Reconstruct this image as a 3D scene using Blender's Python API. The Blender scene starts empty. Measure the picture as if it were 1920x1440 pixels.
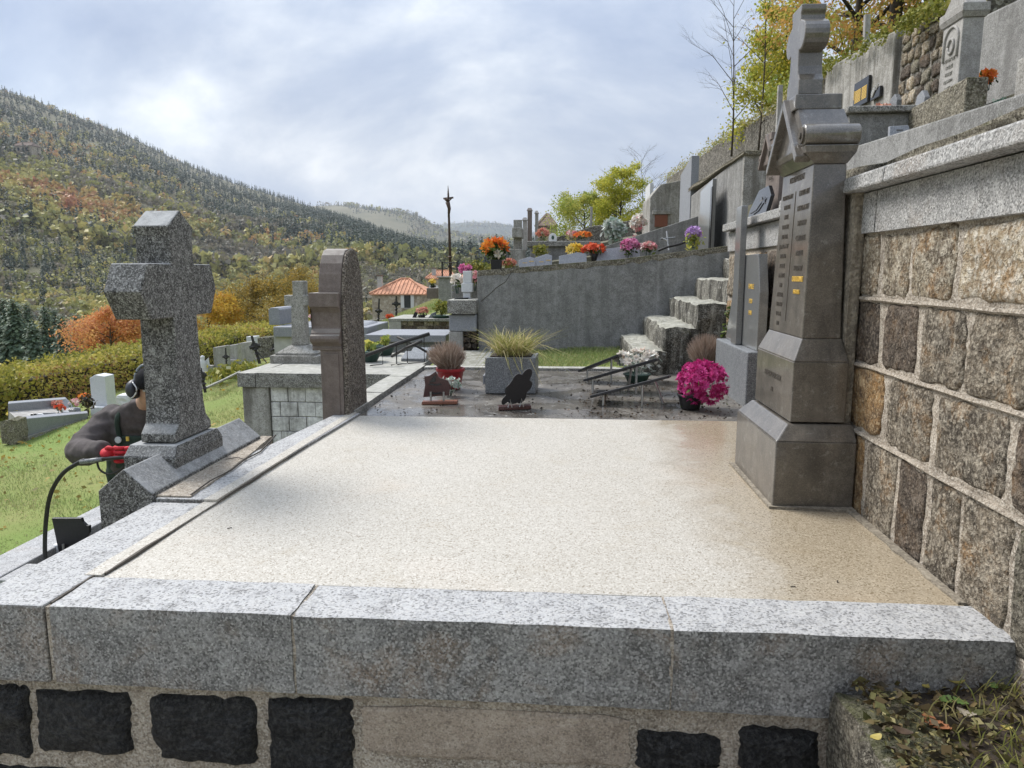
import bpy, bmesh, math, random
import numpy as np
from mathutils import Vector, Matrix, noise as mnoise

R = math.radians
scene = bpy.context.scene
COL = scene.collection

# ---------------------------------------------------------------- camera
cam_d = bpy.data.cameras.new('camera')
cam_d.sensor_width = 36.0
cam_d.lens = 36.0 * 1350.0 / 1920.0
cam_d.clip_start = 0.05
cam_d.clip_end = 9000.0
cam = bpy.data.objects.new('camera', cam_d)
COL.objects.link(cam)
cam.location = (0, 0, 0.9)
cam.rotation_euler = (R(90 - 8.8418), 0, R(4.3114))
scene.camera = cam

# ---------------------------------------------------------------- daylight under broken cloud
SUN_EL, SUN_AZ = 48.0, -58.0                       # azimuth from +Y towards +X
world = bpy.data.worlds.new('World')
scene.world = world
world.use_nodes = True
wn, wl = world.node_tree.nodes, world.node_tree.links
wn.clear()
w_out = wn.new('ShaderNodeOutputWorld')
w_mix = wn.new('ShaderNodeMixShader')
w_bg = wn.new('ShaderNodeBackground')              # clear sky behind the cloud
w_sky = wn.new('ShaderNodeTexSky')
w_sky.sky_type = 'NISHITA'
w_sky.sun_disc = False
w_sky.sun_elevation = R(SUN_EL)
w_sky.sun_rotation = R(SUN_AZ)
w_bg.inputs['Strength'].default_value = 0.12
wl.new(w_sky.outputs[0], w_bg.inputs['Color'])
w_geo = wn.new('ShaderNodeTexCoord')
w_sep = wn.new('ShaderNodeSeparateXYZ')
wl.new(w_geo.outputs['Generated'], w_sep.inputs[0])


def wmath(op, a, b=None):
    n = wn.new('ShaderNodeMath')
    n.operation = op
    for i, v in enumerate((a, b)):
        if v is None:
            continue
        if isinstance(v, (int, float)):
            n.inputs[i].default_value = v
        else:
            wl.new(v, n.inputs[i])
    return n.outputs[0]


# the cloud layer is a plane overhead: direction / (height + a little) gives its flat position
w_den = wmath('ADD', wmath('MAXIMUM', w_sep.outputs['Z'], 0.0), 0.60)
w_px = wmath('DIVIDE', w_sep.outputs['X'], w_den)
w_py = wmath('DIVIDE', w_sep.outputs['Y'], w_den)
w_cmb = wn.new('ShaderNodeCombineXYZ')
wl.new(w_px, w_cmb.inputs['X'])
wl.new(w_py, w_cmb.inputs['Y'])


def wnoise(scale, detail, rough, dist, off):
    m = wn.new('ShaderNodeMapping')
    m.inputs['Location'].default_value = off
    m.inputs['Rotation'].default_value = (0, 0, R(-18))
    m.inputs['Scale'].default_value = (0.85, 1.05, 1)
    wl.new(w_cmb.outputs[0], m.inputs[0])
    n = wn.new('ShaderNodeTexNoise')
    n.inputs['Scale'].default_value = scale
    n.inputs['Detail'].default_value = detail
    n.inputs['Roughness'].default_value = rough
    n.inputs['Distortion'].default_value = dist
    wl.new(m.outputs[0], n.inputs['Vector'])
    return n.outputs[0]


def wramp(fac, stops):
    r = wn.new('ShaderNodeValToRGB')
    el = r.color_ramp.elements
    while len(el) < len(stops):
        el.new(0.5)
    for e, (p, c) in zip(el, stops):
        e.position = p
        e.color = (*c, 1)
    wl.new(fac, r.inputs[0])
    return r.outputs[0]


c_big = wnoise(2.6, 10, 0.60, 0.25, (11.3, 4.2, 0))
c_col = wramp(c_big, [(0.36, (0.31, 0.38, 0.52)), (0.47, (0.42, 0.485, 0.60)), (0.54, (0.54, 0.595, 0.68)), (0.60, (0.68, 0.72, 0.775)), (0.68, (0.90, 0.92, 0.93))])
# an overcast sky is brighter overhead than near the horizon
c_gain = wmath('ADD', wmath('MULTIPLY', wmath('MAXIMUM', w_sep.outputs['Z'], 0.0), 0.95), 0.52)
w_cl = wn.new('ShaderNodeBackground')
wl.new(c_col, w_cl.inputs['Color'])
wl.new(c_gain, w_cl.inputs['Strength'])
c_thin = wnoise(0.8, 4, 0.5, 0.3, (7.4, 2.2, 0))
c_cov = wramp(c_thin, [(0.30, (0.72, 0.72, 0.72)), (0.5, (0.97, 0.97, 0.97))])
wl.new(c_cov, w_mix.inputs[0])
wl.new(w_bg.outputs[0], w_mix.inputs[1])
wl.new(w_cl.outputs[0], w_mix.inputs[2])
wl.new(w_mix.outputs[0], w_out.inputs['Surface'])

sun_d = bpy.data.lights.new('sun', 'SUN')
sun_d.energy = 2.8
sun_d.angle = R(24)
sun_d.color = (1.0, 0.965, 0.92)
sun = bpy.data.objects.new('sun', sun_d)
COL.objects.link(sun)
_sd = Vector((math.sin(R(SUN_AZ)) * math.cos(R(SUN_EL)), math.cos(R(SUN_AZ)) * math.cos(R(SUN_EL)), math.sin(R(SUN_EL))))
sun.rotation_euler = _sd.to_track_quat('Z', 'Y').to_euler()

vs = scene.view_settings
vs.view_transform = 'Standard'
vs.look = 'None'
vs.exposure = 0.80
vs.gamma = 1.0
vs.use_curve_mapping = False
try:
    scene.cycles.max_bounces = 6
    scene.cycles.diffuse_bounces = 3
    scene.cycles.transparent_max_bounces = 6
    scene.cycles.volume_bounces = 0
except Exception:
    pass

# ---------------------------------------------------------------- helpers
WL = {}                                              # world position of the things and parts built so far


def thing(name, label, cat, loc, group=None):
    o = bpy.data.objects.new(name, None)
    COL.objects.link(o)
    o.empty_display_size = 0.1
    o.location = loc
    WL[o.name] = Vector(loc)
    return tag(o, label, cat, group)


def tag(o, label=None, cat=None, group=None, kind=None):
    if label:
        o['label'] = label
    if cat:
        o['category'] = cat
    if group:
        o['group'] = group
    if kind:
        o['kind'] = kind
    return o


def ngon_area(p):
    return 0.5 * sum(p[i][0] * p[(i + 1) % len(p)][1] - p[(i + 1) % len(p)][0] * p[i][1] for i in range(len(p)))


class MB:
    """collects shapes; build() links them as one mesh object"""

    def __init__(self):
        self.v, self.f = [], []

    def add(self, verts, faces):
        n = len(self.v)
        self.v += [tuple(p) for p in verts]
        self.f += [tuple(i + n for i in f) for f in faces]
        return self

    def box(self, x0, x1, y0, y1, z0, z1):
        return self.add([(x0, y0, z0), (x1, y0, z0), (x1, y1, z0), (x0, y1, z0), (x0, y0, z1), (x1, y0, z1), (x1, y1, z1), (x0, y1, z1)],
                        [(3, 2, 1, 0), (4, 5, 6, 7), (0, 1, 5, 4), (1, 2, 6, 5), (2, 3, 7, 6), (3, 0, 4, 7)])

    def hexa(self, b, t):
        """four bottom and four top corners, both counter-clockwise seen from above"""
        return self.add(list(b) + list(t), [(3, 2, 1, 0), (4, 5, 6, 7), (0, 1, 5, 4), (1, 2, 6, 5), (2, 3, 7, 6), (3, 0, 4, 7)])

    def frustum(self, r0, z0, r1, z1):
        """rectangles (x0,x1,y0,y1) at z0 and z1"""
        q = lambda r, z: [(r[0], r[2], z), (r[1], r[2], z), (r[1], r[3], z), (r[0], r[3], z)]
        return self.hexa(q(r0, z0), q(r1, z1))

    def prism(self, prof, axis, a, b):
        """outline extruded along an axis: x -> (y,z) outline, y -> (x,z), z -> (x,y)"""
        if ngon_area(prof) < 0:
            prof = prof[::-1]
        n = len(prof)
        mk = {'x': lambda p, t: (t, p[0], p[1]), 'y': lambda p, t: (p[0], t, p[1]), 'z': lambda p, t: (p[0], p[1], t)}[axis]
        vs_ = [mk(p, a) for p in prof] + [mk(p, b) for p in prof]
        fs = [(i, (i + 1) % n, n + (i + 1) % n, n + i) for i in range(n)] + [tuple(range(n))[::-1], tuple(range(n, 2 * n))]
        if axis == 'y':
            fs = [f[::-1] for f in fs]
        if b < a:
            fs = [f[::-1] for f in fs]
        return self.add(vs_, fs)

    def tube(self, pts, r, seg=6, cap=True):
        pts = [Vector(p) for p in pts]
        rs = r if isinstance(r, (list, tuple)) else [r] * len(pts)
        vs_, fs = [], []
        up = Vector((0.31, 0.17, 0.93))
        for i, p in enumerate(pts):
            d = (pts[min(i + 1, len(pts) - 1)] - pts[max(i - 1, 0)]).normalized()
            a = d.cross(up)
            if a.length < 0.05:
                a = d.cross(Vector((1, 0, 0)))
            a.normalize()
            b = d.cross(a)
            for k in range(seg):
                t = 2 * math.pi * k / seg
                vs_.append(p + a * (rs[i] * math.cos(t)) + b * (rs[i] * math.sin(t)))
        for i in range(len(pts) - 1):
            for k in range(seg):
                fs.append((i * seg + k, (i + 1) * seg + k, (i + 1) * seg + (k + 1) % seg, i * seg + (k + 1) % seg))
        if cap:
            fs.append(tuple(range(seg)))
            fs.append(tuple(range((len(pts) - 1) * seg, len(pts) * seg))[::-1])
        return self.add(vs_, fs)

    def lathe(self, c, prof, seg=20, axis='z', sq=1.0):
        """prof: (radius, height) from bottom to top"""
        vs_, fs = [], []
        for (r, h) in prof:
            for k in range(seg):
                t = 2 * math.pi * k / seg
                u, w = r * math.cos(t), r * math.sin(t) * sq
                vs_.append({'z': (c[0] + u, c[1] + w, c[2] + h), 'x': (c[0] + h, c[1] + u, c[2] + w), 'y': (c[0] + w, c[1] + h, c[2] + u)}[axis])
        n = len(prof)
        for i in range(n - 1):
            for k in range(seg):
                fs.append((i * seg + k, i * seg + (k + 1) % seg, (i + 1) * seg + (k + 1) % seg, (i + 1) * seg + k))
        fs.append(tuple(range(seg))[::-1])
        fs.append(tuple(range((n - 1) * seg, n * seg)))
        return self.add(vs_, fs)

    def blob(self, c, r, seed=0, amp=0.2, n=2):
        bm = bmesh.new()
        bmesh.ops.create_icosphere(bm, subdivisions=n, radius=1)
        rr = (r, r, r) if isinstance(r, (int, float)) else r
        vs_ = []
        for v in bm.verts:
            k = 1 + amp * mnoise.noise(v.co * 1.7 + Vector((seed * 3.7, seed * 1.3, 0)))
            vs_.append((c[0] + v.co.x * rr[0] * k, c[1] + v.co.y * rr[1] * k, c[2] + v.co.z * rr[2] * k))
        fs = [tuple(v.index for v in f.verts) for f in bm.faces]
        bm.free()
        return self.add(vs_, fs)

    def rock(self, x0, x1, y0, y1, z0, z1, n=4, amp=0.02, seed=0, rnd=0.25):
        """a hewn block: subdivided box, corners rounded a little, faces uneven"""
        bm = bmesh.new()
        bmesh.ops.create_cube(bm, size=2)
        bmesh.ops.subdivide_edges(bm, edges=bm.edges[:], cuts=n, use_grid_fill=True)
        c = Vector(((x0 + x1) / 2, (y0 + y1) / 2, (z0 + z1) / 2))
        h = Vector((abs(x1 - x0) / 2, abs(y1 - y0) / 2, abs(z1 - z0) / 2))
        s = min(h)
        vs_ = []
        for v in bm.verts:
            p = Vector((v.co.x * h.x, v.co.y * h.y, v.co.z * h.z))
            q = Vector([max(-(h[k] - rnd * s), min(h[k] - rnd * s, p[k])) for k in range(3)])
            d = p - q
            if d.length > 1e-9:
                p = q + d.normalized() * min(d.length, rnd * s)
            w = c + p
            g = mnoise.noise_vector(w * (1.1 / max(s, 0.02)) + Vector((seed * 7.1, seed, 0))) * amp + mnoise.noise_vector(w * (3.1 / max(s, 0.02)) + Vector((0, seed * 2.3, 0))) * amp * 0.45
            vs_.append(tuple(w + g))
        fs = [tuple(v.index for v in f.verts) for f in bm.faces]
        bm.free()
        return self.add(vs_, fs)

    def build(self, name, mat, parent=None, smooth=False, bevel=0.0, seg=2, origin=None):
        a = np.array(self.v, dtype=float)
        if parent is not None:
            base = WL[parent.name]
            loc = Vector((0, 0, 0))
        else:
            base = Vector(origin) if origin else Vector(((a[:, 0].min() + a[:, 0].max()) / 2, (a[:, 1].min() + a[:, 1].max()) / 2, a[:, 2].min()))
            loc = base
        me = bpy.data.meshes.new(name)
        me.from_pydata([tuple(p) for p in (a - np.array(base))], [], self.f)
        me.update()
        if mat:
            me.materials.append(mat)
        if smooth:
            me.polygons.foreach_set('use_smooth', [True] * len(me.polygons))
        o = bpy.data.objects.new(name, me)
        COL.objects.link(o)
        o.location = loc
        if parent is not None:
            o.parent = parent
        WL[o.name] = Vector(base)
        if bevel > 0:
            m = o.modifiers.new('bevel', 'BEVEL')
            m.width = bevel
            m.segments = seg
            m.limit_method = 'ANGLE'
            m.angle_limit = R(32)
        if smooth and bevel > 0:
            pass
        return o


def np_mesh(name, verts, faces, mat, parent=None, origin=(0, 0, 0), tint=None, smooth=False):
    """big meshes from arrays: verts (n,3), faces (m,k) all of one size; tint is a number per face the material reads"""
    base = WL[parent.name] if parent is not None else Vector(origin)
    verts = np.asarray(verts, dtype=np.float32) - np.array(base, dtype=np.float32)
    faces = np.asarray(faces, dtype=np.int32)
    me = bpy.data.meshes.new(name)
    m, k = faces.shape
    me.vertices.add(len(verts))
    me.vertices.foreach_set('co', verts.ravel())
    me.loops.add(m * k)
    me.loops.foreach_set('vertex_index', faces.ravel())
    me.polygons.add(m)
    me.polygons.foreach_set('loop_start', np.arange(0, m * k, k, dtype=np.int32))
    me.polygons.foreach_set('loop_total', np.full(m, k, dtype=np.int32))
    if smooth:
        me.polygons.foreach_set('use_smooth', np.ones(m, dtype=bool))
    me.update(calc_edges=True)
    if tint is not None:
        at = me.attributes.new('tint', 'FLOAT', 'FACE')
        at.data.foreach_set('value', np.asarray(tint, dtype=np.float32))
    me.materials.append(mat)
    o = bpy.data.objects.new(name, me)
    COL.objects.link(o)
    o.location = (0, 0, 0) if parent is not None else base
    if parent is not None:
        o.parent = parent
    WL[o.name] = Vector(base)
    return o


def leaf_quads(rng, centers, size, flat=0.0, aspect=0.6, fold=True, jit=0.35):
    """one pointed leaf (two triangles as a kite) per centre, turned at random; returns verts, faces"""
    c = np.asarray(centers, dtype=float)
    n = len(c)
    d = rng.normal(size=(n, 3))
    d[:, 2] *= (1 - flat)
    d /= np.linalg.norm(d, axis=1)[:, None] + 1e-9
    e = rng.normal(size=(n, 3))
    e -= (e * d).sum(1)[:, None] * d
    e /= np.linalg.norm(e, axis=1)[:, None] + 1e-9
    s = (size * (1 + jit * rng.normal(size=n)))[:, None] if np.isscalar(size) else (np.asarray(size) * (1 + jit * rng.normal(size=n)))[:, None]
    s = np.abs(s)
    a, b = c - d * s * 0.5, c + d * s * 0.5
    m1, m2 = c + e * s * 0.5 * aspect, c - e * s * 0.5 * aspect
    v = np.stack([a, m1, b, m2], axis=1).reshape(-1, 3)
    f = np.arange(4 * n).reshape(n, 4)
    return v, f

# ---------------------------------------------------------------- materials
class NT:
    def __init__(self, name):
        self.m = bpy.data.materials.new(name)
        self.m.use_nodes = True
        self.n, self.l = self.m.node_tree.nodes, self.m.node_tree.links
        self.b = self.n['Principled BSDF']
        g = self.n.new('ShaderNodeNewGeometry')
        self.pos, self.nor = g.outputs['Position'], g.outputs['Normal']

    def put(self, sock, v):
        if isinstance(v, (int, float)):
            sock.default_value = v
        elif isinstance(v, tuple):
            sock.default_value = (*v, 1) if len(v) == 3 and sock.type == 'RGBA' else v
        else:
            self.l.new(v, sock)

    def noise(self, scale, detail=4, rough=0.55, dist=0.0, stretch=None, off=None, vec=None):
        v = vec or self.pos
        if stretch or off:
            m = self.n.new('ShaderNodeMapping')
            if stretch:
                m.inputs['Scale'].default_value = stretch
            if off:
                m.inputs['Location'].default_value = off
            self.l.new(v, m.inputs[0])
            v = m.outputs[0]
        t = self.n.new('ShaderNodeTexNoise')
        t.inputs['Scale'].default_value = scale
        t.inputs['Detail'].default_value = detail
        t.inputs['Roughness'].default_value = rough
        t.inputs['Distortion'].default_value = dist
        self.l.new(v, t.inputs['Vector'])
        return t.outputs[0]

    def voro(self, scale, out='Color', rnd=1.0):
        t = self.n.new('ShaderNodeTexVoronoi')
        t.inputs['Scale'].default_value = scale
        self.l.new(self.pos, t.inputs['Vector'])
        return t.outputs[out]

    def ramp(self, fac, *stops):
        r = self.n.new('ShaderNodeValToRGB')
        el = r.color_ramp.elements
        while len(el) < len(stops):
            el.new(0.5)
        for e, (p, c) in zip(el, stops):
            e.position = p
            e.color = (c, c, c, 1) if isinstance(c, (int, float)) else (*c, 1)
        self.l.new(fac, r.inputs[0])
        return r.outputs[0]

    def mix(self, fac, a, b, mode='MIX'):
        m = self.n.new('ShaderNodeMix')
        m.data_type = 'RGBA'
        m.blend_type = mode
        self.put(m.inputs[0], fac)
        self.put(m.inputs[6], a)
        self.put(m.inputs[7], b)
        return m.outputs[2]

    def math(self, op, a, b=0.0):
        m = self.n.new('ShaderNodeMath')
        m.operation = op
        m.use_clamp = False
        self.put(m.inputs[0], a)
        self.put(m.inputs[1], b)
        return m.outputs[0]

    def up(self):
        s = self.n.new('ShaderNodeSeparateXYZ')
        self.l.new(self.nor, s.inputs[0])
        return s.outputs['Z']

    def z(self):
        s = self.n.new('ShaderNodeSeparateXYZ')
        self.l.new(self.pos, s.inputs[0])
        return s.outputs['Z']

    def rand(self):
        return self.n.new('ShaderNodeObjectInfo').outputs['Random']

    def bump(self, h, strength, dist=0.01, prev=None):
        b = self.n.new('ShaderNodeBump')
        b.inputs['Strength'].default_value = strength
        b.inputs['Distance'].default_value = dist
        self.l.new(h, b.inputs['Height'])
        if prev is not None:
            self.l.new(prev, b.inputs['Normal'])
        return b.outputs[0]

    def end(self, color=None, rough=None, normal=None, spec=None, metal=None):
        b = self.b
        if color is not None:
            self.put(b.inputs['Base Color'], color)
        if rough is not None:
            self.put(b.inputs['Roughness'], rough)
        if normal is not None:
            self.l.new(normal, b.inputs['Normal'])
        if spec is not None:
            self.put(b.inputs['Specular IOR Level'], spec)
        if metal is not None:
            b.inputs['Metallic'].default_value = metal
        return self.m


def m_stone(name, base, dark, light, gs=160, speck=0.75, stain=0.5, ss=4.0, rough=0.8, bump=0.35, bd=0.004, streak=0.0,
            lichen=0.0, moss=0.0, rnd=0.0, rusty=0.0, wet=0.0, pits=0.0, top=None, top_pale=None, coat=0.0, mid=0.4, spec=0.4, mossc=(0.075, 0.085, 0.018)):
    t = NT(name)
    n1 = t.noise(ss, 7, 0.62, 0.4)
    col = t.mix(t.ramp(n1, (0.36, 0.0), (0.66, stain)), base, dark)
    if rusty:
        nr = t.noise(ss * 1.4, 5, 0.6, 0.6, off=(5.2, 3.3, 1.1))
        col = t.mix(t.ramp(nr, (0.52, 0.0), (0.68, rusty)), col, (0.30, 0.155, 0.045))
    if rnd:
        h = t.n.new('ShaderNodeHueSaturation')
        t.put(h.inputs['Color'], col)
        t.put(h.inputs['Value'], t.math('ADD', t.math('MULTIPLY', t.rand(), 2 * rnd), 1 - rnd))
        col = h.outputs[0]
    if top_pale:
        tw = t.ramp(t.up(), (0.5, 0.0), (0.8, 1.0))  # upward faces take a paler colour than the sides
        col = t.mix(tw, col, t.mix(t.ramp(t.noise(2.5, 5, 0.6), (0.4, 0.0), (0.7, 0.5)), top_pale, tuple(x * 0.8 for x in top_pale)))
    nm = t.noise(max(ss * 4.0, 14.0), 5, 0.68, 0.3, off=(8.8, 1.1, 5.5))
    col = t.mix(t.ramp(nm, (0.50, 0.0), (0.68, mid)), col, light)
    col = t.mix(t.ramp(nm, (0.34, mid * 1.15), (0.48, 0.0)), col, dark)
    n2 = t.noise(gs, 2, 0.7)
    cell = t.n.new('ShaderNodeSeparateColor')                 # crystals: every cell its own shade
    t.l.new(t.voro(gs * 1.15), cell.inputs[0])
    col = t.mix(t.ramp(n2, (0.50, 0.0), (0.66, speck * 0.55)), col, light)
    col = t.mix(t.ramp(n2, (0.34, speck * 0.55), (0.48, 0.0)), col, dark)
    col = t.mix(t.ramp(cell.outputs[0], (0.10, speck * 0.85), (0.38, 0.0)), col, dark)
    col = t.mix(t.ramp(cell.outputs[1], (0.66, 0.0), (0.95, speck * 0.8)), col, light)
    if pits:
        pv = t.voro(gs * 0.22, 'Distance')
        col = t.mix(t.ramp(pv, (0.10, pits), (0.22, 0.0)), col, dark)
    if streak:
        n4 = t.noise(9, 5, 0.6, 0.3, stretch=(1, 1, 0.11))
        col = t.mix(t.ramp(n4, (0.46, 0.0), (0.64, streak)), col, dark)
        n4b = t.noise(14, 4, 0.6, 0.3, stretch=(1, 1, 0.09), off=(4, 2, 7))
        col = t.mix(t.ramp(n4b, (0.56, 0.0), (0.7, streak * 0.8)), col, light)
    if lichen:
        n5 = t.noise(26, 4, 0.7, 0.4, off=(2, 8, 3))
        col = t.mix(t.ramp(n5, (0.60, 0.0), (0.66, lichen)), col, (0.55, 0.56, 0.52))
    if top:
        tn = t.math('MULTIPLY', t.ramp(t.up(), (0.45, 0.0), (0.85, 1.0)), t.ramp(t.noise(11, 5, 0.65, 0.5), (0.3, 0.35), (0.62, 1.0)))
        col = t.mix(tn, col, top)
    if moss:
        mn = t.noise(13, 6, 0.7, 0.5, off=(3, 1, 6))
        mm = t.math('ADD', t.math('MULTIPLY', t.up(), 0.22), mn)
        col = t.mix(t.ramp(mm, (0.66 - 0.12 * moss, 0.0), (0.76 - 0.12 * moss, min(1, moss))), col, mossc)
    nn = t.bump(n2, bump, bd)
    nn = t.bump(nm, bump * 0.8, bd * 2.5, nn)
    nn = t.bump(n1, bump * 0.8, bd * 6, nn)
    r = rough
    if wet:
        r = t.ramp(t.noise(5.5, 5, 0.6, 0.4, off=(6, 6, 2)), (0.40, rough - wet), (0.62, rough))
    if coat:
        t.b.inputs['Coat Weight'].default_value = coat
        t.b.inputs['Coat Roughness'].default_value = 0.12
        t.b.inputs['Coat IOR'].default_value = 1.75
    return t.end(col, r, nn, spec)


def m_flat(name, col, rough=0.6, var=0.25, scale=30, bump=0.0, spec=0.4, metal=0.0):
    t = NT(name)
    n = t.noise(scale, 4, 0.6)
    c = t.mix(t.ramp(n, (0.3, 0.0), (0.7, 1.0)), tuple(x * (1 - var) for x in col), tuple(min(1, x * (1 + var)) for x in col))
    nn = t.bump(n, bump, 0.004) if bump else None
    return t.end(c, rough, nn, spec, metal if metal else None)


def m_leaf(name, cols, trans=0.35, rough=0.6):
    """cols: colours picked by the leaf's own tint number"""
    t = NT(name)
    a = t.n.new('ShaderNodeAttribute')
    a.attribute_name = 'tint'
    k = len(cols)
    col = t.ramp(a.outputs['Fac'], *[((i + 0.5) / k, c) for i, c in enumerate(cols)])
    t.end(col, rough, None, 0.25)
    if trans:
        tr = t.n.new('ShaderNodeBsdfTranslucent')
        t.l.new(col, tr.inputs['Color'])
        mx = t.n.new('ShaderNodeMixShader')
        mx.inputs[0].default_value = trans
        t.l.new(t.b.outputs[0], mx.inputs[1])
        t.l.new(tr.outputs[0], mx.inputs[2])
        out = [n for n in t.n if n.type == 'OUTPUT_MATERIAL'][0]
        t.l.new(mx.outputs[0], out.inputs['Surface'])
    return t.m


S = {}
S['granite'] = m_stone('kerb_granite', (0.32, 0.32, 0.32), (0.11, 0.11, 0.11), (0.55, 0.55, 0.55), gs=190, speck=0.8, stain=0.35, rough=0.7, bump=0.45, bd=0.003, rusty=0.12, lichen=0.2)
S['kerb'] = m_stone('pale_top_kerb_granite', (0.215, 0.21, 0.2), (0.045, 0.043, 0.04), (0.45, 0.44, 0.42), gs=150, speck=0.72, stain=0.5, rough=0.78, bump=0.5, bd=0.003, rusty=0.35, lichen=0.3, ss=3.2, top_pale=(0.4, 0.4, 0.4), mid=0.35)
S['granite_fine'] = m_stone('ashlar_granite', (0.3, 0.295, 0.285), (0.085, 0.084, 0.08), (0.56, 0.55, 0.53), gs=170, speck=0.85, stain=0.35, rough=0.8, bump=0.45, rusty=0.18)
S['granite_lt'] = m_stone('pale_granite', (0.24, 0.25, 0.275), (0.15, 0.16, 0.175), (0.42, 0.425, 0.44), gs=150, speck=0.55, stain=0.35, rough=0.55, bump=0.15, mid=0.15)
S['granite_bl'] = m_stone('blue_grey_granite', (0.17, 0.18, 0.19), (0.05, 0.055, 0.06), (0.38, 0.385, 0.39), gs=190, speck=0.75, stain=0.2, rough=0.4, bump=0.15, mid=0.15)
S['granite_pol'] = m_stone('polished_grey_granite', (0.17, 0.172, 0.168), (0.09, 0.09, 0.09), (0.28, 0.28, 0.27), gs=200, speck=0.5, stain=0.25, rough=0.3, bump=0.03, coat=1.0, mid=0.1)
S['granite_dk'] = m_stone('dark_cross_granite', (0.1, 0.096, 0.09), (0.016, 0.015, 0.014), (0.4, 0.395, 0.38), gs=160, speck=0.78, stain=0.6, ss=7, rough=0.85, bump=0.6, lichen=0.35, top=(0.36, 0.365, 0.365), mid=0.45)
S['slab'] = None
S['mortar'] = m_stone('lime_mortar', (0.42, 0.358, 0.285), (0.13, 0.106, 0.08), (0.6, 0.55, 0.47), gs=150, speck=0.7, stain=0.6, ss=7, rough=0.95, bump=0.9, bd=0.006, pits=0.2)
S['mortar_dk'] = m_stone('old_mortar', (0.25, 0.215, 0.165), (0.10, 0.085, 0.065), (0.40, 0.355, 0.28), gs=90, speck=0.5, stain=0.6, rough=0.95, bump=0.8, bd=0.006)
S['fieldstone'] = m_stone('brown_fieldstone', (0.31, 0.255, 0.175), (0.07, 0.05, 0.033), (0.62, 0.56, 0.45), gs=95, speck=0.55, stain=0.85, ss=6, rough=0.92, bump=1.0, bd=0.012, rnd=0.25, rusty=0.7, mid=0.75)
S['fieldstone_md'] = m_stone('grey_brown_fieldstone', (0.235, 0.19, 0.135), (0.04, 0.031, 0.022), (0.52, 0.46, 0.365), gs=95, speck=0.6, stain=0.9, ss=6, rough=0.88, bump=1.0, bd=0.012, rnd=0.25, rusty=0.6, mid=0.6)
S['fieldstone_dk'] = m_stone('dark_fieldstone', (0.1, 0.07, 0.048), (0.02, 0.015, 0.011), (0.3, 0.25, 0.195), gs=95, speck=0.55, stain=0.85, ss=6, rough=0.8, bump=1.0, bd=0.012, rnd=0.2, mid=0.45, rusty=0.25)
S['fieldstone_ru'] = m_stone('rusty_fieldstone', (0.33, 0.19, 0.07), (0.085, 0.055, 0.033), (0.50, 0.39, 0.24), gs=95, speck=0.5, stain=0.85, ss=6, rough=0.9, bump=1.0, bd=0.010, rusty=0.7, mid=0.75)
S['fieldstone_lt'] = m_stone('pale_quartz_fieldstone', (0.52, 0.44, 0.31), (0.19, 0.13, 0.07), (0.76, 0.72, 0.63), gs=70, speck=0.5, stain=0.85, ss=6, rough=0.85, bump=1.0, bd=0.012, rusty=0.6, mid=0.75)
S['basalt'] = m_stone('black_basalt', (0.034, 0.034, 0.035), (0.008, 0.008, 0.009), (0.13, 0.128, 0.122), gs=110, speck=0.5, stain=0.6, ss=16, rough=0.5, bump=1.0, bd=0.03, mid=0.75)
S['beige_block'] = m_stone('beige_concrete_block', (0.38, 0.312, 0.245), (0.13, 0.105, 0.082), (0.5, 0.435, 0.355), gs=190, speck=0.55, stain=0.4, rough=0.95, bump=0.7, pits=0.6)
S['brownstone'] = m_stone('brown_tomb_stone', (0.115, 0.098, 0.078), (0.032, 0.027, 0.021), (0.21, 0.183, 0.15), gs=260, speck=0.4, stain=0.75, ss=4, rough=0.5, bump=0.10, bd=0.002, streak=0.35, spec=0.5, coat=0.7, mid=0.35, lichen=0.12)
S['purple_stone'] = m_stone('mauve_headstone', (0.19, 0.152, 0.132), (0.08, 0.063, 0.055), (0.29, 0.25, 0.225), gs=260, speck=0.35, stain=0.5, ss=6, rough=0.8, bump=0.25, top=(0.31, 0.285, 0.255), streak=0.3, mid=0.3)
S['pebbly'] = m_stone('pebbly_rough_back', (0.17, 0.14, 0.11), (0.028, 0.022, 0.018), (0.44, 0.39, 0.33), gs=120, speck=0.9, stain=0.5, ss=9, rough=0.95, bump=1.0, bd=0.01)
S['concrete'] = m_stone('grey_concrete', (0.265, 0.262, 0.25), (0.11, 0.107, 0.10), (0.40, 0.395, 0.38), gs=130, speck=0.6, stain=0.6, ss=1.8, rough=0.9, bump=0.6, streak=0.38, moss=0.3, mid=0.5)
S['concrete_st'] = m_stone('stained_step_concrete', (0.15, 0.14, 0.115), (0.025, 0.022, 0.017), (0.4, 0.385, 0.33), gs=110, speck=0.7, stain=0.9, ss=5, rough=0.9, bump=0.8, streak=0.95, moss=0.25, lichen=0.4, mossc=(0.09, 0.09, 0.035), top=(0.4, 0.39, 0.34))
S['concrete_lt'] = m_stone('pale_concrete', (0.40, 0.385, 0.355), (0.12, 0.11, 0.092), (0.54, 0.53, 0.50), gs=110, speck=0.55, stain=0.75, ss=3.0, rough=0.92, bump=0.7, streak=0.65, moss=0.35)
S['rubble'] = m_stone('rubble_masonry', (0.27, 0.245, 0.205), (0.06, 0.052, 0.043), (0.48, 0.455, 0.40), gs=34, speck=0.8, stain=0.8, ss=5, rough=0.95, bump=1.0, bd=0.03, moss=0.55)
S['weathered'] = m_stone('weathered_capstone', (0.28, 0.268, 0.24), (0.055, 0.05, 0.044), (0.50, 0.49, 0.46), gs=120, speck=0.75, stain=0.85, ss=5, rough=0.9, bump=0.7, lichen=0.5, top=(0.42, 0.41, 0.375), moss=0.2)
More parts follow.
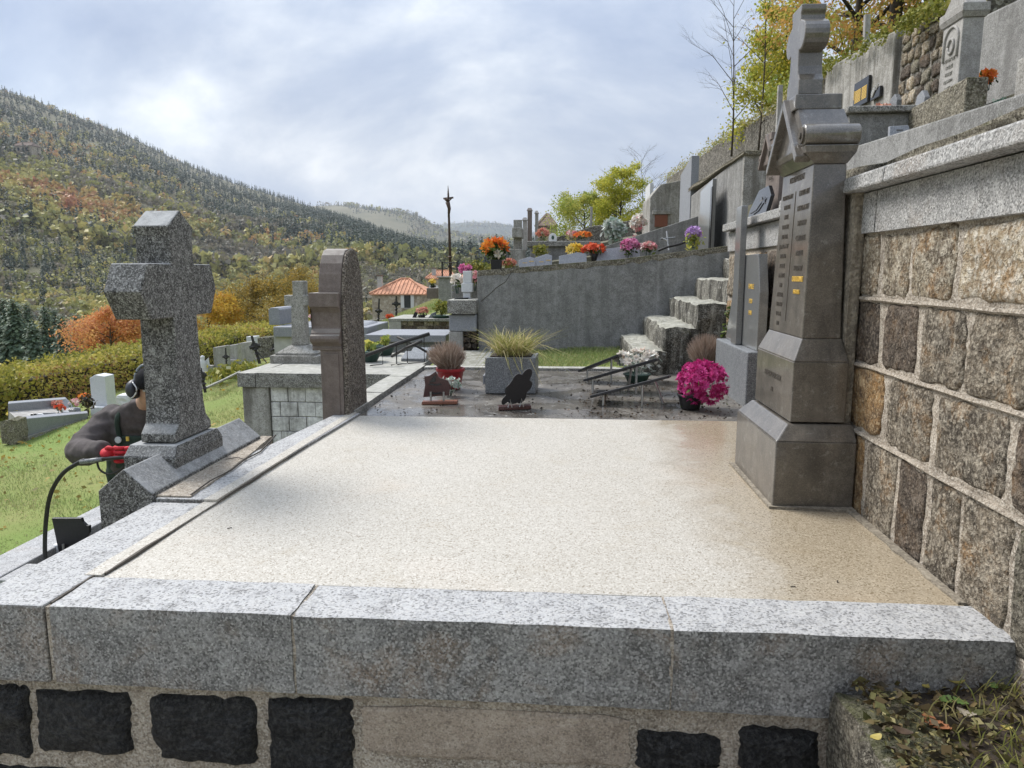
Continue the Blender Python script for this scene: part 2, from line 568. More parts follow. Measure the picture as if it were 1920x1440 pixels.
S['whitewash'] = m_stone('flaking_white_block', (0.82, 0.815, 0.79), (0.13, 0.12, 0.105), (0.85, 0.85, 0.82), gs=90, speck=0.2, stain=0.55, ss=7, rough=0.9, bump=0.4, streak=0.65)
S['cross_grey'] = m_stone('lichen_grey_stone', (0.33, 0.32, 0.29), (0.10, 0.093, 0.08), (0.52, 0.51, 0.47), gs=110, speck=0.6, stain=0.6, ss=6, rough=0.9, bump=0.5, lichen=0.4, streak=0.4)
S['mossy_dk'] = m_stone('dark_mossy_rock', (0.15, 0.13, 0.095), (0.03, 0.025, 0.018), (0.38, 0.35, 0.28), gs=110, speck=0.6, stain=0.8, ss=8, rough=0.95, bump=1.0, bd=0.012, moss=0.6, mossc=(0.065, 0.07, 0.02))
S['white_stone'] = m_stone('white_marble', (0.62, 0.63, 0.64), (0.40, 0.41, 0.42), (0.72, 0.72, 0.72), gs=90, speck=0.3, stain=0.35, rough=0.55, bump=0.1, mid=0.15)
S['stele'] = m_stone('pale_grey_stele', (0.37, 0.355, 0.335), (0.16, 0.15, 0.135), (0.52, 0.51, 0.49), gs=150, speck=0.45, stain=0.55, ss=5, rough=0.75, bump=0.3, streak=0.5)
S['old_rock'] = m_stone('mossy_rock', (0.27, 0.24, 0.175), (0.06, 0.05, 0.036), (0.52, 0.48, 0.39), gs=95, speck=0.7, stain=0.7, ss=9, rough=0.95, bump=1.0, bd=0.01, moss=0.55, mossc=(0.09, 0.10, 0.03))
S['black_gran'] = m_flat('black_polished_granite', (0.014, 0.014, 0.016), 0.12, 0.2, 200, spec=0.5)
S['black_matt'] = m_flat('black_plastic', (0.02, 0.02, 0.022), 0.45, 0.2, 60)
S['maroon'] = m_flat('maroon_granite', (0.075, 0.035, 0.032), 0.15, 0.3, 160)
S['redbrown'] = m_flat('red_brown_granite', (0.20, 0.075, 0.045), 0.3, 0.3, 160)
S['red_pot'] = m_flat('red_glazed_plastic', (0.28, 0.018, 0.022), 0.35, 0.2, 20)
S['steel'] = m_flat('dull_steel', (0.42, 0.42, 0.41), 0.35, 0.2, 60, metal=0.8)
S['iron'] = m_flat('black_wrought_iron', (0.028, 0.026, 0.025), 0.6, 0.35, 60, bump=0.3)
S['rust_iron'] = m_flat('rusty_iron', (0.07, 0.045, 0.033), 0.75, 0.4, 50, bump=0.3)
S['slate'] = m_flat('dark_slate_panel', (0.035, 0.035, 0.037), 0.5, 0.3, 80)
S['gold'] = m_flat('gilded_letters', (0.72, 0.47, 0.10), 0.45, 0.15, 60)
S['ink'] = m_flat('dark_cut_letters', (0.075, 0.064, 0.052), 0.8, 0.3, 60)
S['white_ink'] = m_flat('white_letters', (0.75, 0.75, 0.73), 0.5, 0.1, 60)
S['silver'] = m_flat('silver_petals', (0.62, 0.62, 0.62), 0.35, 0.2, 60, metal=0.3)
S['soil'] = m_flat('dark_damp_soil', (0.045, 0.034, 0.024), 0.95, 0.5, 40, bump=0.8)
S['green_pot'] = m_flat('dark_green_plastic', (0.035, 0.07, 0.055), 0.45, 0.2, 40)
S['bark'] = m_flat('grey_brown_bark', (0.085, 0.068, 0.052), 0.95, 0.4, 25, bump=0.6)
S['bark_dk'] = m_flat('dark_bark', (0.045, 0.037, 0.03), 0.95, 0.4, 25, bump=0.6)
S['plaster'] = m_flat('white_plaster', (0.42, 0.42, 0.40), 0.7, 0.2, 9)
S['tile_roof'] = m_flat('orange_clay_tile', (0.50, 0.25, 0.15), 0.85, 0.3, 1.2)
S['tile_old'] = m_flat('grey_brown_roof', (0.16, 0.115, 0.09), 0.9, 0.3, 3)
S['glass'] = m_flat('dark_window_glass', (0.03, 0.035, 0.04), 0.15, 0.2, 10)
S['shutter'] = m_flat('white_shutter', (0.60, 0.60, 0.58), 0.6, 0.1, 10)
S['house_stone'] = m_stone('house_rubble_stone', (0.40, 0.34, 0.25), (0.17, 0.14, 0.10), (0.58, 0.53, 0.44), gs=2.2, speck=0.7, stain=0.5, ss=0.8, rough=0.95, bump=0.3, bd=0.05)


def m_slab():
    """washed cream concrete; the corner by the monument is still wet, so it is darker, yellower and glossy"""
    t = NT('washed_cream_concrete')
    n1 = t.noise(2.2, 6, 0.6, 0.4)
    col = t.mix(t.ramp(n1, (0.35, 0.0), (0.7, 0.6)), (0.39, 0.362, 0.315), (0.34, 0.31, 0.258))
    npk = t.noise(1.7, 4, 0.55, 0.5, off=(2.2, 5.5, 0))
    col = t.mix(t.ramp(npk, (0.58, 0.0), (0.74, 0.28)), col, (0.52, 0.42, 0.33))
    s = t.n.new('ShaderNodeSeparateXYZ')
    t.l.new(t.pos, s.inputs[0])
    ed = t.noise(3.2, 5, 0.6, 0.6, off=(1, 4, 0))
    # damp area: a band next to the wall, edge wandering
    w = t.math('ADD', s.outputs['X'], t.math('MULTIPLY', t.math('SUBTRACT', ed, 0.5), 0.55))
    damp = t.ramp(w, (0.42, 0.0), (0.56, 0.45), (0.64, 0.8), (0.85, 1.0))
    n2 = t.noise(60, 3, 0.8)
    cell = t.n.new('ShaderNodeSeparateColor')
    t.l.new(t.voro(235), cell.inputs[0])
    col = t.mix(t.ramp(n2, (0.42, 0.0), (0.66, 0.3)), col, (0.54, 0.515, 0.455))
    col = t.mix(t.ramp(cell.outputs[0], (0.06, 0.8), (0.30, 0.0)), col, (0.17, 0.14, 0.095))
    col = t.mix(t.ramp(cell.outputs[1], (0.55, 0.0), (0.95, 0.6)), col, (0.61, 0.585, 0.53))
    nd = t.noise(5, 5, 0.65, 0.5, off=(9, 2, 1))
    col = t.mix(t.ramp(nd, (0.56, 0.0), (0.72, 0.35)), col, (0.36, 0.31, 0.235))
    col = t.mix(t.math('MULTIPLY', damp, 0.9), col, (0.78, 0.69, 0.55), 'MULTIPLY')
    r = t.math('SUBTRACT', 0.62, t.math('MULTIPLY', damp, 0.50))
    nn = t.bump(cell.outputs[2], 0.10, 0.001)
    return t.end(col, r, nn, 0.5)


def m_wetslab():
    """dark, rain-wet concrete with puddles that mirror the sky"""
    t = NT('wet_dark_concrete')
    n1 = t.noise(3.0, 7, 0.62, 0.5)
    col = t.mix(t.ramp(n1, (0.35, 0.0), (0.65, 1.0)), (0.15, 0.135, 0.115), (0.055, 0.048, 0.041))
    n2 = t.noise(110, 3, 0.65)
    col = t.mix(t.ramp(n2, (0.56, 0.0), (0.64, 0.6)), col, (0.24, 0.225, 0.20))
    nl = t.noise(16, 5, 0.65, 0.4, off=(4, 2, 9))
    col = t.mix(t.ramp(nl, (0.60, 0.0), (0.66, 0.7)), col, (0.36, 0.35, 0.32))
    p = t.noise(2.6, 6, 0.6, 0.6, off=(7, 1, 0))
    r = t.ramp(p, (0.44, 0.07), (0.58, 0.6))
    nn = t.bump(n2, 0.2, 0.003)
    return t.end(col, r, nn, 0.5)


def m_ground(name, a, b, c, s=0.5, fine=60, bump=0.5):
    t = NT(name)
    n = t.noise(s, 6, 0.6, 0.3)
    col = t.mix(t.ramp(n, (0.38, 0.0), (0.62, 1.0)), a, b)
    col = t.mix(t.ramp(t.noise(fine, 4, 0.65), (0.45, 0.0), (0.65, 0.7)), col, c)
    return t.end(col, 0.95, t.bump(t.noise(fine, 3), bump, 0.02), 0.2)


S['slab'] = m_slab()
S['wetslab'] = m_wetslab()
S['turf'] = m_ground('lawn_soil', (0.145, 0.20, 0.05), (0.23, 0.215, 0.085), (0.18, 0.235, 0.065), s=0.45, fine=40)
S['hill'] = m_ground('wooded_hillside', (0.13, 0.118, 0.075), (0.095, 0.10, 0.05), (0.165, 0.145, 0.095), s=0.02, fine=0.2)
S['pine_hill'] = m_ground('pine_covered_hill', (0.055, 0.075, 0.06), (0.075, 0.09, 0.068), (0.12, 0.11, 0.08), s=0.004, fine=0.02)
S['meadow'] = m_ground('dry_meadow_hill', (0.17, 0.155, 0.10), (0.10, 0.10, 0.058), (0.15, 0.135, 0.085), s=0.006, fine=0.03)
S['gravel'] = m_ground('unseen_gravel_path', (0.34, 0.32, 0.29), (0.26, 0.24, 0.215), (0.42, 0.40, 0.37), s=1.2, fine=90)
S['terrace'] = m_ground('terrace_earth', (0.12, 0.105, 0.075), (0.16, 0.15, 0.12), (0.09, 0.10, 0.04), s=2, fine=40)
L = {}
L['grass'] = m_leaf('grass_blades', [(0.19, 0.26, 0.085), (0.25, 0.31, 0.11), (0.32, 0.35, 0.145), (0.46, 0.41, 0.23)], 0.3)
L['hedge'] = m_leaf('hedge_leaves', [(0.13, 0.145, 0.03), (0.27, 0.265, 0.05), (0.42, 0.38, 0.08), (0.5, 0.42, 0.12), (0.3, 0.17, 0.07)], 0.4)
L['orange'] = m_leaf('orange_autumn_leaves', [(0.62, 0.25, 0.1), (0.66, 0.32, 0.13), (0.68, 0.41, 0.15), (0.52, 0.21, 0.12)], 0.4)
L['gold'] = m_leaf('golden_autumn_leaves', [(0.5, 0.32, 0.05), (0.6, 0.38, 0.06), (0.4, 0.28, 0.05), (0.6, 0.28, 0.05)], 0.4)
L['olive'] = m_leaf('olive_brown_leaves', [(0.23, 0.18, 0.06), (0.33, 0.24, 0.06), (0.42, 0.28, 0.06), (0.17, 0.155, 0.05)], 0.4)
L['yellowgreen'] = m_leaf('yellow_green_leaves', [(0.34, 0.37, 0.06), (0.48, 0.46, 0.07), (0.56, 0.49, 0.08), (0.25, 0.3, 0.055)], 0.5)
L['green'] = m_leaf('fresh_green_leaves', [(0.22, 0.28, 0.06), (0.32, 0.36, 0.08), (0.42, 0.43, 0.11), (0.46, 0.42, 0.1)], 0.5)
L['maple'] = m_leaf('mixed_autumn_leaves', [(0.42, 0.42, 0.09), (0.54, 0.3, 0.11), (0.58, 0.36, 0.1), (0.34, 0.36, 0.08)], 0.5)
L['conifer'] = m_leaf('conifer_needles', [(0.075, 0.11, 0.07), (0.1, 0.145, 0.088), (0.135, 0.175, 0.1), (0.085, 0.12, 0.085)], 0.15)
L['forest'] = m_leaf('autumn_forest', [(0.042, 0.062, 0.045), (0.062, 0.085, 0.058), (0.21, 0.188, 0.145), (0.26, 0.23, 0.17), (0.235, 0.245, 0.09), (0.36, 0.34, 0.12), (0.46, 0.41, 0.15), (0.44, 0.29, 0.12), (0.42, 0.2, 0.11)], 0.25)
L['heather'] = m_leaf('dry_heather', [(0.3, 0.22, 0.17), (0.38, 0.29, 0.24), (0.22, 0.165, 0.12), (0.45, 0.37, 0.31)], 0.2)
L['straw'] = m_leaf('straw_grass', [(0.44, 0.37, 0.17), (0.54, 0.47, 0.26), (0.36, 0.34, 0.11), (0.24, 0.26, 0.075)], 0.3)
L['magenta'] = m_leaf('magenta_petals', [(0.45, 0.02, 0.16), (0.58, 0.045, 0.25), (0.66, 0.10, 0.34), (0.34, 0.012, 0.11)], 0.25)
L['pink'] = m_leaf('pink_petals', [(0.62, 0.14, 0.32), (0.70, 0.22, 0.42), (0.74, 0.34, 0.52), (0.50, 0.09, 0.22)], 0.25)
L['pale'] = m_leaf('white_petals', [(0.78, 0.76, 0.68), (0.8, 0.72, 0.64), (0.74, 0.74, 0.68), (0.78, 0.62, 0.54)], 0.25)
L['pinkwhite'] = m_leaf('pink_and_white_petals', [(0.72, 0.66, 0.60), (0.68, 0.35, 0.36), (0.62, 0.18, 0.22), (0.74, 0.60, 0.50)], 0.25)
L['fire'] = m_leaf('orange_petals', [(0.75, 0.20, 0.03), (0.78, 0.30, 0.04), (0.70, 0.12, 0.03), (0.78, 0.42, 0.10)], 0.25)
L['scarlet'] = m_leaf('scarlet_petals', [(0.68, 0.09, 0.04), (0.72, 0.15, 0.06), (0.55, 0.05, 0.03), (0.74, 0.22, 0.08)], 0.25)
L['yellow'] = m_leaf('yellow_petals', [(0.76, 0.52, 0.03), (0.78, 0.60, 0.08), (0.66, 0.40, 0.02), (0.78, 0.64, 0.22)], 0.25)
L['purple'] = m_leaf('lilac_petals', [(0.42, 0.22, 0.55), (0.55, 0.34, 0.66), (0.66, 0.50, 0.74), (0.30, 0.14, 0.42)], 0.25)
L['salmon'] = m_leaf('salmon_petals', [(0.62, 0.25, 0.17), (0.70, 0.36, 0.27), (0.55, 0.17, 0.12), (0.72, 0.48, 0.38)], 0.25)
L['blue'] = m_leaf('pale_blue_petals', [(0.36, 0.50, 0.66), (0.46, 0.60, 0.74), (0.58, 0.68, 0.76), (0.30, 0.42, 0.58)], 0.25)
L['silverleaf'] = m_leaf('silver_grey_leaves', [(0.40, 0.44, 0.40), (0.55, 0.57, 0.53), (0.20, 0.32, 0.22), (0.62, 0.63, 0.60)], 0.2)
L['plantgreen'] = m_leaf('pot_plant_leaves', [(0.05, 0.085, 0.02), (0.09, 0.14, 0.03), (0.15, 0.20, 0.05), (0.04, 0.06, 0.02)], 0.3)
L['boxgreen'] = m_leaf('yellowish_shrub_leaves', [(0.16, 0.18, 0.03), (0.26, 0.26, 0.05), (0.34, 0.30, 0.07), (0.10, 0.12, 0.025)], 0.3)
L['firplant'] = m_leaf('blue_green_fir', [(0.05, 0.10, 0.075), (0.085, 0.15, 0.11), (0.14, 0.20, 0.15), (0.04, 0.075, 0.055)], 0.2)
L['litter'] = m_leaf('leaf_litter', [(0.035, 0.028, 0.016), (0.07, 0.052, 0.026), (0.14, 0.1, 0.045), (0.08, 0.085, 0.028), (0.22, 0.19, 0.08)], 0.15)
L['debris'] = m_leaf('dark_debris', [(0.02, 0.016, 0.012), (0.05, 0.035, 0.022), (0.10, 0.06, 0.03), (0.03, 0.026, 0.02)], 0.0)

# ---------------------------------------------------------------- ground and hills
TX = [-60, -16, -12, -10.2, -9, -6, -4.4, -3, -1.7, 1.1, 1.5, 3.6, 5, 12, 40]
TY = [-30, 0, 4, 6.4, 9, 14, 20, 27, 45]
TZ = [
    [-14, -4.5, -2.8, -1.85, -1.7, -1.4, -1.25, -1.1, -1.0, -0.75, -0.4, 1.0, 2.5, 6, 14],
    [-14, -4.5, -2.7, -1.75, -1.6, -1.3, -1.15, -1.05, -0.98, -0.75, -0.3, 1.0, 2.5, 6, 14],
    [-14, -4.4, -2.6, -1.70, -1.55, -1.25, -1.12, -1.02, -0.95, -0.5, -0.2, 1.1, 2.9, 6, 14],
    [-14, -4.3, -2.5, -1.65, -1.5, -1.2, -1.1, -0.98, -0.85, -0.3, 0.0, 1.2, 2.9, 6, 14],
    [-14, -4.2, -2.4, -1.60, -1.45, -1.08, -0.85, -0.55, -0.25, -0.03, 0.2, 1.3, 2.9, 6, 14],
    [-14, -4.2, -2.4, -1.60, -1.4, -0.95, -0.42, 0.02, 0.25, 0.7, 0.8, 1.6, 2.9, 6, 14],
    [-14, -4.2, -2.4, -1.65, -1.4, -0.9, -0.16, 0.42, 0.62, 1.0, 1.1, 1.8, 3.0, 6, 14],
    [-16, -5.0, -3.2, -2.4, -2.0, -1.5, -0.6, 0.35, 0.8, 1.2, 1.4, 2.0, 3.2, 6, 14],
    [-22, -12, -11, -10, -9.5, -8, -7, -5.5, -4.0, -1, 0, 2, 4, 7, 14],
]


def ground_z(x, y):
    """height of the cemetery ground"""
    x = min(max(x, TX[0]), TX[-1] - 1e-6)
    y = min(max(y, TY[0]), TY[-1] - 1e-6)
    i = max(k for k in range(len(TX) - 1) if TX[k] <= x)
    j = max(k for k in range(len(TY) - 1) if TY[k] <= y)
    a, b = (x - TX[i]) / (TX[i + 1] - TX[i]), (y - TY[j]) / (TY[j + 1] - TY[j])
    return (TZ[j][i] * (1 - a) + TZ[j][i + 1] * a) * (1 - b) + (TZ[j + 1][i] * (1 - a) + TZ[j + 1][i + 1] * a) * b


def axis_pts(knots, step):
    out = []
    for a, b in zip(knots[:-1], knots[1:]):
        n = max(1, int(math.ceil((b - a) / step(0.5 * (a + b)))))
        out += [a + (b - a) * k / n for k in range(n)]
    return out + [knots[-1]]


gx = axis_pts(TX, lambda v: 0.35 if -12 < v < 6 else 3)
gy = axis_pts(TY, lambda v: 0.4 if 0 < v < 27 else 2.5)
gv = [(x, y, ground_z(x, y) + 0.035 * mnoise.noise(Vector((x * 0.9, y * 0.9, 0)))) for y in gy for x in gx]
gf = [(j * len(gx) + i, j * len(gx) + i + 1, (j + 1) * len(gx) + i + 1, (j + 1) * len(gx) + i) for j in range(len(gy) - 1) for i in range(len(gx) - 1)]
ground = MB().add(gv, gf).build('ground', S['turf'], smooth=True)
tag(ground, kind='structure')


# unseen gravel path before the tomb, added to replace the turf's green bounce
px_, py_ = list(np.linspace(-5.0, 1.08, 20)), list(np.linspace(-12.0, 1.72, 34))
pv = [(x, y, ground_z(x, y) + 0.075 + 0.02 * mnoise.noise(Vector((x * 2, y * 2, 5)))) for y in py_ for x in px_]
pf = [(j * 20 + i, j * 20 + i + 1, (j + 1) * 20 + i + 1, (j + 1) * 20 + i) for j in range(33) for i in range(19)]
tag(MB().add(pv, pf).build('path', S['gravel'], smooth=True), kind='structure')


def lerp_table(tab, a):
    for (a0, e0), (a1, e1) in zip(tab[:-1], tab[1:]):
        if a0 <= a <= a1:
            k = (a - a0) / (a1 - a0)
            return e0 + (e1 - e0) * k
    return tab[-1][1]


# ridge lines: bearing in degrees from +Y towards +X, height of the skyline in degrees
RIDGE1 = [(-180, 9), (-90, 13), (-55, 13.5), (-44, 12.2), (-38.39, 11.16), (-36.75, 10.83), (-35.63, 10.39), (-31.75, 9.21), (-28.56, 7.7), (-24.8, 6.26), (-20.41, 5.05),
          (-17.35, 4.06), (-14.2, 2.83), (-10.96, 1.96), (-8.06, 1.5), (-4.73, 1.1), (1.5, 0.8), (13.5, 0.8), (60, 3), (120, 6), (180, 9)]
RIDGE1_R = [(-180, 1500), (-22, 1500), (-17, 1250), (-12, 1000), (-6, 900), (180, 900)]
RIDGE2 = [(-32, 3.0), (-25, 4.2), (-22.71, 4.4), (-20.42, 4.78), (-17.32, 5.0), (-14.95, 4.73), (-13.35, 4.52), (-11.73, 4.26), (-10.52, 3.46), (-8.88, 2.87), (-2.65, 2.47), (9.6, 2.2), (20, 2.2)]
RIDGE3 = [(-20, 2.0), (-12.58, 2.44), (-10.93, 3.34), (-9.69, 3.59), (-8.04, 3.8), (-5.56, 3.77), (-3.9, 3.48), (-2.23, 2.87), (9.57, 2.4), (24, 2.2)]
# how far below the camera the valley lies at about 120 m
VALLEY = [(-180, -20), (-45, -26), (-25, -24), (-19, -16), (-15, -9), (-9, -7.5), (0, -6), (20, 2), (180, -10)]


def hill1(az, r):
    """height of the near side of the valley and the big hill at a bearing and distance"""
    v = lerp_table(VALLEY, az)
    Rr = lerp_table(RIDGE1_R, az)
    top = 0.9 + Rr * math.tan(R(lerp_table(RIDGE1, az)))
    if r < 120:
        k = min(1, max(0, (r - 14) / 106))
        z = -4.5 + (v + 4.5) * (k ** 0.75)
    elif r <= Rr:
        k = (r - 120) / (Rr - 120)
        z = v + (top - v) * (k ** 1.12)
        b = min(1, k * 5) * min(1, (1 - k) * 4)
        x, y = r * math.sin(R(az)), r * math.cos(R(az))
        z += b * (22 * mnoise.noise(Vector((x / 260, y / 260, 3.3))) + 9 * mnoise.noise(Vector((x / 90, y / 90, 7.7))))
    else:
        z = top - min(45.0, (r - Rr) * 0.25)
    return z


def polar_sheet(name, hfun, azs, rs, mat):
    v = [(r * math.sin(R(a)), r * math.cos(R(a)), hfun(a, r)) for r in rs for a in azs]
    n = len(azs)
    f = [(j * n + i + 1, j * n + i, (j + 1) * n + i, (j + 1) * n + i + 1) for j in range(len(rs) - 1) for i in range(n - 1)]
    f = [q[::-1] for q in f]
    o = MB().add(v, f).build(name, mat, smooth=True)
    return tag(o, kind='structure')


az_all = [-180 + 4 * k for k in range(27)] + [-72 + 0.75 * k for k in range(123)] + [24 + 4 * k for k in range(40)]
r_all = [30, 36, 44, 54, 66, 80, 95, 110, 120, 135, 155, 180, 210, 245, 285, 330, 380, 440, 510, 590, 680, 780, 860, 900, 950, 1000, 1080, 1160, 1250, 1330, 1400, 1460, 1500, 1560, 1700, 2000]
polar_sheet('hill', hill1, az_all, r_all, S['hill'])


def ridge_sheet(tab, r0, Rr, z0, amp, seed):
    def h(az, r):
        top = 0.9 + Rr * math.tan(R(lerp_table(tab, az)))
        k = (r - r0) / (Rr - r0)
        if k > 1:
            return top - min(60.0, (r - Rr) * 0.3)
        x, y = r * math.sin(R(az)), r * math.cos(R(az))
        b = min(1, k * 4) * min(1, (1 - k) * 4)
        return z0 + (top - z0) * k + b * amp * mnoise.noise(Vector((x / 300, y / 300, seed)))
    return h


hill2 = ridge_sheet(RIDGE2, 1000, 2600, -20, 45, 5.1)
hill3 = ridge_sheet(RIDGE3, 2600, 4600, -20, 60, 9.4)
polar_sheet('meadow_hill', hill2, [-32 + 0.5 * k for k in range(104)], [1000 + 100 * k for k in range(19)], S['meadow'])
polar_sheet('far_hill', hill3, [-20 + 0.5 * k for k in range(88)], [2600 + 125 * k for k in range(20)], S['pine_hill'])


# ---------------------------------------------------------------- woods on the hills (one mass each)
def wood_kites(rng, base, h, w, kind, n):
    """ragged tree shapes made of drooping or rounded leaf clumps; returns verts (4n,3)"""
    m = len(base)
    t = rng.random((m, n))
    if kind == 'conifer':
        t = np.sort((np.arange(n)[None, :] + rng.random((m, n))) / n, axis=1)
        rad = (1 - t) ** 0.85 * 0.95 + 0.04
        zc = t
        size = (0.20 + 0.55 * (1 - t)) * (1.0 if n < 40 else 0.6)
    else:
        zc = 0.18 + 0.78 * t
        rad = np.sqrt(np.clip(1 - ((zc - 0.56) / 0.46) ** 2, 0.03, 1))
        size = np.full((m, n), 0.42 if n < 40 else 0.26)
    ph = rng.random((m, n)) * 2 * np.pi
    rr = rad * (0.55 if kind == 'conifer' else (0.35 + 0.65 * rng.random((m, n))))
    c = np.stack([base[:, None, 0] + np.cos(ph) * rr * w[:, None] / 2, base[:, None, 1] + np.sin(ph) * rr * w[:, None] / 2, base[:, None, 2] + zc * h[:, None]], axis=-1)
    out = np.stack([np.cos(ph), np.sin(ph), np.zeros_like(ph)], axis=-1)
    if kind == 'conifer':
        d = out * 0.8 + np.array([0, 0, -0.55])
        e = np.stack([-np.sin(ph), np.cos(ph), np.zeros_like(ph)], axis=-1)
    else:
        d = rng.normal(size=(m, n, 3))
        e = rng.normal(size=(m, n, 3))
    d /= np.linalg.norm(d, axis=-1, keepdims=True)
    e -= (e * d).sum(-1, keepdims=True) * d
    e /= np.linalg.norm(e, axis=-1, keepdims=True) + 1e-9
    s = (size * w[:, None])[..., None] * (0.75 + 0.5 * rng.random((m, n, 1)))
    v = np.stack([c - d * s * 0.5, c + e * s * 0.38, c + d * s * 0.5, c - e * s * 0.38], axis=2)
    return v.reshape(-1, 3)


def plant_wood(name, pts, kinds, tints, hs, seed, nclump, mat):
    rng = np.random.default_rng(seed)
    V, T = [], []
    for kd in ('conifer', 'broad'):
        sel = np.array([k == kd for k in kinds])
        if not sel.any():
            continue
        b, h = pts[sel], hs[sel]
        w = h * (0.46 if kd == 'conifer' else 0.95)
        v = wood_kites(rng, b, h, w, kd, nclump)
        V.append(v)
        T.append((np.repeat(tints[sel], nclump) + rng.normal(size=len(v) // 4) * 0.035))
    V, T = np.concatenate(V), np.clip(np.concatenate(T), 0, 1)
    F = np.arange(len(V)).reshape(-1, 4)
    o = np_mesh(name, V, F, mat, tint=T, origin=tuple(V.mean(axis=0)))
    return tag(o, kind='stuff')


def wood_on_hill1(seed, count, r_lo, r_hi, az_lo, az_hi, hmul):
    rng = np.random.default_rng(seed)
    P, K, T, H = [], [], [], []
    while len(P) < count:
        az = az_lo + (az_hi - az_lo) * rng.random()
        r = r_lo * (r_hi / r_lo) ** rng.random()
        Rr = lerp_table(RIDGE1_R, az)
        if r > Rr * 1.01:
            continue
        x, y = r * math.sin(R(az)), r * math.cos(R(az))
        e = math.degrees(math.atan2(hill1(az, r), r))
        er = lerp_table(RIDGE1, az)
        k = (e + 3) / (er + 3)                       # 0 in the valley, 1 on the skyline
        q = mnoise.noise(Vector((x / 150, y / 150, 1.5))) + 0.4 * mnoise.noise(Vector((x / 55, y / 55, 6.5)))
        q2 = mnoise.noise(Vector((x / 75, y / 75, 8.5)))
        q3 = mnoise.noise(Vector((x / 170, y / 90, 12.5)))
        con = (-0.14 if k < 0.5 else 0.14 if k < 0.72 else 0.50) + 0.85 * q
        if k > 0.86:
            con = 0.9 + 0.3 * q
        if az > -27 and k > 0.6:
            con += 0.45
        if r < 150:
            con = 0.35 + 0.6 * q
        u = rng.random()
        grow = hmul * (1 + 0.5 * max(0, min(1, (r - 130) / 300)) * (r < 432))
        if u < con:
            K.append('conifer')
            T.append((0.5 + 0.9 * rng.random()) / 9)
            H.append((8 + 7 * rng.random()) * grow)
        else:
            K.append('broad')
            u = 0.42 * rng.random() + 0.29 + 0.62 * q2       # kinds grow in patches
            if k > 0.52 and q3 > -0.12:
                T.append(((4 if u < 0.3 else 6 if u < 0.48 else 7 if u < 0.96 else 8) + 0.1 + 0.8 * rng.random()) / 9)
            else:
                T.append(((2 if u < 0.36 else 3 if u < 0.48 else 4 if u < 0.60 else 5 if u < 0.74 else 6 if u < 0.93 else 7) + 0.1 + 0.8 * rng.random()) / 9)
            H.append((5 + 5 * rng.random()) * grow)
        P.append((x, y, hill1(az, r) - 0.6))
    return np.array(P), K, np.array(T), np.array(H)


a = wood_on_hill1(11, 13500, 420, 1510, -44, 4, 0.78)
plant_wood('forest', *a, seed=1, nclump=18, mat=L['forest'])
a = wood_on_hill1(12, 8000, 130, 430, -48, 4, 0.50)
plant_wood('woodland', *a, seed=2, nclump=48, mat=L['forest'])


def wood_on_ridge(seed, count, hf, r0, r1, az0, az1, dens, hmul):
    rng = np.random.default_rng(seed)
    P, K, T, H = [], [], [], []
    tries = 0
    while len(P) < count and tries < count * 20:
        tries += 1
        az = az0 + (az1 - az0) * rng.random()
        r = r0 + (r1 - r0) * rng.random()
        x, y = r * math.sin(R(az)), r * math.cos(R(az))
        q = mnoise.noise(Vector((x / 330, y / 330, 4.5)))
        if q + dens + 0.15 * rng.random() < 0.1:
            continue
        P.append((x, y, hf(az, r) - 1))
        if rng.random() < 0.85:
            K.append('conifer')
            T.append((0.4 + 0.9 * rng.random()) / 9)
        else:
            K.append('broad')
            T.append((2 + 4 * rng.random()) / 9)
        H.append((12 + 8 * rng.random()) * hmul)
    return np.array(P), K, np.array(T), np.array(H)


plant_wood('ridge_woods', *wood_on_ridge(13, 3400, hill2, 1250, 2620, -26, 2, 0.18, 0.9), seed=3, nclump=12, mat=L['forest'])
plant_wood('far_woods', *wood_on_ridge(14, 5200, hill3, 3000, 4640, -15, 2, 0.35, 1.0), seed=4, nclump=10, mat=L['forest'])

# ---------------------------------------------------------------- the washed tomb in front
rng0 = random.Random(5)


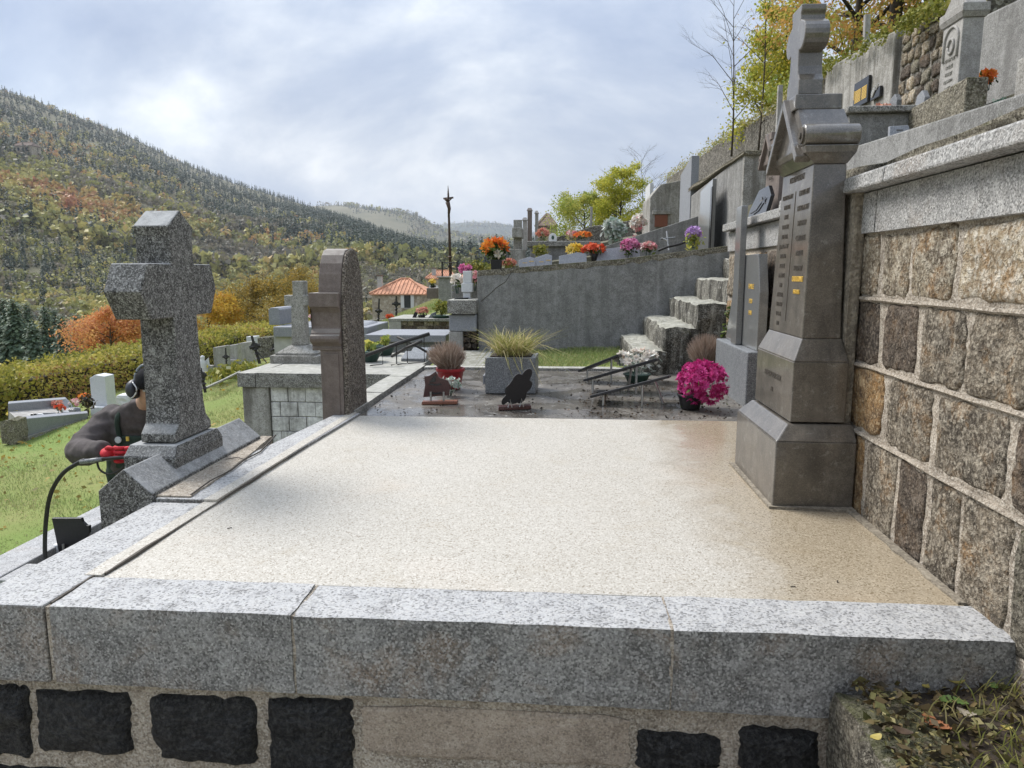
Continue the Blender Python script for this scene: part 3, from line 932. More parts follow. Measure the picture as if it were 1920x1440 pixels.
def face_stone(to_world, poly, proud, seed, sink=0.03, ragged=0.012, rings=((0.0, 0.35), (0.12, 0.85), (0.45, 1.0)), per=5):
    """a rough stone seen from the front: its outline wanders, its face bulges. poly: corners (u,v) counter-clockwise"""
    rg = random.Random(seed)
    n = len(poly)
    out = []
    for i in range(n):
        a, b = poly[i], poly[(i + 1) % n]
        for k in range(per):
            t = (k + (0.0 if k else 0.12)) / per
            out.append((a[0] + (b[0] - a[0]) * t, a[1] + (b[1] - a[1]) * t))
    cx, cy = sum(p[0] for p in poly) / n, sum(p[1] for p in poly) / n
    m = len(out)
    fr = 2.6 / (0.02 + max(max(p[0] for p in poly) - min(p[0] for p in poly), max(p[1] for p in poly) - min(p[1] for p in poly)))
    out2 = []
    for i, p in enumerate(out):
        w = ragged
        if i % per == 0:                       # knock the corner off
            p = (p[0] + (cx - p[0]) * 0.035, p[1] + (cy - p[1]) * 0.035)
        out2.append((p[0] + rg.uniform(-w, w), p[1] + rg.uniform(-w, w)))
    vs_, fs = [], []
    levels = [(-0.02, -sink)] + [(ins, proud * d) for ins, d in rings]
    for li, (ins, d) in enumerate(levels):
        for i, p in enumerate(out2):
            q = (p[0] + (cx - p[0]) * max(ins, 0), p[1] + (cy - p[1]) * max(ins, 0))
            dd = d + (proud * ((0.9 if li > 1 else 0.4) * mnoise.noise(Vector((q[0] * fr, q[1] * fr, seed * 1.7))) + 0.35 * mnoise.noise(Vector((q[0] * fr * 2.7, q[1] * fr * 2.7, seed * 0.7)))) if li > 0 else 0)
            vs_.append(to_world(q[0], q[1], dd))
    for li in range(len(levels) - 1):
        for i in range(m):
            fs.append((li * m + i, li * m + (i + 1) % m, (li + 1) * m + (i + 1) % m, (li + 1) * m + i))
    last = (len(levels) - 1) * m
    vs_.append(to_world(cx, cy, proud * (1.05 + 0.9 * mnoise.noise(Vector((cx * fr, cy * fr, seed * 1.7))))))
    for i in range(m):
        fs.append((last + i, last + (i + 1) % m, len(vs_) - 1))
    return MB().add(vs_, fs)


def quad(u0, u1, v0, v1, rg, j=0.01):
    q = [(u0, v0), (u1, v0), (u1, v1), (u0, v1)]
    return [(a + rg.uniform(-j, j), b + rg.uniform(-j, j)) for a, b in q]


tomb = thing('platform_tomb', 'freshly washed cream concrete tomb with grey granite kerbs on a black stone base', 'tomb', (-0.2, 1.735, -1.0))
# core under the slab, set back from the kerbs
MB().box(-1.66, 1.06, 1.765, 4.40, -1.0, -0.225).build('mortar', S['mortar'], tomb)
MB().box(-1.372, 1.095, 1.932, 4.40, -0.2, 0.0).build('slab', S['slab'], tomb, bevel=0.004)
def strip(y0, y1, z):
    a, b = [], []
    for k in range(17):
        y = y0 + (y1 - y0) * k / 16
        x = -1.374 + 0.056 * (y - 1.934) / 2.466
        a.append((x, y))
        b.append((x - 0.052 + 0.008 * mnoise.noise(Vector((y * 9, 4, 4))), y))
    return MB().prism(a + b[::-1], 'z', -0.2, z).build('mortar_strip', S['slab'], tomb)


strip(1.934, 2.622, 0.0085)
strip(2.624, 4.40, 0.0185)
# front kerb: three stones with thin open joints, and the long left kerb whose end shows at the corner
for (x0, x1, dz, dy, s) in ((-1.392, -0.7156, 0.002, 0.0, 1), (-0.7140, 0.2792, -0.002, 0.003, 2), (0.2808, 1.12, 0.0, -0.002, 3)):
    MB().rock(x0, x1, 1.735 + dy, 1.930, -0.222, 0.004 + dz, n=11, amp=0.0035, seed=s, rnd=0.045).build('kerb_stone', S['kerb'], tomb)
for xj in (-1.397, -0.7148, 0.2800):
    MB().box(xj - 0.006, xj + 0.006, 1.7395, 1.929, -0.215, 0.0006).build('joint', S['mortar'], tomb)
# left kerb runs away from the camera; the second length is a little lower and cracked
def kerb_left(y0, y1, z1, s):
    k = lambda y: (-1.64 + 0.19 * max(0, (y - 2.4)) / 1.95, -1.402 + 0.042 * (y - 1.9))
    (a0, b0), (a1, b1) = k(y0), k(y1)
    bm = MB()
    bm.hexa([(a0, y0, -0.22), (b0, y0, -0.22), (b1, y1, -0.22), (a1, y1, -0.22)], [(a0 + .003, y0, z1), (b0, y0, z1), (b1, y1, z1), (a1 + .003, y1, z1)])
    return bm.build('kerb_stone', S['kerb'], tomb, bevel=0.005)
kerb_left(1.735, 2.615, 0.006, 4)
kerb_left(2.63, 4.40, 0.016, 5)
_o = []
for k in range(25):
    y = 2.645 + 1.05 * k / 24
    _o.append((-1.478 - 0.105 * (k / 24) ** 1.5 + 0.014 * mnoise.noise(Vector((y * 9, 1, 0))), y))
for k in range(25):
    y = 3.695 - 1.05 * k / 24
    _o.append((-1.655 + 0.02 * (1 - k / 24) + 0.012 * mnoise.noise(Vector((y * 11, 5, 0))), y))
MB().prism(_o, 'z', -0.1, 0.0235).build('mortar_patch', S['mortar'], tomb)
for (pts, rr) in (([(-1.482, 2.66), (-1.50, 2.85), (-1.488, 3.02), (-1.51, 3.2), (-1.50, 3.36), (-1.535, 3.55), (-1.57, 3.72)], 0.0045), ([(-1.50, 3.2), (-1.56, 3.24), (-1.60, 3.2)], 0.003)):
    MB().tube([(a, b, 0.0235) for a, b in pts], rr, 4).build('crack', S['ink'], tomb)
_c = [(-1.372 + 0.056 * (y - 1.93) / 2.47 + 0.004 * mnoise.noise(Vector((y * 7, 3, 1))), y, 0.004 if y < 2.62 else 0.008) for y in np.linspace(1.95, 4.38, 60)]
_r = [0.0012 + 0.0065 * max(0.0, 0.35 + mnoise.noise(Vector((p[1] * 2.6, 8, 2)))) for p in _c]
MB().tube(_c, _r, 5).build('crack', S['ink'], tomb)
MB().tube([(-1.397 + 0.006 * mnoise.noise(Vector((y * 40, 0, 0))), y, 0.0035) for y in np.linspace(1.755, 1.94, 16)], 0.005, 5).build('crack', S['ink'], tomb)
# base course under the kerb: black basalt, one beige block, wide pointing
fy = lambda u, v, d: (u, 1.765 - d, v)
base_stones = [(-1.66, -1.502, -0.252, -0.47, 'basalt'), (-1.478, -1.200, -0.258, -0.452, 'basalt'), (-1.150, -0.842, -0.252, -0.450, 'basalt'), (-0.800, -0.566, -0.252, -0.47, 'basalt'),
               (-0.540, 0.180, -0.256, -0.405, 'beige_block'), (0.205, 0.425, -0.292, -0.40, 'basalt'), (0.462, 0.672, -0.276, -0.40, 'basalt'),
               (-1.65, -1.28, -0.50, -0.74, 'basalt'), (-1.22, -0.80, -0.49, -0.74, 'basalt'), (-0.74, -0.30, -0.51, -0.76, 'basalt'), (-0.24, 0.12, -0.445, -0.70, 'basalt'), (0.2, 0.62, -0.455, -0.70, 'basalt')]
for i, (u0, u1, v1, v0, m) in enumerate(base_stones):
    rg = random.Random(40 + i)
    if m == 'beige_block':
        face_stone(fy, quad(u0, u1, v0, v1, rg, 0.004), 0.012, 40 + i, ragged=0.004, per=9).build('base_stone', S[m], tomb, smooth=False)
    else:
        face_stone(fy, quad(u0, u1, v0, v1, rg, 0.010), 0.026, 40 + i, ragged=0.005, per=11, rings=((0.0, 0.05), (0.06, 0.55), (0.2, 0.9), (0.38, 1.0), (0.56, 1.1), (0.78, 1.0))).build('base_stone', S[m], tomb)
# small twigs left on the slab
for i, (x, y, l, a) in enumerate(((-1.19, 2.36, 0.016, 0.4), (0.655, 2.02, 0.014, 0.1), (0.80, 2.06, 0.012, 1.2))):
    o = MB().tube([(x, y, 0.0025), (x + l * math.cos(a), y + l * math.sin(a), 0.0035)], 0.0016, 5).build('twig', S['bark_dk'])
    tag(o, ['dark twig lying by the left crack of the cream slab', 'longer dark twig lying on the damp cream slab near the front kerb', 'tiny dark twig lying on the damp slab beside the brown stone wall'][i], 'twig', 'twigs on the cream slab')

# ---------------------------------------------------------------- stone wall on the right
RW = 1.10
wall = thing('retaining_wall', 'brown rubble stone wall with granite band and coping beside the cream slab', 'wall', (1.25, 2.4, -0.7))
MB().box(RW + 0.012, RW + 0.32, 0.6, 3.72, -0.75, 1.19).build('mortar', S['mortar'], wall)
fx = lambda u, v, d: (RW + 0.012 - d, -u, v)     # u = -y so that the outline stays counter-clockwise seen from -X
courses = [
    (-0.03, 0.285, [(3.70, 3.45), (2.90, 2.70), (2.665, 2.435), (2.40, 2.235), (2.195, 2.03), (2.00, 1.80), (1.77, 1.50), (1.47, 1.15), (1.12, 0.75)]),
    (0.318, 0.540, [(3.70, 3.40), (2.90, 2.575), (2.535, 2.245), (2.20, 1.86), (1.82, 1.45), (1.41, 1.05), (1.0, 0.7)]),
    (0.572, 0.785, [(3.70, 3.42), (2.90, 2.66), (2.60, 2.37), (2.33, 2.095), (2.06, 1.80), (1.77, 1.40), (1.36, 1.0)]),
    (0.822, 1.030, [(3.70, 3.44), (2.90, 2.69), (2.655, 2.475), (2.44, 2.185), (2.145, 1.74), (1.71, 1.35), (1.32, 0.9)]),
    (-0.40, -0.06, [(1.72, 1.42), (1.39, 1.05), (1.02, 0.7)]),
    (-0.74, -0.43, [(1.76, 1.50), (1.45, 1.1), (1.06, 0.7)]),
]
pick = {(0, 1): 'fieldstone_ru', (0, 2): 'fieldstone_md', (0, 3): 'fieldstone_dk', (0, 4): 'fieldstone_md', (0, 5): 'fieldstone_md', (1, 1): 'fieldstone_ru', (1, 2): 'fieldstone_md', (1, 3): 'fieldstone_md', (1, 4): 'fieldstone_dk',
        (2, 1): 'fieldstone_dk', (2, 2): 'fieldstone_dk', (2, 3): 'fieldstone_md', (2, 4): 'fieldstone_md', (3, 1): 'fieldstone', (3, 2): 'fieldstone', (3, 3): 'fieldstone', (3, 4): 'fieldstone_lt', (0, 6): 'mossy_dk', (0, 7): 'mossy_dk', (1, 5): 'mossy_dk', (2, 5): 'mossy_dk'}
for ci, (v0, v1, cells) in enumerate(courses):
    for k, (ya, yb) in enumerate(cells):
        rg = random.Random(ci * 31 + k)
        m = pick.get((ci, k), 'fieldstone_dk' if (ci + k) % 2 else 'fieldstone_md')
        p = quad(-ya - 0.004, -yb + 0.004, v0 - 0.003, v1 + 0.003, rg, 0.010)
        face_stone(fx, p, rg.uniform(0.004, 0.008), ci * 57 + k, ragged=0.007, per=8, rings=((0.0, 0.05), (0.05, 0.8), (0.28, 1.0), (0.5, 1.0), (0.75, 1.0))).build('stone', S[m], wall, smooth=True)
# dirt and broken mortar where wall meets slab
_a, _b = [], []
for k in range(40):
    y = 1.94 + 0.80 * k / 39
    _a.append((1.100, y))
    _b.append((1.078 - 0.012 * mnoise.noise(Vector((y * 14, 2, 2))) - 0.010 * (k / 39), y))
MB().prism(_a + _b[::-1], 'z', 0.0006, 0.007).build('dirt_seam', S['mortar_dk'], wall)
# raised pointing ridges along the bed joints
for v in (0.301, 0.556, 0.803):
    pts = [(RW + 0.006 + 0.004 * mnoise.noise(Vector((y * 9, v * 5, 0))), y, v + 0.006 * mnoise.noise(Vector((y * 4, v * 7, 2)))) for y in np.linspace(0.7, 3.7, 60)]
    MB().tube(pts, 0.009, 5).build('pointing', S['mortar'], wall)
for (ya, yb) in ((3.70, 2.71), (2.704, 1.60), (1.594, 0.62)):
    MB().rock(RW - 0.012, RW + 0.2, yb, ya, 1.040, 1.186, n=3, amp=0.002, seed=int(ya * 10), rnd=0.05).build('granite_panel', S['granite_fine'], wall)
for (ya, yb) in ((3.70, 2.52), (2.515, 1.33), (1.325, 0.62)):
    bm = MB().frustum((RW - 0.075, RW + 0.33, yb, ya), 1.190, (RW - 0.07, RW + 0.33, yb, ya), 1.245)
    bm.build('coping_stone', S['granite_fine'], wall, bevel=0.008)

# ---------------------------------------------------------------- plants: bouquets, pots, trees
def blooms(rng, centers, normals, size, petals=8, cup=0.45, wid=0.5, layers=1):
    V = []
    for lay in range(layers):
        for c, n in zip(centers, normals):
            n = n / (np.linalg.norm(n) + 1e-9)
            a = np.cross(n, [0.3, 0.5, 0.8])
            a /= np.linalg.norm(a) + 1e-9
            b = np.cross(n, a)
            s = size * (0.75 + 0.5 * rng.random()) * (1 - 0.3 * lay)
            ph = rng.random() * 6.28
            for k in range(petals):
                t = ph + 2 * np.pi * k / petals
                r = a * np.cos(t) + b * np.sin(t)
                d = r + n * (cup + 0.5 * lay + 0.25 * rng.normal())
                d /= np.linalg.norm(d)
                e = np.cross(d, n)
                e /= np.linalg.norm(e) + 1e-9
                V += [c, c + d * s * 0.6 + e * s * wid * 0.5, c + d * s, c + d * s * 0.6 - e * s * wid * 0.5]
    V = np.array(V)
    return V, np.arange(len(V)).reshape(-1, 4)


def on_ellipsoid(rng, n, c, r, lo=-0.2, jitter=0.12):
    d = rng.normal(size=(n * 3 + 20, 3))
    d /= np.linalg.norm(d, axis=1)[:, None]
    d = d[d[:, 2] > lo][:n]
    p = np.array(c) + d * np.array(r) * (1 - jitter * rng.random((len(d), 1)))
    return p, d


def pot_mesh(base, rt, rb, h, seg=20):
    t = 0.08 * rt
    return MB().lathe(base, [(rb * 0.92, 0.0), (rb, 0.004), (rt * 0.96, h * 0.84), (rt * 1.04, h * 0.85), (rt * 1.05, h), (rt * 0.93, h), (rt * 0.88, h * 0.86), (0.0, h * 0.85)], seg)


def bouquet(name, label, cat, base, ctr, r, petal, nb, bs, leaf='plantgreen', nl=60, ls=0.03, pot=None, seed=0, group=None, cup=0.45, petals=8, wid=0.5, layers=1, lo=-0.2, stems=True):
    """base: foot of the pot or stems; ctr: middle of the flower head; pot: (top radius, bottom radius, height, material)"""
    rng = np.random.default_rng(seed)
    o = thing(name, label, cat, base, group)
    if pot:
        pot_mesh(base, *pot[:3]).build('pot', pot[3], o, smooth=True, bevel=0.002)
    p, d = on_ellipsoid(rng, nb, ctr, r, lo, 0.22)
    d = d + 0.35 * rng.normal(size=d.shape)
    v, f = blooms(rng, p, d, bs, petals, cup, wid, layers)
    np_mesh('flower_heads', v, f, L[petal], o, tint=np.clip(np.repeat(rng.random(len(p) * layers), petals) * 0.75 + 0.25 * rng.random(len(f)), 0, 1))
    if nl:
        q = np.array(ctr) + rng.normal(size=(nl, 3)) * np.array(r) * 0.5 + np.array([0, 0, -0.45 * r[2]])
        q = np.concatenate([q, on_ellipsoid(rng, nl // 2, np.array(ctr) - [0, 0, 0.15 * r[2]], np.array(r) * 1.04, -0.7)[0]])
        v, f = leaf_quads(rng, q, ls, aspect=0.45)
        np_mesh('leaves', v, f, L[leaf], o, tint=rng.random(len(f)))
    if stems:
        mb = MB()
        z0 = base[2] + (pot[2] * 0.85 if pot else 0)
        for k in range(6):
            a = 6.28 * k / 6
            mb.tube([(base[0] + 0.15 * r[0] * math.cos(a), base[1] + 0.15 * r[1] * math.sin(a), z0), (ctr[0] + 0.5 * r[0] * math.cos(a), ctr[1] + 0.5 * r[1] * math.sin(a), ctr[2])], 0.003 if r[2] < 0.3 else 0.006, 4)
        mb.build('stems', S['green_pot'], o)
    return o


def shrub(name, label, cat, base, ctr, r, leaf, n, ls, seed=0, pot=None, group=None, kind='ball', stem_mat=None):
    """kind ball: leaves through a rounded volume; kind spray: upright thin twigs fanning from the base"""
    rng = np.random.default_rng(seed)
    o = thing(name, label, cat, base, group)
    if pot:
        pot_mesh(base, *pot[:3]).build('pot', pot[3], o, smooth=True, bevel=0.002)
    if kind == 'ball':
        d = rng.normal(size=(n, 3))
        d /= np.linalg.norm(d, axis=1)[:, None]
        u = rng.random(n) ** 0.45
        lump = 1 + 0.22 * np.sin(d[:, 0] * 5 + seed) * np.cos(d[:, 1] * 4 + 2 * seed) + 0.12 * np.sin(d[:, 2] * 9 + seed)
        c = np.array(ctr) + d * (u * lump)[:, None] * np.array(r)
        v, f = leaf_quads(rng, c, ls, aspect=0.55)
        np_mesh('foliage', v, f, L[leaf], o, tint=np.clip(0.5 + 0.22 * np.sin(c[:, 0] * 9 / r[0] * 0.4 + seed) + 0.28 * rng.normal(size=n), 0, 1))
    else:
        V = []
        b = np.array(base) + [0, 0, (pot[2] * 0.85 if pot else 0)]
        p, d = on_ellipsoid(rng, n, ctr, r, -0.55, 0.45)
        s = b + rng.normal(size=(len(p), 3)) * np.array([r[0], r[1], 0]) * 0.16
        mid = (s + p) / 2 + (p - s) * np.array([0.12, 0.12, 0.0]) + np.array([0, 0, 0.06 * r[2]])
        side = np.cross(p - s, [0, 0.95, 0.3])
        side /= np.linalg.norm(side, axis=1)[:, None] + 1e-9
        w = ls * (0.7 + 0.6 * rng.random((len(p), 1)))
        v = np.concatenate([np.stack([s - side * w * 0.3, s + side * w * 0.3, mid + side * w * 0.5, mid - side * w * 0.5], 1), np.stack([mid - side * w * 0.5, mid + side * w * 0.5, p + side * w * 0.12, p - side * w * 0.12], 1)]).reshape(-1, 3)
        f = np.arange(len(v)).reshape(-1, 4)
        np_mesh('twigs', v, f, L[leaf], o, tint=np.tile(rng.random(len(p)), 2))
    mb = MB()
    for k in range(4):
        a = 6.28 * k / 4 + seed
        mb.tube([base, (ctr[0] + 0.3 * r[0] * math.cos(a), ctr[1] + 0.3 * r[1] * math.sin(a), ctr[2] + 0.2 * r[2])], [0.02 * r[2] + 0.003, 0.004], 5)
    mb.build('stems', stem_mat or S['bark'], o)
    return o


def tree(name, label, base, h, spread, leaf, nleaf, ls, seed, trunk_r=0.1, limbs=9, lo=0.3, group=None, twig=3, gap=0.5, bark='bark', lean=(0, 0), cat='tree', up=0.6, crown_w=1.0):
    """tapered trunk, limbs and sub-branches; leaves gathered in clumps round the branch ends"""
    rg = random.Random(seed)
    rng = np.random.default_rng(seed)
    o = thing(name, label, cat, base, group)
    B = Vector(base)
    mb = MB()
    path = [B + Vector((lean[0] * t + 0.03 * h * math.sin(3.1 * t + seed) * t, lean[1] * t + 0.03 * h * math.cos(2.3 * t + seed) * t, h * 0.88 * t)) for t in (0, 0.15, 0.3, 0.45, 0.6, 0.75, 0.88, 1.0)]
    mb.tube(path, [trunk_r * k for k in (1.25, 1.0, 0.85, 0.7, 0.52, 0.34, 0.2, 0.08)], 7)
    tips = []
    for i in range(limbs):
        t = lo + (0.98 - lo) * (i + rg.random()) / limbs
        k = min(int(t * 7), 6)
        p0 = path[k].lerp(path[k + 1], t * 7 - k)
        a = i * 2.4 + rg.uniform(-0.5, 0.5)
        ln = spread * (1.0 - 0.62 * ((t - lo) / (1 - lo)) ** 1.4) * rg.uniform(0.7, 1.1)
        d = Vector((math.cos(a), math.sin(a), up + 0.5 * rg.random()))
        p1 = p0 + Vector((d.x * ln * 0.5, d.y * ln * 0.5, d.z * ln * 0.38))
        p2 = p0 + Vector((d.x * ln + rg.uniform(-.1, .1) * ln, d.y * ln + rg.uniform(-.1, .1) * ln, d.z * ln * 0.62 + rg.uniform(-.08, .1) * ln))
        r0 = trunk_r * (0.62 - 0.42 * t)
        mb.tube([p0, p1, p2], [r0, r0 * 0.6, r0 * 0.18], 5)
        tips.append((p2, ln))
        for j in range(twig):
            s = rg.uniform(0.3, 0.95)
            q0 = p0.lerp(p1, s * 2) if s < 0.5 else p1.lerp(p2, s * 2 - 1)
            b = a + rg.uniform(-1.3, 1.3)
            l2 = ln * rg.uniform(0.25, 0.5)
            q1 = q0 + Vector((math.cos(b) * l2, math.sin(b) * l2, l2 * rg.uniform(0.1, 0.9)))
            mb.tube([q0, q0.lerp(q1, 0.5) + Vector((0, 0, 0.05 * l2)), q1], [r0 * 0.32, r0 * 0.22, r0 * 0.08], 4)
            tips.append((q1, ln * 0.75))
            if not leaf:
                for m_ in range(4):
                    b2 = b + rg.uniform(-1.2, 1.2)
                    l3 = l2 * rg.uniform(0.4, 0.8)
                    q2 = q0.lerp(q1, rg.uniform(0.4, 1.0))
                    q3 = q2 + Vector((math.cos(b2) * l3 * 0.7, math.sin(b2) * l3 * 0.7, l3 * rg.uniform(0.2, 1.0)))
                    mb.tube([q2, q3], [r0 * 0.12, r0 * 0.05], 3)
    tips.append((path[-1], spread * 0.6))
    mb.build('trunk', S[bark], o, smooth=True)
    if leaf and nleaf:
        C, T = [], []
        wts = np.array([l for _, l in tips])
        wts /= wts.sum()
        for (p, l), w in zip(tips, wts):
            n = int(nleaf * w * (1.5 if rg.random() > gap * 0.4 else 0.35))
            if n < 2:
                continue
            q = rng.normal(size=(n, 3)) * np.array([1, 1, 0.75]) * l * 0.24 * crown_w
            C.append(np.array(p) + q)
            T.append(np.clip(rg.random() * 0.6 + 0.2 + 0.22 * rng.normal(size=n), 0, 1))
        C = np.concatenate(C)
        v, f = leaf_quads(rng, C, ls, aspect=0.6)
        np_mesh('crown', v, f, L[leaf], o, tint=np.concatenate(T))
    return o


def conifer(label, base, h, w, seed, n=900, group='conifers on the slope below the hedge'):
    rng = np.random.default_rng(seed)
    o = thing('conifer_tree', label, 'conifer', base, group)
    MB().tube([base, (base[0], base[1], base[2] + h)], [0.022 * h, 0.004 * h], 6).build('trunk', S['bark_dk'], o)
    v = wood_kites(rng, np.array([base]), np.array([h]), np.array([w]), 'conifer', n)
    # finer sprays: shrink the clumps, many more of them
    v = v.reshape(-1, 4, 3)
    c = v.mean(axis=1, keepdims=True)
    v = (c + (v - c) * 0.34 + rng.normal(size=c.shape) * 0.025 * h).reshape(-1, 3)
    np_mesh('crown', v, np.arange(len(v)).reshape(-1, 4), L['conifer'], o, tint=rng.random(len(v) // 4))
    return o


def grass_patch(name, area, n, h, seed, leaf='grass', zf=None, wid=0.006, dens=None):
    """area: function of a random generator giving (x,y); blades are single triangles folded as thin kites"""
    rng = np.random.default_rng(seed)
    P = []
    rg = random.Random(seed)
    while len(P) < n:
        x, y = area(rg)
        if dens and rg.random() > dens(x, y):
            continue
        P.append((x, y, zf(x, y)))
    P = np.array(P)
    a = rng.random(n) * 6.283
    b = np.stack([np.cos(a), np.sin(a), np.zeros(n)], 1)
    l = rng.normal(size=(n, 3)) * np.array([0.42, 0.42, 0])
    hh = (h * (0.5 + 0.8 * rng.random(n)))[:, None]
    tip = P + np.concatenate([l[:, :2] * hh, hh], axis=1)
    mid = P + (tip - P) * 0.5 + np.array([0, 0, 0.1]) * hh
    w = wid * (0.7 + 0.6 * rng.random((n, 1)))
    v = np.stack([P - b * w * 0.5, P + b * w * 0.5, mid + b * w * 0.4, tip], axis=1).reshape(-1, 3)
    q = np.array([mnoise.noise(Vector((p[0] * 0.7, p[1] * 0.7, 2.0))) for p in P])
    o = np_mesh(name, v, np.arange(4 * n).reshape(-1, 4), L[leaf], tint=np.clip(0.48 + 0.55 * q + 0.2 * rng.normal(size=n), 0, 1), origin=tuple(P.mean(axis=0)))
    return tag(o, kind='stuff')

# ---------------------------------------------------------------- lettering helper
def text(body, size, loc, parent, mat, name='lettering', rot=(R(90), 0, R(-90)), depth=0.0008, sx=1.0, spacing=1.0, align='CENTER'):
    """raised letters; the default turn makes them read from the valley side (-X)"""
    cu = bpy.data.curves.new(name, 'FONT')
    cu.body = body
    cu.size = size
    cu.align_x = align
    cu.align_y = 'CENTER'
    cu.extrude = depth
    cu.resolution_u = 2
    cu.space_character = spacing
    tmp = bpy.data.objects.new(name + '_curve', cu)
    me = bpy.data.meshes.new_from_object(tmp)
    bpy.data.objects.remove(tmp)
    bpy.data.curves.remove(cu)
    me.materials.clear()
    me.materials.append(mat)
    o = bpy.data.objects.new(name, me)
    COL.objects.link(o)
    o.parent = parent
    o.location = Vector(loc) - WL[parent.name]
    o.rotation_euler = rot
    o.scale = (sx, 1, 1)
    WL[o.name] = Vector(loc)
    return o


def arc(cx, cy, r, a0, a1, n):
    return [(cx + r * math.cos(R(a0 + (a1 - a0) * k / n)), cy + r * math.sin(R(a0 + (a1 - a0) * k / n))) for k in range(n + 1)]


# ---------------------------------------------------------------- the brown monument on the slab
def monument(loc, label, mat, with_letters=True, cross=True, scale=1.0, base=True):
    """faces -X; local origin on the slab at the middle of its back"""
    mon = thing('grave_monument', label, 'gravestone', loc)
    X0, Y0, Z0 = loc
    W = lambda x, y, z: (X0 + x * scale, Y0 + y * scale, Z0 + z * scale)

    def bx(r0, z0, r1, z1):
        b = MB()
        b.frustum((X0 + r0[0] * scale, X0 + r0[1] * scale, Y0 + r0[2] * scale, Y0 + r0[3] * scale), Z0 + z0 * scale, (X0 + r1[0] * scale, X0 + r1[1] * scale, Y0 + r1[2] * scale, Y0 + r1[3] * scale), Z0 + z1 * scale)
        return b
    if base:
        b = bx((-0.30, 0.0, -0.315, 0.315), -0.01, (-0.30, 0.0, -0.315, 0.315), 0.262)
        b2 = bx((-0.30, 0.0, -0.315, 0.315), 0.262, (-0.248, 0.0, -0.268, 0.268), 0.322)
        b.add(b2.v, b2.f).build('plinth', mat, mon, bevel=0.005)
        b = bx((-0.236, -0.03, -0.262, 0.262), 0.328, (-0.236, -0.03, -0.262, 0.262), 0.562)
        b2 = bx((-0.236, -0.03, -0.262, 0.262), 0.562, (-0.200, -0.05, -0.228, 0.228), 0.648)
        b.add(b2.v, b2.f).build('pedestal', mat, mon, bevel=0.004)
    bx((-0.200, -0.055, -0.228, 0.228), 0.648 if base else 0.2, (-0.184, -0.065, -0.196, 0.196), 1.300).build('shaft', mat, mon, bevel=0.005)
    # capital: cove, band, roll ends and a steep gable between them on the valley face
    bx((-0.186, -0.065, -0.198, 0.198), 1.300, (-0.222, -0.045, -0.226, 0.226), 1.335).build('cove', mat, mon)
    bx((-0.226, -0.045, -0.230, 0.230), 1.335, (-0.232, -0.04, -0.234, 0.234), 1.362).build('band', mat, mon, bevel=0.003)
    for s in (-1, 1):
        r = MB().lathe(W(-0.236, s * 0.205, 1.400), [(0.0385, 0.0), (0.040, 0.004), (0.040, 0.196), (0.038, 0.20)], 20, 'x')
        if scale != 1:
            r = MB().lathe(W(-0.236, s * 0.205, 1.400), [(a * scale, c * scale) for a, c in ((0.0385, 0.0), (0.040, 0.004), (0.040, 0.196), (0.038, 0.20))], 20, 'x')
        rr = r.build('roll', mat, mon, smooth=True, bevel=0.004)
        v = MB().lathe(W(-0.243, s * 0.205, 1.400), [(0.030 * scale, 0.0), (0.030 * scale, 0.01 * scale)], 16, 'x')
        v.lathe(W(-0.249, s * 0.205, 1.400), [(0.012 * scale, 0.0), (0.014 * scale, 0.012 * scale)], 12, 'x')
        v.build('scroll', S['ink'] if with_letters else mat, rr)
    pr = lambda pts: [(Y0 + a * scale, Z0 + c * scale) for a, c in pts]
    MB().prism(pr([(-0.168, 1.362), (0.168, 1.362), (0.10, 1.45), (0.0, 1.53), (-0.10, 1.45)]), 'x', X0 - 0.226 * scale, X0 - 0.06 * scale).build('gable', mat, mon, bevel=0.003)
    for s in (-1, 1):
        q = [(s * 0.190, 1.305), (s * 0.206, 1.326), (0.0, 1.572), (0.0, 1.532)]
        MB().prism(pr(q), 'x', X0 - 0.256 * scale, X0 - 0.2 * scale).build('raking_cornice', mat, mon, bevel=0.003)
    bx((-0.222, -0.045, -0.188, 0.188), 1.40, (-0.226, -0.055, -0.098, 0.098), 1.514).build('weathering', mat, mon)
    bx((-0.236, -0.060, -0.095, 0.095), 1.515, (-0.235, -0.061, -0.094, 0.094), 1.572).build('cross_block', mat, mon, bevel=0.004)
    if cross:
        # cross with hollowed, rounded arm ends, cut as one outline and extruded
        h = [(-0.078, 1.573), (0.078, 1.573), (0.076, 1.628), (0.060, 1.652), (0.052, 1.685), (0.050, 1.742)]
        arm = [(0.070, 1.738)] + arc(0.066, 1.792, 0.053, -80, 80, 9) + [(0.066, 1.850), (0.054, 1.850)]
        top = [(0.052, 1.872), (0.060, 1.884), (0.060, 1.906)]
        half = h[1:] + arm + top
        prof = [(h[0][0], h[0][1])] + half + [(-a, c) for a, c in half[::-1]][:-1]
        MB().prism(pr(prof), 'x', X0 - 0.222 * scale, X0 - 0.130 * scale).build('cross', mat, mon, bevel=0.004)
    return mon


mon = monument((1.10, 3.055, 0.0), 'tall brown stone monument topped by a round armed cross standing on the cream slab', S['brownstone'])


def FX(z):
    """the leaning valley face of the shaft at a height"""
    return 0.8995 + (z - 0.648) / 0.652 * 0.016


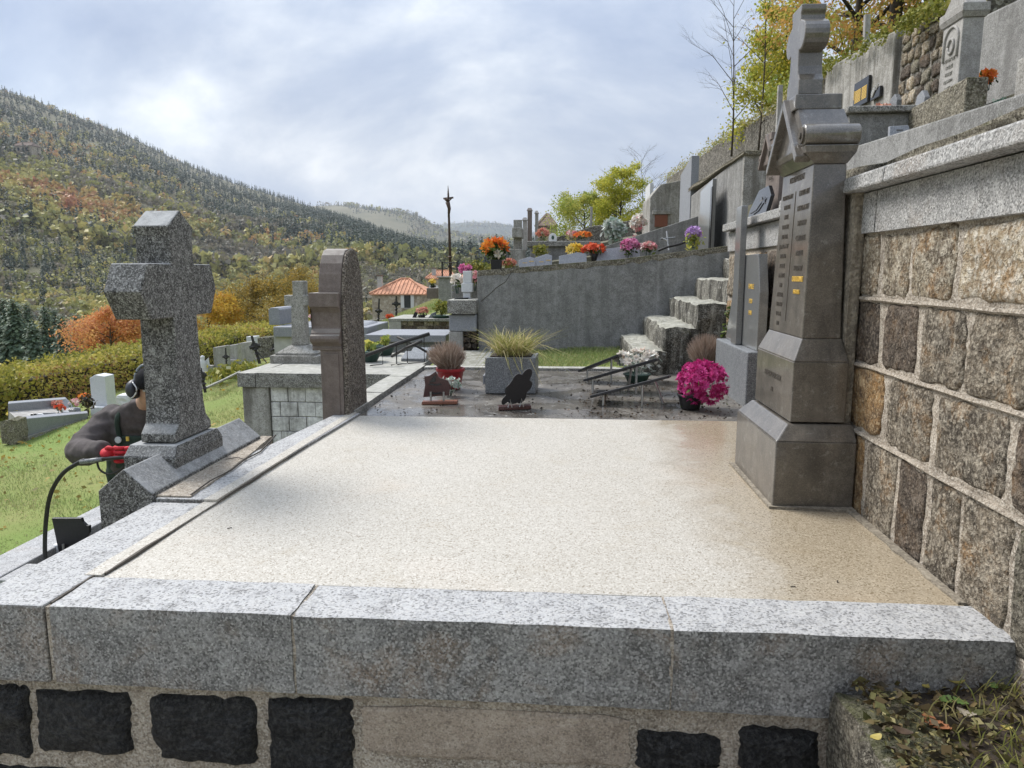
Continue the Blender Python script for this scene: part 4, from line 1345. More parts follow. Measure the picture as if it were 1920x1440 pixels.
MB().hexa([(FX(0.70) - 0.0012, 3.0525, 0.70), (FX(0.70) + 0.003, 3.0525, 0.70), (FX(0.70) + 0.003, 3.0555, 0.70), (FX(0.70) - 0.0012, 3.0555, 0.70)], [(FX(1.22) - 0.0012, 3.0525, 1.22), (FX(1.22) + 0.003, 3.0525, 1.22), (FX(1.22) + 0.003, 3.0555, 1.22), (FX(1.22) - 0.0012, 3.0555, 1.22)]).build('groove', S['ink'], mon)
text('ICI REPOSENT', 0.033, (FX(1.268) - 0.0012, 3.05, 1.268), mon, S['ink'], sx=0.9)
rows_r = ['FERRIE MET', 'DE BONNET', '1878-1939', 'CLAUDIUS', 'MARIUS', '1922-1987']
for k, s_ in enumerate(rows_r):
    text(s_, 0.030, (FX(1.205 - 0.058 * k) - 0.0012, 2.945, 1.205 - 0.058 * k), mon, S['ink'], sx=0.82)
text('CLAUDIUS BONNET', 0.030, (FX(0.872) - 0.0012, 2.938, 0.872), mon, S['gold'], sx=0.5, depth=0.001)
text('1943-1975', 0.024, (FX(0.822) - 0.0012, 2.938, 0.822), mon, S['gold'], sx=0.75, depth=0.002)
rows_l = ['PIERRE BONNET', '1843-1905', 'MARIE', 'FOURNIER', '1851-1926', 'JEAN BONNET', '1875-1951', 'ROSALIE', 'ANNETTE', '1880', 'AUGUSTE', '1902-1960', 'EUGENE', '1907']
for k, s_ in enumerate(rows_l):
    text(s_, 0.026, (FX(1.205 - 0.040 * k) - 0.0012, 3.155, 1.205 - 0.040 * k), mon, S['ink'], sx=0.72)
text('PRIEZ POUR EUX', 0.034, (0.862, 3.055, 0.475), mon, S['ink'], sx=0.92)
text('PB', 0.03, (0.862, 3.055, 0.415), mon, S['ink'])
# cement run where the monument meets wall and slab
o = MB().prism([(0.785, 2.728), (1.10, 2.70), (1.10, 2.76), (0.80, 2.745)], 'z', 0.0005, 0.010)
o.prism([(0.785, 2.728), (0.80, 2.745), (0.80, 3.37), (0.778, 3.385)], 'z', 0.0006, 0.010)
o.build('cement_fillet', S['mortar_dk'], mon)
MB().rock(1.055, 1.105, 2.82, 2.92, 0.0, 1.20, n=6, amp=0.006, seed=3, rnd=0.5).build('cement_seam', S['mortar_dk'], mon)

# ---------------------------------------------------------------- stone cross on the neighbouring grave, seen from behind
def bpx(r, y0, y1, mb=None):
    return (mb or MB()).box(r[0], r[1], y0, y1, r[2], r[3])


gc = thing('stone_cross', 'dark speckled granite cross with pointed arm ends left of the cream slab', 'gravestone', (-1.74, 3.08, -0.95))
prof = [(2.925, 0.168), (3.245, 0.168), (3.245, 0.205), (3.205, 0.245), (3.190, 0.31), (3.180, 0.707), (3.318, 0.707), (3.378, 0.82), (3.340, 0.935), (3.183, 0.935), (3.180, 1.05), (3.200, 1.092),
        (3.090, 1.165), (2.985, 1.092), (2.998, 1.05), (2.995, 0.935), (2.815, 0.935), (2.752, 0.822), (2.818, 0.707), (2.985, 0.707), (2.978, 0.31), (2.965, 0.245), (2.925, 0.205)]
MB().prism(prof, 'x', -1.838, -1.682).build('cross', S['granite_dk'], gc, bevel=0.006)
pl = MB().box(-1.885, -1.655, 2.865, 3.295, -0.05, 0.118)
pl.frustum((-1.885, -1.655, 2.865, 3.295), 0.118, (-1.875, -1.662, 2.90, 3.26), 0.163)
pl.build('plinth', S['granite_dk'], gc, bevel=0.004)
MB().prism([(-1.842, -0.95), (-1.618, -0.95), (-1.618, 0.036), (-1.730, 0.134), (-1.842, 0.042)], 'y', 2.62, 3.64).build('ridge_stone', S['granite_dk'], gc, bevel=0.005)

# lower grave beside the path, with a plaque standing on it
lg = thing('grave', 'low grey granite grave below the dark stone cross', 'grave', (-2.75, 4.9, -1.05))
MB().box(-3.62, -3.36, 3.80, 6.05, -1.15, -0.90).build('kerb_stone', S['granite'], lg, bevel=0.008)
MB().box(-3.355, -1.92, 3.80, 4.05, -1.15, -0.905).build('kerb_stone', S['granite'], lg, bevel=0.008)
MB().box(-3.355, -1.92, 5.80, 6.05, -1.15, -0.905).build('kerb_stone', S['granite'], lg, bevel=0.008)
MB().box(-3.355, -1.92, 4.055, 5.795, -1.15, -0.945).build('grave_slab', S['wetslab'], lg, bevel=0.004)
c = (-3.226, 4.314, -0.945)
pq = thing('memorial_plaque', 'black stepped edge plaque standing on the low grave under the hose', 'plaque', c)
MB().prism([(c[0] - 0.11, c[2] + 0.01), (c[0] + 0.09, c[2] + 0.01), (c[0] + 0.085, c[2] + 0.10), (c[0] + 0.115, c[2] + 0.15), (c[0] + 0.12, c[2] + 0.20), (c[0] + 0.10, c[2] + 0.20), (c[0] + 0.075, c[2] + 0.225), (c[0] + 0.07, c[2] + 0.25), (c[0] - 0.135, c[2] + 0.245)],
           'y', c[1] - 0.012, c[1] + 0.012).build('panel', S['black_matt'], pq, bevel=0.003)
for dx in (-0.06, 0.06):
    MB().tube([(c[0] + dx, c[1] - 0.03, c[2]), (c[0] + dx, c[1] - 0.028, c[2] + 0.075)], 0.008, 8).build('support_rod', S['steel'], pq)
c = (-3.361, 4.341, -0.945)
o = MB().lathe((c[0], c[1], c[2]), [(0.0, 0), (0.028, 0), (0.030, 0.05), (0.026, 0.055), (0.0, 0.057)], 14).build('grave_candle', S['white_stone'], smooth=True, bevel=0.003)
tag(o, 'small white grave light beside the black stepped plaque', 'candle')

# ---------------------------------------------------------------- person washing the grave
pp = thing('person', 'person in dark jacket and green bib overalls bending over a pressure lance', 'person', (-2.72, 4.5, -0.945))
M_jacket = m_flat('charcoal_jacket_cloth', (0.085, 0.074, 0.072), 0.9, 0.3, 22, bump=0.35, spec=0.2)
M_bib = m_flat('dark_green_bib_cloth', (0.035, 0.052, 0.041), 0.9, 0.3, 22, bump=0.3, spec=0.2)
M_skin = m_flat('skin', (0.55, 0.35, 0.26), 0.55, 0.12, 30)
M_glove = m_flat('red_work_glove', (0.50, 0.022, 0.035), 0.75, 0.25, 60, bump=0.3)
M_cap = m_flat('black_knit_cap', (0.018, 0.018, 0.02), 0.95, 0.4, 90, bump=0.5, spec=0.1)
M_muff = m_flat('black_ear_muff', (0.040, 0.044, 0.055), 0.45, 0.3, 60)
M_mesh = m_flat('grey_visor', (0.16, 0.18, 0.19), 0.35, 0.2, 60)
M_lbl = m_flat('yellow_tab', (0.72, 0.50, 0.10), 0.6, 0.1, 60)


def skin_body(name, joints, edges, mat, parent, root=0, sub=2):
    """one continuous surface grown round a skeleton: joints = ((x,y,z), radius x, radius y)"""
    base = WL[parent.name]
    me = bpy.data.meshes.new(name)
    me.from_pydata([tuple(Vector(j[0]) - base) for j in joints], edges, [])
    me.update()
    o = bpy.data.objects.new(name, me)
    COL.objects.link(o)
    o.parent = parent
    sk = o.modifiers.new('skin', 'SKIN')
    sk.use_smooth_shade = True
    sv = me.skin_vertices[0].data if me.skin_vertices else None
    if sv is None:
        bm = bmesh.new()
        bm.from_mesh(me)
        bm.verts.layers.skin.verify()
        bm.to_mesh(me)
        bm.free()
        sv = me.skin_vertices[0].data
    for i, j in enumerate(joints):
        sv[i].radius = (j[1], j[2])
        sv[i].use_root = (i == root)
    s = o.modifiers.new('subdivision', 'SUBSURF')
    s.levels = sub
    s.render_levels = sub
    dg = bpy.context.evaluated_depsgraph_get()
    me2 = bpy.data.meshes.new_from_object(o.evaluated_get(dg))
    o.modifiers.clear()
    o.data = me2
    me2.materials.clear()
    me2.materials.append(mat)
    me2.polygons.foreach_set('use_smooth', [True] * len(me2.polygons))
    WL[o.name] = Vector(base)
    return o


# pose: standing on the low grave, trunk leaning forward, elbows out, both hands on the lance before the belly
def cloth(name, rings, limbs, mat, parent, fold=0.016, voxel=0.014, smooth=6, freq=9.0):
    """a garment as one closed skin: rings of a trunk (centre, half width, half depth) and tapered limbs fused together, then creased"""
    mb = MB()
    n = 20
    vs_, fs = [], []
    for (c_, rx, ry) in rings:
        for k in range(n):
            t = 2 * math.pi * k / n
            vs_.append((c_[0] + rx * math.copysign(abs(math.cos(t)) ** 0.85, math.cos(t)), c_[1] + ry * math.copysign(abs(math.sin(t)) ** 0.85, math.sin(t)), c_[2]))
    for i in range(len(rings) - 1):
        for k in range(n):
            fs.append((i * n + k, i * n + (k + 1) % n, (i + 1) * n + (k + 1) % n, (i + 1) * n + k))
    fs += [tuple(range(n))[::-1], tuple(range((len(rings) - 1) * n, len(rings) * n))]
    mb.add(vs_, fs)
    for (pts_, rad) in limbs:
        p = smooth_path(pts_, 5)
        rr = []
        for i in range(len(p)):
            u = i / (len(p) - 1) * (len(rad) - 1)
            k = min(int(u), len(rad) - 2)
            rr.append(rad[k] + (rad[k + 1] - rad[k]) * (u - k))
        mb.tube(p, rr, 14)
        mb.blob(pts_[0], rad[0], 1, 0.0, 2)
    o = mb.build(name, mat, parent)
    m = o.modifiers.new('fuse', 'REMESH')
    m.mode = 'VOXEL'
    m.voxel_size = voxel
    m.use_smooth_shade = True
    m2 = o.modifiers.new('soften', 'SMOOTH')
    m2.iterations = smooth
    m2.factor = 0.6
    dg = bpy.context.evaluated_depsgraph_get()
    me = bpy.data.meshes.new_from_object(o.evaluated_get(dg))
    o.modifiers.clear()
    o.data = me
    me.materials.clear()
    me.materials.append(mat)
    nv = [Vector(v_.normal) for v_ in me.vertices]
    for v_, nn_ in zip(me.vertices, nv):
        q = Vector(v_.co)
        c1 = mnoise.noise(Vector((q.x * freq * 0.7, q.y * freq * 0.7, q.z * freq * 2.0)))
        c2 = mnoise.noise(Vector((q.x * freq * 2.2 + 4, q.y * freq * 1.6, q.z * freq * 2.6)))
        v_.co = q + nn_ * (fold * (0.42 - abs(c1)) + 0.4 * fold * c2)
    me.polygons.foreach_set('use_smooth', [True] * len(me.polygons))
    return o


def smooth_path(p, n=6):
    p = [Vector(q) for q in p]
    out = []
    for i in range(len(p) - 1):
        a, b, c_, d = p[max(i - 1, 0)], p[i], p[i + 1], p[min(i + 2, len(p) - 1)]
        for k in range(n):
            t = k / n
            out.append(0.5 * ((2 * b) + (c_ - a) * t + (2 * a - 5 * b + 4 * c_ - d) * t * t + (3 * b - a - 3 * c_ + d) * t ** 3))
    return out + [p[-1]]


jacket = cloth('jacket', [((-2.82, 4.46, -0.42), .185, .14), ((-2.805, 4.45, -0.33), .190, .14), ((-2.765, 4.42, -0.20), .205, .145), ((-2.76, 4.39, -0.08), .205, .135), ((-2.745, 4.36, 0.00), .185, .115), ((-2.72, 4.34, 0.045), .13, .095), ((-2.68, 4.31, 0.085), .075, .072), ((-2.665, 4.30, 0.105), .070, .068)],
               [([(-2.925, 4.37, -0.045), (-2.985, 4.27, -0.13), (-3.00, 4.15, -0.195), (-2.88, 4.04, -0.180), (-2.72, 3.965, -0.150)], [.098, .092, .088, .074, .058]),
                ([(-2.58, 4.37, -0.05), (-2.50, 4.30, -0.14), (-2.46, 4.18, -0.20), (-2.46, 4.06, -0.18), (-2.44, 3.985, -0.155)], [.095, .088, .080, .066, .056])], M_jacket, pp)
over = cloth('overalls', [((-2.845, 4.47, -0.30), .188, .143), ((-2.845, 4.48, -0.42), .198, .150), ((-2.845, 4.49, -0.54), .195, .150), ((-2.845, 4.50, -0.60), .180, .14)],
             [([(-2.945, 4.49, -0.54), (-2.975, 4.44, -0.66), (-2.985, 4.46, -0.80), (-2.985, 4.52, -0.905)], [.105, .090, .078, .072]), ([(-2.735, 4.49, -0.54), (-2.705, 4.44, -0.66), (-2.695, 4.46, -0.80), (-2.695, 4.52, -0.905)], [.105, .090, .078, .072])], M_bib, pp, fold=0.014, freq=7)
for s_ in (-2.985, -2.695):
    MB().blob((s_, 4.47, -0.905), (0.055, 0.13, 0.042), 3, 0.1).build('boot', S['black_matt'], pp, smooth=True)
# bib and straps lie on the chest
bib = MB().prism([(-2.86, -0.34), (-2.56, -0.34), (-2.58, -0.14), (-2.60, -0.125), (-2.80, -0.125), (-2.84, -0.14)], 'y', 4.252, 4.30).build('bib', M_bib, pp, bevel=0.012)
MB().tube(smooth_path([(-2.815, 4.262, -0.14), (-2.815, 4.248, -0.07), (-2.805, 4.245, 0.0), (-2.79, 4.30, 0.055)]), 0.017, 6).build('strap', M_bib, bib, smooth=True)
MB().tube(smooth_path([(-2.60, 4.262, -0.14), (-2.60, 4.248, -0.07), (-2.605, 4.245, 0.0), (-2.62, 4.30, 0.05)]), 0.017, 6).build('strap', M_bib, bib, smooth=True)
MB().lathe((-2.815, 4.236, -0.148), [(0.010, 0.0), (0.021, 0.0), (0.021, 0.008), (0.010, 0.008)], 16, 'y').build('buckle', S['white_stone'], bib)
MB().box(-2.765, -2.748, 4.243, 4.251, -0.155, -0.128).build('label_tab', M_lbl, bib)
# bare body: neck and head with a face, tipped down towards the work
J = [((-2.68, 4.33, 0.05), .07, .065), ((-2.63, 4.27, 0.10), .058, .058), ((-2.56, 4.22, 0.155), .075, .07), ((-2.515, 4.185, 0.195), .085, .092), ((-2.50, 4.17, 0.235), .070, .075)]
head = skin_body('body', J, [(0, 1), (1, 2), (2, 3), (3, 4)], M_skin, pp)
MB().blob((-2.49, 4.098, 0.165), (0.013, 0.020, 0.018), 1, 0.05).build('nose', M_skin, head, smooth=True)
MB().box(-2.525, -2.475, 4.112, 4.120, 0.122, 0.128).build('mouth', m_flat('lips', (0.36, 0.17, 0.14), 0.6, 0.1, 40), head)
for dx in (-0.032, 0.032):
    MB().blob((-2.50 + dx, 4.105, 0.192), (0.012, 0.008, 0.008), 2, 0.05).build('eye', S['white_stone'], head, smooth=True)
# knitted cap with ear muffs over it
cap = MB().lathe((-2.51, 4.18, 0.215), [(0.100, -0.01), (0.104, 0.03), (0.098, 0.070), (0.070, 0.104), (0.0, 0.116)], 20, sq=1.1).build('cap', M_cap, pp, smooth=True)
for s_ in (-1, 1):
    MB().lathe((-2.51 + s_ * 0.088, 4.165 - 0.02 * (s_ < 0), 0.195), [(0.042, 0), (0.058, 0.008 * s_), (0.060, 0.030 * s_), (0.046, 0.052 * s_), (0.0, 0.057 * s_)], 20, 'x').build('ear_muff', M_muff, pp, smooth=True)
MB().tube(smooth_path([(-2.615, 4.15, 0.23), (-2.61, 4.16, 0.29), (-2.575, 4.17, 0.335), (-2.51, 4.18, 0.348), (-2.445, 4.17, 0.335), (-2.41, 4.16, 0.29), (-2.405, 4.15, 0.23)], 4), 0.010, 6).build('head_band', M_mesh, pp, smooth=True)
MB().tube(smooth_path([(-2.60, 4.10, 0.245), (-2.57, 4.09, 0.205), (-2.585, 4.085, 0.165), (-2.62, 4.10, 0.145)], 4), 0.0045, 5).build('muff_cord', S['silver'], pp, smooth=True)


def glove(w, d, side, sid):
    """palm with four curled fingers and a thumb, closed round a bar that runs along X"""
    w = Vector(w)
    r = []
    r.append(((w.x, w.y, w.z), .046, .036))
    r.append(((w.x + d * 0.045, w.y - 0.03, w.z - 0.003), .054, .036))
    r.append(((w.x + d * 0.080, w.y - 0.045, w.z - 0.004), .052, .034))
    e = [(0, 1), (1, 2)]
    g = skin_body('glove', r, e, M_glove, pp)
    for k in range(4):
        zz = w.z + 0.038 - 0.026 * k
        L_ = (1.0, 1.12, 1.05, 0.85)[k]
        b0 = Vector((w.x + d * 0.085, w.y - 0.048, zz))
        j = [(tuple(b0), .0145, .0145), (tuple(b0 + Vector((d * 0.036 * L_, -0.012, -0.004))), .0138, .0138), (tuple(b0 + Vector((d * 0.052 * L_, 0.020, -0.008))), .0125, .0125), (tuple(b0 + Vector((d * 0.030 * L_, 0.040, -0.012))), .0112, .0112)]
        skin_body('finger', j, [(0, 1), (1, 2), (2, 3)], M_glove, g, sub=1)
    b0 = Vector((w.x + d * 0.030, w.y - 0.035, w.z + 0.022))
    j = [(tuple(b0), .0145, .0145), (tuple(b0 + Vector((d * 0.028, -0.020, 0.018))), .0130, .0130), (tuple(b0 + Vector((d * 0.062, -0.022, 0.010))), .0110, .0110)]
    skin_body('thumb', j, [(0, 1), (1, 2)], M_glove, g, sub=1)


glove((-2.715, 3.96, -0.150), 1, 1, 1)
glove((-2.44, 3.98, -0.155), -1, -1, 2)

# pressure lance and its hose
lance = thing('pressure_lance', 'black pressure hose ending in a grey lance gripped by red gloves', 'hose', (-3.2, 4.0, -0.94))
pts = [(-3.21, 4.02, -0.935), (-3.19, 4.00, -0.80), (-3.14, 3.97, -0.60), (-3.06, 3.93, -0.41), (-2.95, 3.90, -0.275), (-2.84, 3.89, -0.205), (-2.79, 3.888, -0.185)]


MB().tube(smooth_path(pts), 0.0125, 10).build('hose', S['black_matt'], lance, smooth=True)
MB().tube([(-2.82, 3.885, -0.196), (-2.74, 3.88, -0.185), (-2.68, 3.88, -0.175)], [0.0135, 0.0145, 0.012], 10).build('coupling', S['granite_bl'], lance, smooth=True)
MB().tube([(-2.68, 3.88, -0.175), (-2.58, 3.885, -0.165), (-2.35, 3.92, -0.175), (-2.05, 3.97, -0.22)], [0.012, 0.011, 0.008, 0.008], 8).build('lance_tube', S['black_matt'], lance, smooth=True)
MB().tube(smooth_path([(-2.72, 3.885, -0.165), (-2.71, 3.885, -0.235), (-2.66, 3.885, -0.265), (-2.60, 3.89, -0.25), (-2.56, 3.89, -0.215)]), 0.006, 6).build('trigger_guard', S['iron'], lance, smooth=True)

# ---------------------------------------------------------------- headstone with pointed arch top, seen from behind and the side
ah = thing('arched_headstone', 'mauve stone headstone with pointed arch top and moulded capital, rough pebbly back', 'gravestone', (-1.50, 4.51, -0.9))
def arch(yc, hw, zs, zt, n=7):
    """pointed arch outline from right spring to left spring"""
    h = zt - zs
    Rr = (hw * hw + h * h) / (2 * hw) * 0.94
    pts_ = []
    for k in range(n + 1):
        t = k / n
        pts_.append((yc + hw * (1 - t ** 2.1), zs + h * math.sin(t * math.pi / 2)))
    return pts_ + [(2 * yc - a, b) for a, b in pts_[::-1][1:]]
body_pr = [(4.330, -0.9), (4.735, -0.9)] + [(4.735, 0.08)] + arch(4.525, 0.195, 0.62, 1.045)
mb = MB().prism(body_pr, 'x', -1.518, -1.376)
mb.build('shaft', S['purple_stone'], ah, bevel=0.006)
mb = MB().prism([(4.318, -0.9), (4.742, -0.9), (4.742, 0.08)] + arch(4.525, 0.200, 0.62, 1.05), 'x', -1.3755, -1.345)
mb.build('rough_back', S['pebbly'], ah, bevel=0.015)
mould = [(0.0, 0.420), (0.012, 0.424), (0.012, 0.440), (0.004, 0.448), (0.020, 0.462), (0.048, 0.478), (0.056, 0.497), (0.048, 0.516), (0.030, 0.522), (0.030, 0.530), (0.006, 0.556), (-0.010, 0.600), (-0.004, 0.650), (0.024, 0.682), (0.044, 0.690), (0.044, 0.775), (0.0, 0.775)]
mb = MB()
MB().prism([(4.332 - a, c_) for a, c_ in mould], 'x', -1.562, -1.379).build('capital', S['purple_stone'], ah, bevel=0.004)
MB().prism([(4.718 + a, c_) for a, c_ in mould], 'x', -1.562, -1.379).build('capital', S['purple_stone'], ah, bevel=0.004)
MB().prism([(-1.516 - a, c_) for a, c_ in mould], 'y', 4.335, 4.715).build('front_moulding', S['purple_stone'], ah, bevel=0.004)
MB().box(-1.500, -1.400, 4.322, 4.331, -0.02, 0.40).build('side_panel', S['purple_stone'], ah, bevel=0.003)

# ---------------------------------------------------------------- wet dark tomb behind the cream slab and what stands on it
dt = thing('flat_tomb', 'wide dark rain wet concrete tomb with mossy kerbs behind the cream slab', 'tomb', (0, 5.5, -0.9))
MB().box(-1.318, 1.40, 4.41, 6.62, -0.9, -0.004).build('slab', S['wetslab'], dt, bevel=0.006)
for (y0, y1, s) in ((4.41, 5.12, 1), (5.135, 5.95, 2), (5.965, 6.74, 3)):
    MB().rock(-1.505, -1.335, y0, y1, -0.9, 0.028, n=4, amp=0.004, seed=s, rnd=0.06).build('kerb_stone', S['weathered'], dt)
for (x0, x1, s) in ((-1.33, -0.35, 4), (-0.34, 0.62, 5), (0.63, 1.40, 6)):
    MB().rock(x0, x1, 6.63, 6.76, -0.5, 0.020, n=4, amp=0.004, seed=s, rnd=0.08).build('kerb_stone', S['weathered'], dt)
_rng = np.random.default_rng(3)
_n = 900
_p = np.stack([_rng.uniform(0.1, 1.25, _n), 4.45 + 1.6 * _rng.random(_n) ** 1.4, np.full(_n, 0.003)], 1)
_p[:260, 0] = _rng.uniform(-1.3, 0.4, 260)
_v, _f = leaf_quads(_rng, _p, 0.016, flat=0.85)
tag(np_mesh('scattered_debris', _v, _f, L['debris'], tint=_rng.random(_n), origin=(0.3, 5.2, 0)), kind='stuff')

# red pot with dry heather, silver flowers and the two plaques in front
b = (-0.894, 5.491, 0.000)
shrub('potted_heather', 'red pot of dry brown heather at the left edge of the dark tomb', 'potted plant', b, (b[0] - 0.03, b[1], 0.275), (0.165, 0.165, 0.115), 'heather', 1500, 0.006, seed=4, pot=(0.108, 0.078, 0.165, S['red_pot']), kind='spray')
b = (-0.851, 5.174, 0.000)
rb = bouquet('metal_flowers', 'small bunch of silver flowers beside the maroon plaque', 'flowers', b, (b[0], b[1], 0.075), (0.075, 0.05, 0.06), 'silverleaf', 26, 0.03, leaf='silverleaf', nl=30, ls=0.03, seed=6)
b = (-0.861, 4.847, 0.000)
mp = thing('memorial_plaque', 'maroon book shaped plaque on a red brown foot in front of the red pot', 'plaque', b)
MB().hexa([(b[0] - 0.125, b[1] - 0.05, 0.0), (b[0] + 0.12, b[1] - 0.012, 0.0), (b[0] + 0.12, b[1] + 0.05, 0.0), (b[0] - 0.125, b[1] + 0.012, 0.0)], [(b[0] - 0.12, b[1] - 0.045, 0.022), (b[0] + 0.115, b[1] - 0.01, 0.022), (b[0] + 0.115, b[1] + 0.045, 0.022), (b[0] - 0.12, b[1] + 0.01, 0.022)]).build('foot', S['redbrown'], mp, bevel=0.003)
pts = [(b[0] - 0.12, 0.045), (b[0] + 0.06, 0.060), (b[0] + 0.07, 0.13), (b[0] + 0.05, 0.165), (b[0] - 0.01, 0.185), (b[0] - 0.03, 0.225), (b[0] - 0.075, 0.195), (b[0] - 0.11, 0.190), (b[0] - 0.105, 0.13)]
MB().prism(pts, 'y', b[1] - 0.006, b[1] + 0.012).build('panel', S['maroon'], mp, bevel=0.003)
for z in (0.135, 0.075):
    MB().prism([(b[0] - 0.085, z), (b[0] - 0.06, z + 0.008), (b[0] - 0.03, z + 0.003), (b[0] + 0.0, z + 0.010), (b[0] + 0.015, z), (b[0] - 0.03, z - 0.008)], 'y', b[1] - 0.011, b[1] - 0.0065).build('relief', S['black_gran'], mp)
MB().prism([(b[0] - 0.075, 0.150), (b[0] - 0.030, 0.155), (b[0] - 0.028, 0.205), (b[0] - 0.05, 0.185)], 'y', b[1] - 0.011, b[1] - 0.0065).build('relief', S['black_gran'], mp)
for dx in (-0.065, 0.025):
    MB().tube([(b[0] + dx, b[1] - 0.012, 0.022), (b[0] + dx, b[1] - 0.012, 0.085)], 0.007, 8).build('clip', S['steel'], mp)

b = (-0.324, 4.672, 0.000)
sp = thing('memorial_plaque', 'black cloud edged plaque on a foot in front of the granite planter', 'plaque', b)
MB().hexa([(b[0] - 0.115, b[1] - 0.045, 0.0), (b[0] + 0.10, b[1] + 0.02, 0.0), (b[0] + 0.09, b[1] + 0.08, 0.0), (b[0] - 0.125, b[1] + 0.015, 0.0)], [(b[0] - 0.112, b[1] - 0.042, 0.026), (b[0] + 0.097, b[1] + 0.02, 0.026), (b[0] + 0.088, b[1] + 0.077, 0.026), (b[0] - 0.122, b[1] + 0.015, 0.026)]).build('foot', S['maroon'], sp, bevel=0.003)
outl = []
for k, (u, v, r) in enumerate(((-0.085, 0.055, 0.03), (-0.078, 0.125, 0.035), (-0.035, 0.185, 0.038), (0.045, 0.205, 0.045), (0.085, 0.13, 0.035), (0.055, 0.06, 0.04))):
    outl.append((u, v, r))
poly = []
for k in range(60):
    t = 2 * math.pi * k / 60
    dx, dz = math.cos(t), math.sin(t)
    best = 0.0
    for (u, v, r) in outl + [(0.0, 0.12, 0.097)]:
        u0, v0 = u, v - 0.12
        pr_ = u0 * dx + v0 * dz
        q = r * r - (u0 * u0 + v0 * v0 - pr_ * pr_)
        if q > 0:
            best = max(best, pr_ + math.sqrt(q))
    poly.append((best * dx, 0.135 + best * dz))
mb = MB().prism([(b[0] + u, v) for u, v in poly], 'y', b[1] - 0.005, b[1] + 0.022)
mb.v = [(b[0] + (x - b[0]) * 0.72 + (z - 0.10) * 0.28, y + (x - b[0]) * 0.62 + (z - 0.03) * 0.18, z) for x, y, z in mb.v]
mb.build('panel', S['black_matt'], sp, bevel=0.003)
for dx in (-0.04, 0.035):
    MB().tube([(b[0] + dx - 0.012, b[1] - 0.02 + dx * 0.28, 0.02), (b[0] + dx, b[1] - 0.012 + dx * 0.28, 0.075), (b[0] + dx + 0.014, b[1] - 0.02 + dx * 0.28, 0.02)], 0.004, 6).build('clip', S['steel'], sp)

# granite planter with straw coloured grass
gp = thing('stone_planter', 'blue grey granite planter with tufts of dry grass on the dark tomb', 'planter', (-0.41, 5.46, 0))
pb = MB()
P0 = [(-0.60, 5.285), (-0.225, 5.30), (-0.215, 5.63), (-0.615, 5.63)]
pb.prism([(a, c_) for a, c_ in P0], 'z', 0.0, 0.272)
pb.build('box', S['granite_bl'], gp, bevel=0.006)
MB().prism([(-0.565, 5.32), (-0.26, 5.335), (-0.25, 5.60), (-0.58, 5.60)], 'z', 0.2725, 0.279).build('soil', S['soil'], gp)
MB().box(-0.618, -0.604, 5.30, 5.60, 0.07, 0.135).build('side_block', S['granite_lt'], gp, bevel=0.002)
rng = np.random.default_rng(8)
n = 620
s = np.stack([rng.uniform(-0.52, -0.30, n), rng.uniform(5.36, 5.56, n), np.full(n, 0.275)], 1)
ang = rng.normal(size=(n, 2)) * 0.95 + np.array([0.15, -0.15])
ln = 0.06 + 0.15 * rng.random(n) ** 1.6
tip = s + np.stack([ang[:, 0] * ln, ang[:, 1] * ln, ln], 1)
droop = rng.random(n) < 0.11
tip[droop] += np.stack([rng.uniform(-0.12, 0.26, droop.sum()), rng.uniform(-0.2, 0.0, droop.sum()), rng.uniform(-0.3, -0.12, droop.sum())], 1)
mid = (s + tip) / 2 + np.array([0, 0, 0.06]) * (0.4 + droop[:, None])
sd = np.stack([np.ones(n), rng.normal(size=n) * 0.3, np.zeros(n)], 1)
w = 0.0028
v = np.concatenate([np.stack([s - sd * w, s + sd * w, mid + sd * w, mid - sd * w], 1), np.stack([mid - sd * w, mid + sd * w, tip + sd * w * .2, tip - sd * w * .2], 1)]).reshape(-1, 3)
np_mesh('grass_tuft', v, np.arange(len(v)).reshape(-1, 4), L['straw'], gp, tint=np.tile(rng.random(n), 2))

# three sloping plaques on metal stands
def slant(label, a, c_, depth, legs, mat):
    """a, c_: lower and upper ends of the near edge; the panel runs back from it, its far edge a little lower"""
    o = thing('slanted_plaque', label, 'plaque', ((a[0] + c_[0]) / 2, a[1] + depth / 2, 0), 'slanted plaques on metal stands')
    d = Vector(c_) - Vector(a)
    nrm = Vector((-d.z, 0, d.x)).normalized() * 0.019
    q0, q1 = Vector(a), Vector(c_)
    back = Vector((0.05, depth, -0.12 * depth))
    MB().hexa([q0, q1, q1 + back, q0 + back], [q0 + nrm, q1 + nrm, q1 + back + nrm, q0 + back + nrm]).build('panel', mat, o, bevel=0.003)
    for (t, dy, bx_) in legs:
        p = q0.lerp(q1, t) + back * dy
        MB().tube([(p.x, p.y, p.z + 0.002), (p.x + bx_, p.y - 0.01, 0.0)], 0.009, 8).build('leg', S['steel'], o)
    return o


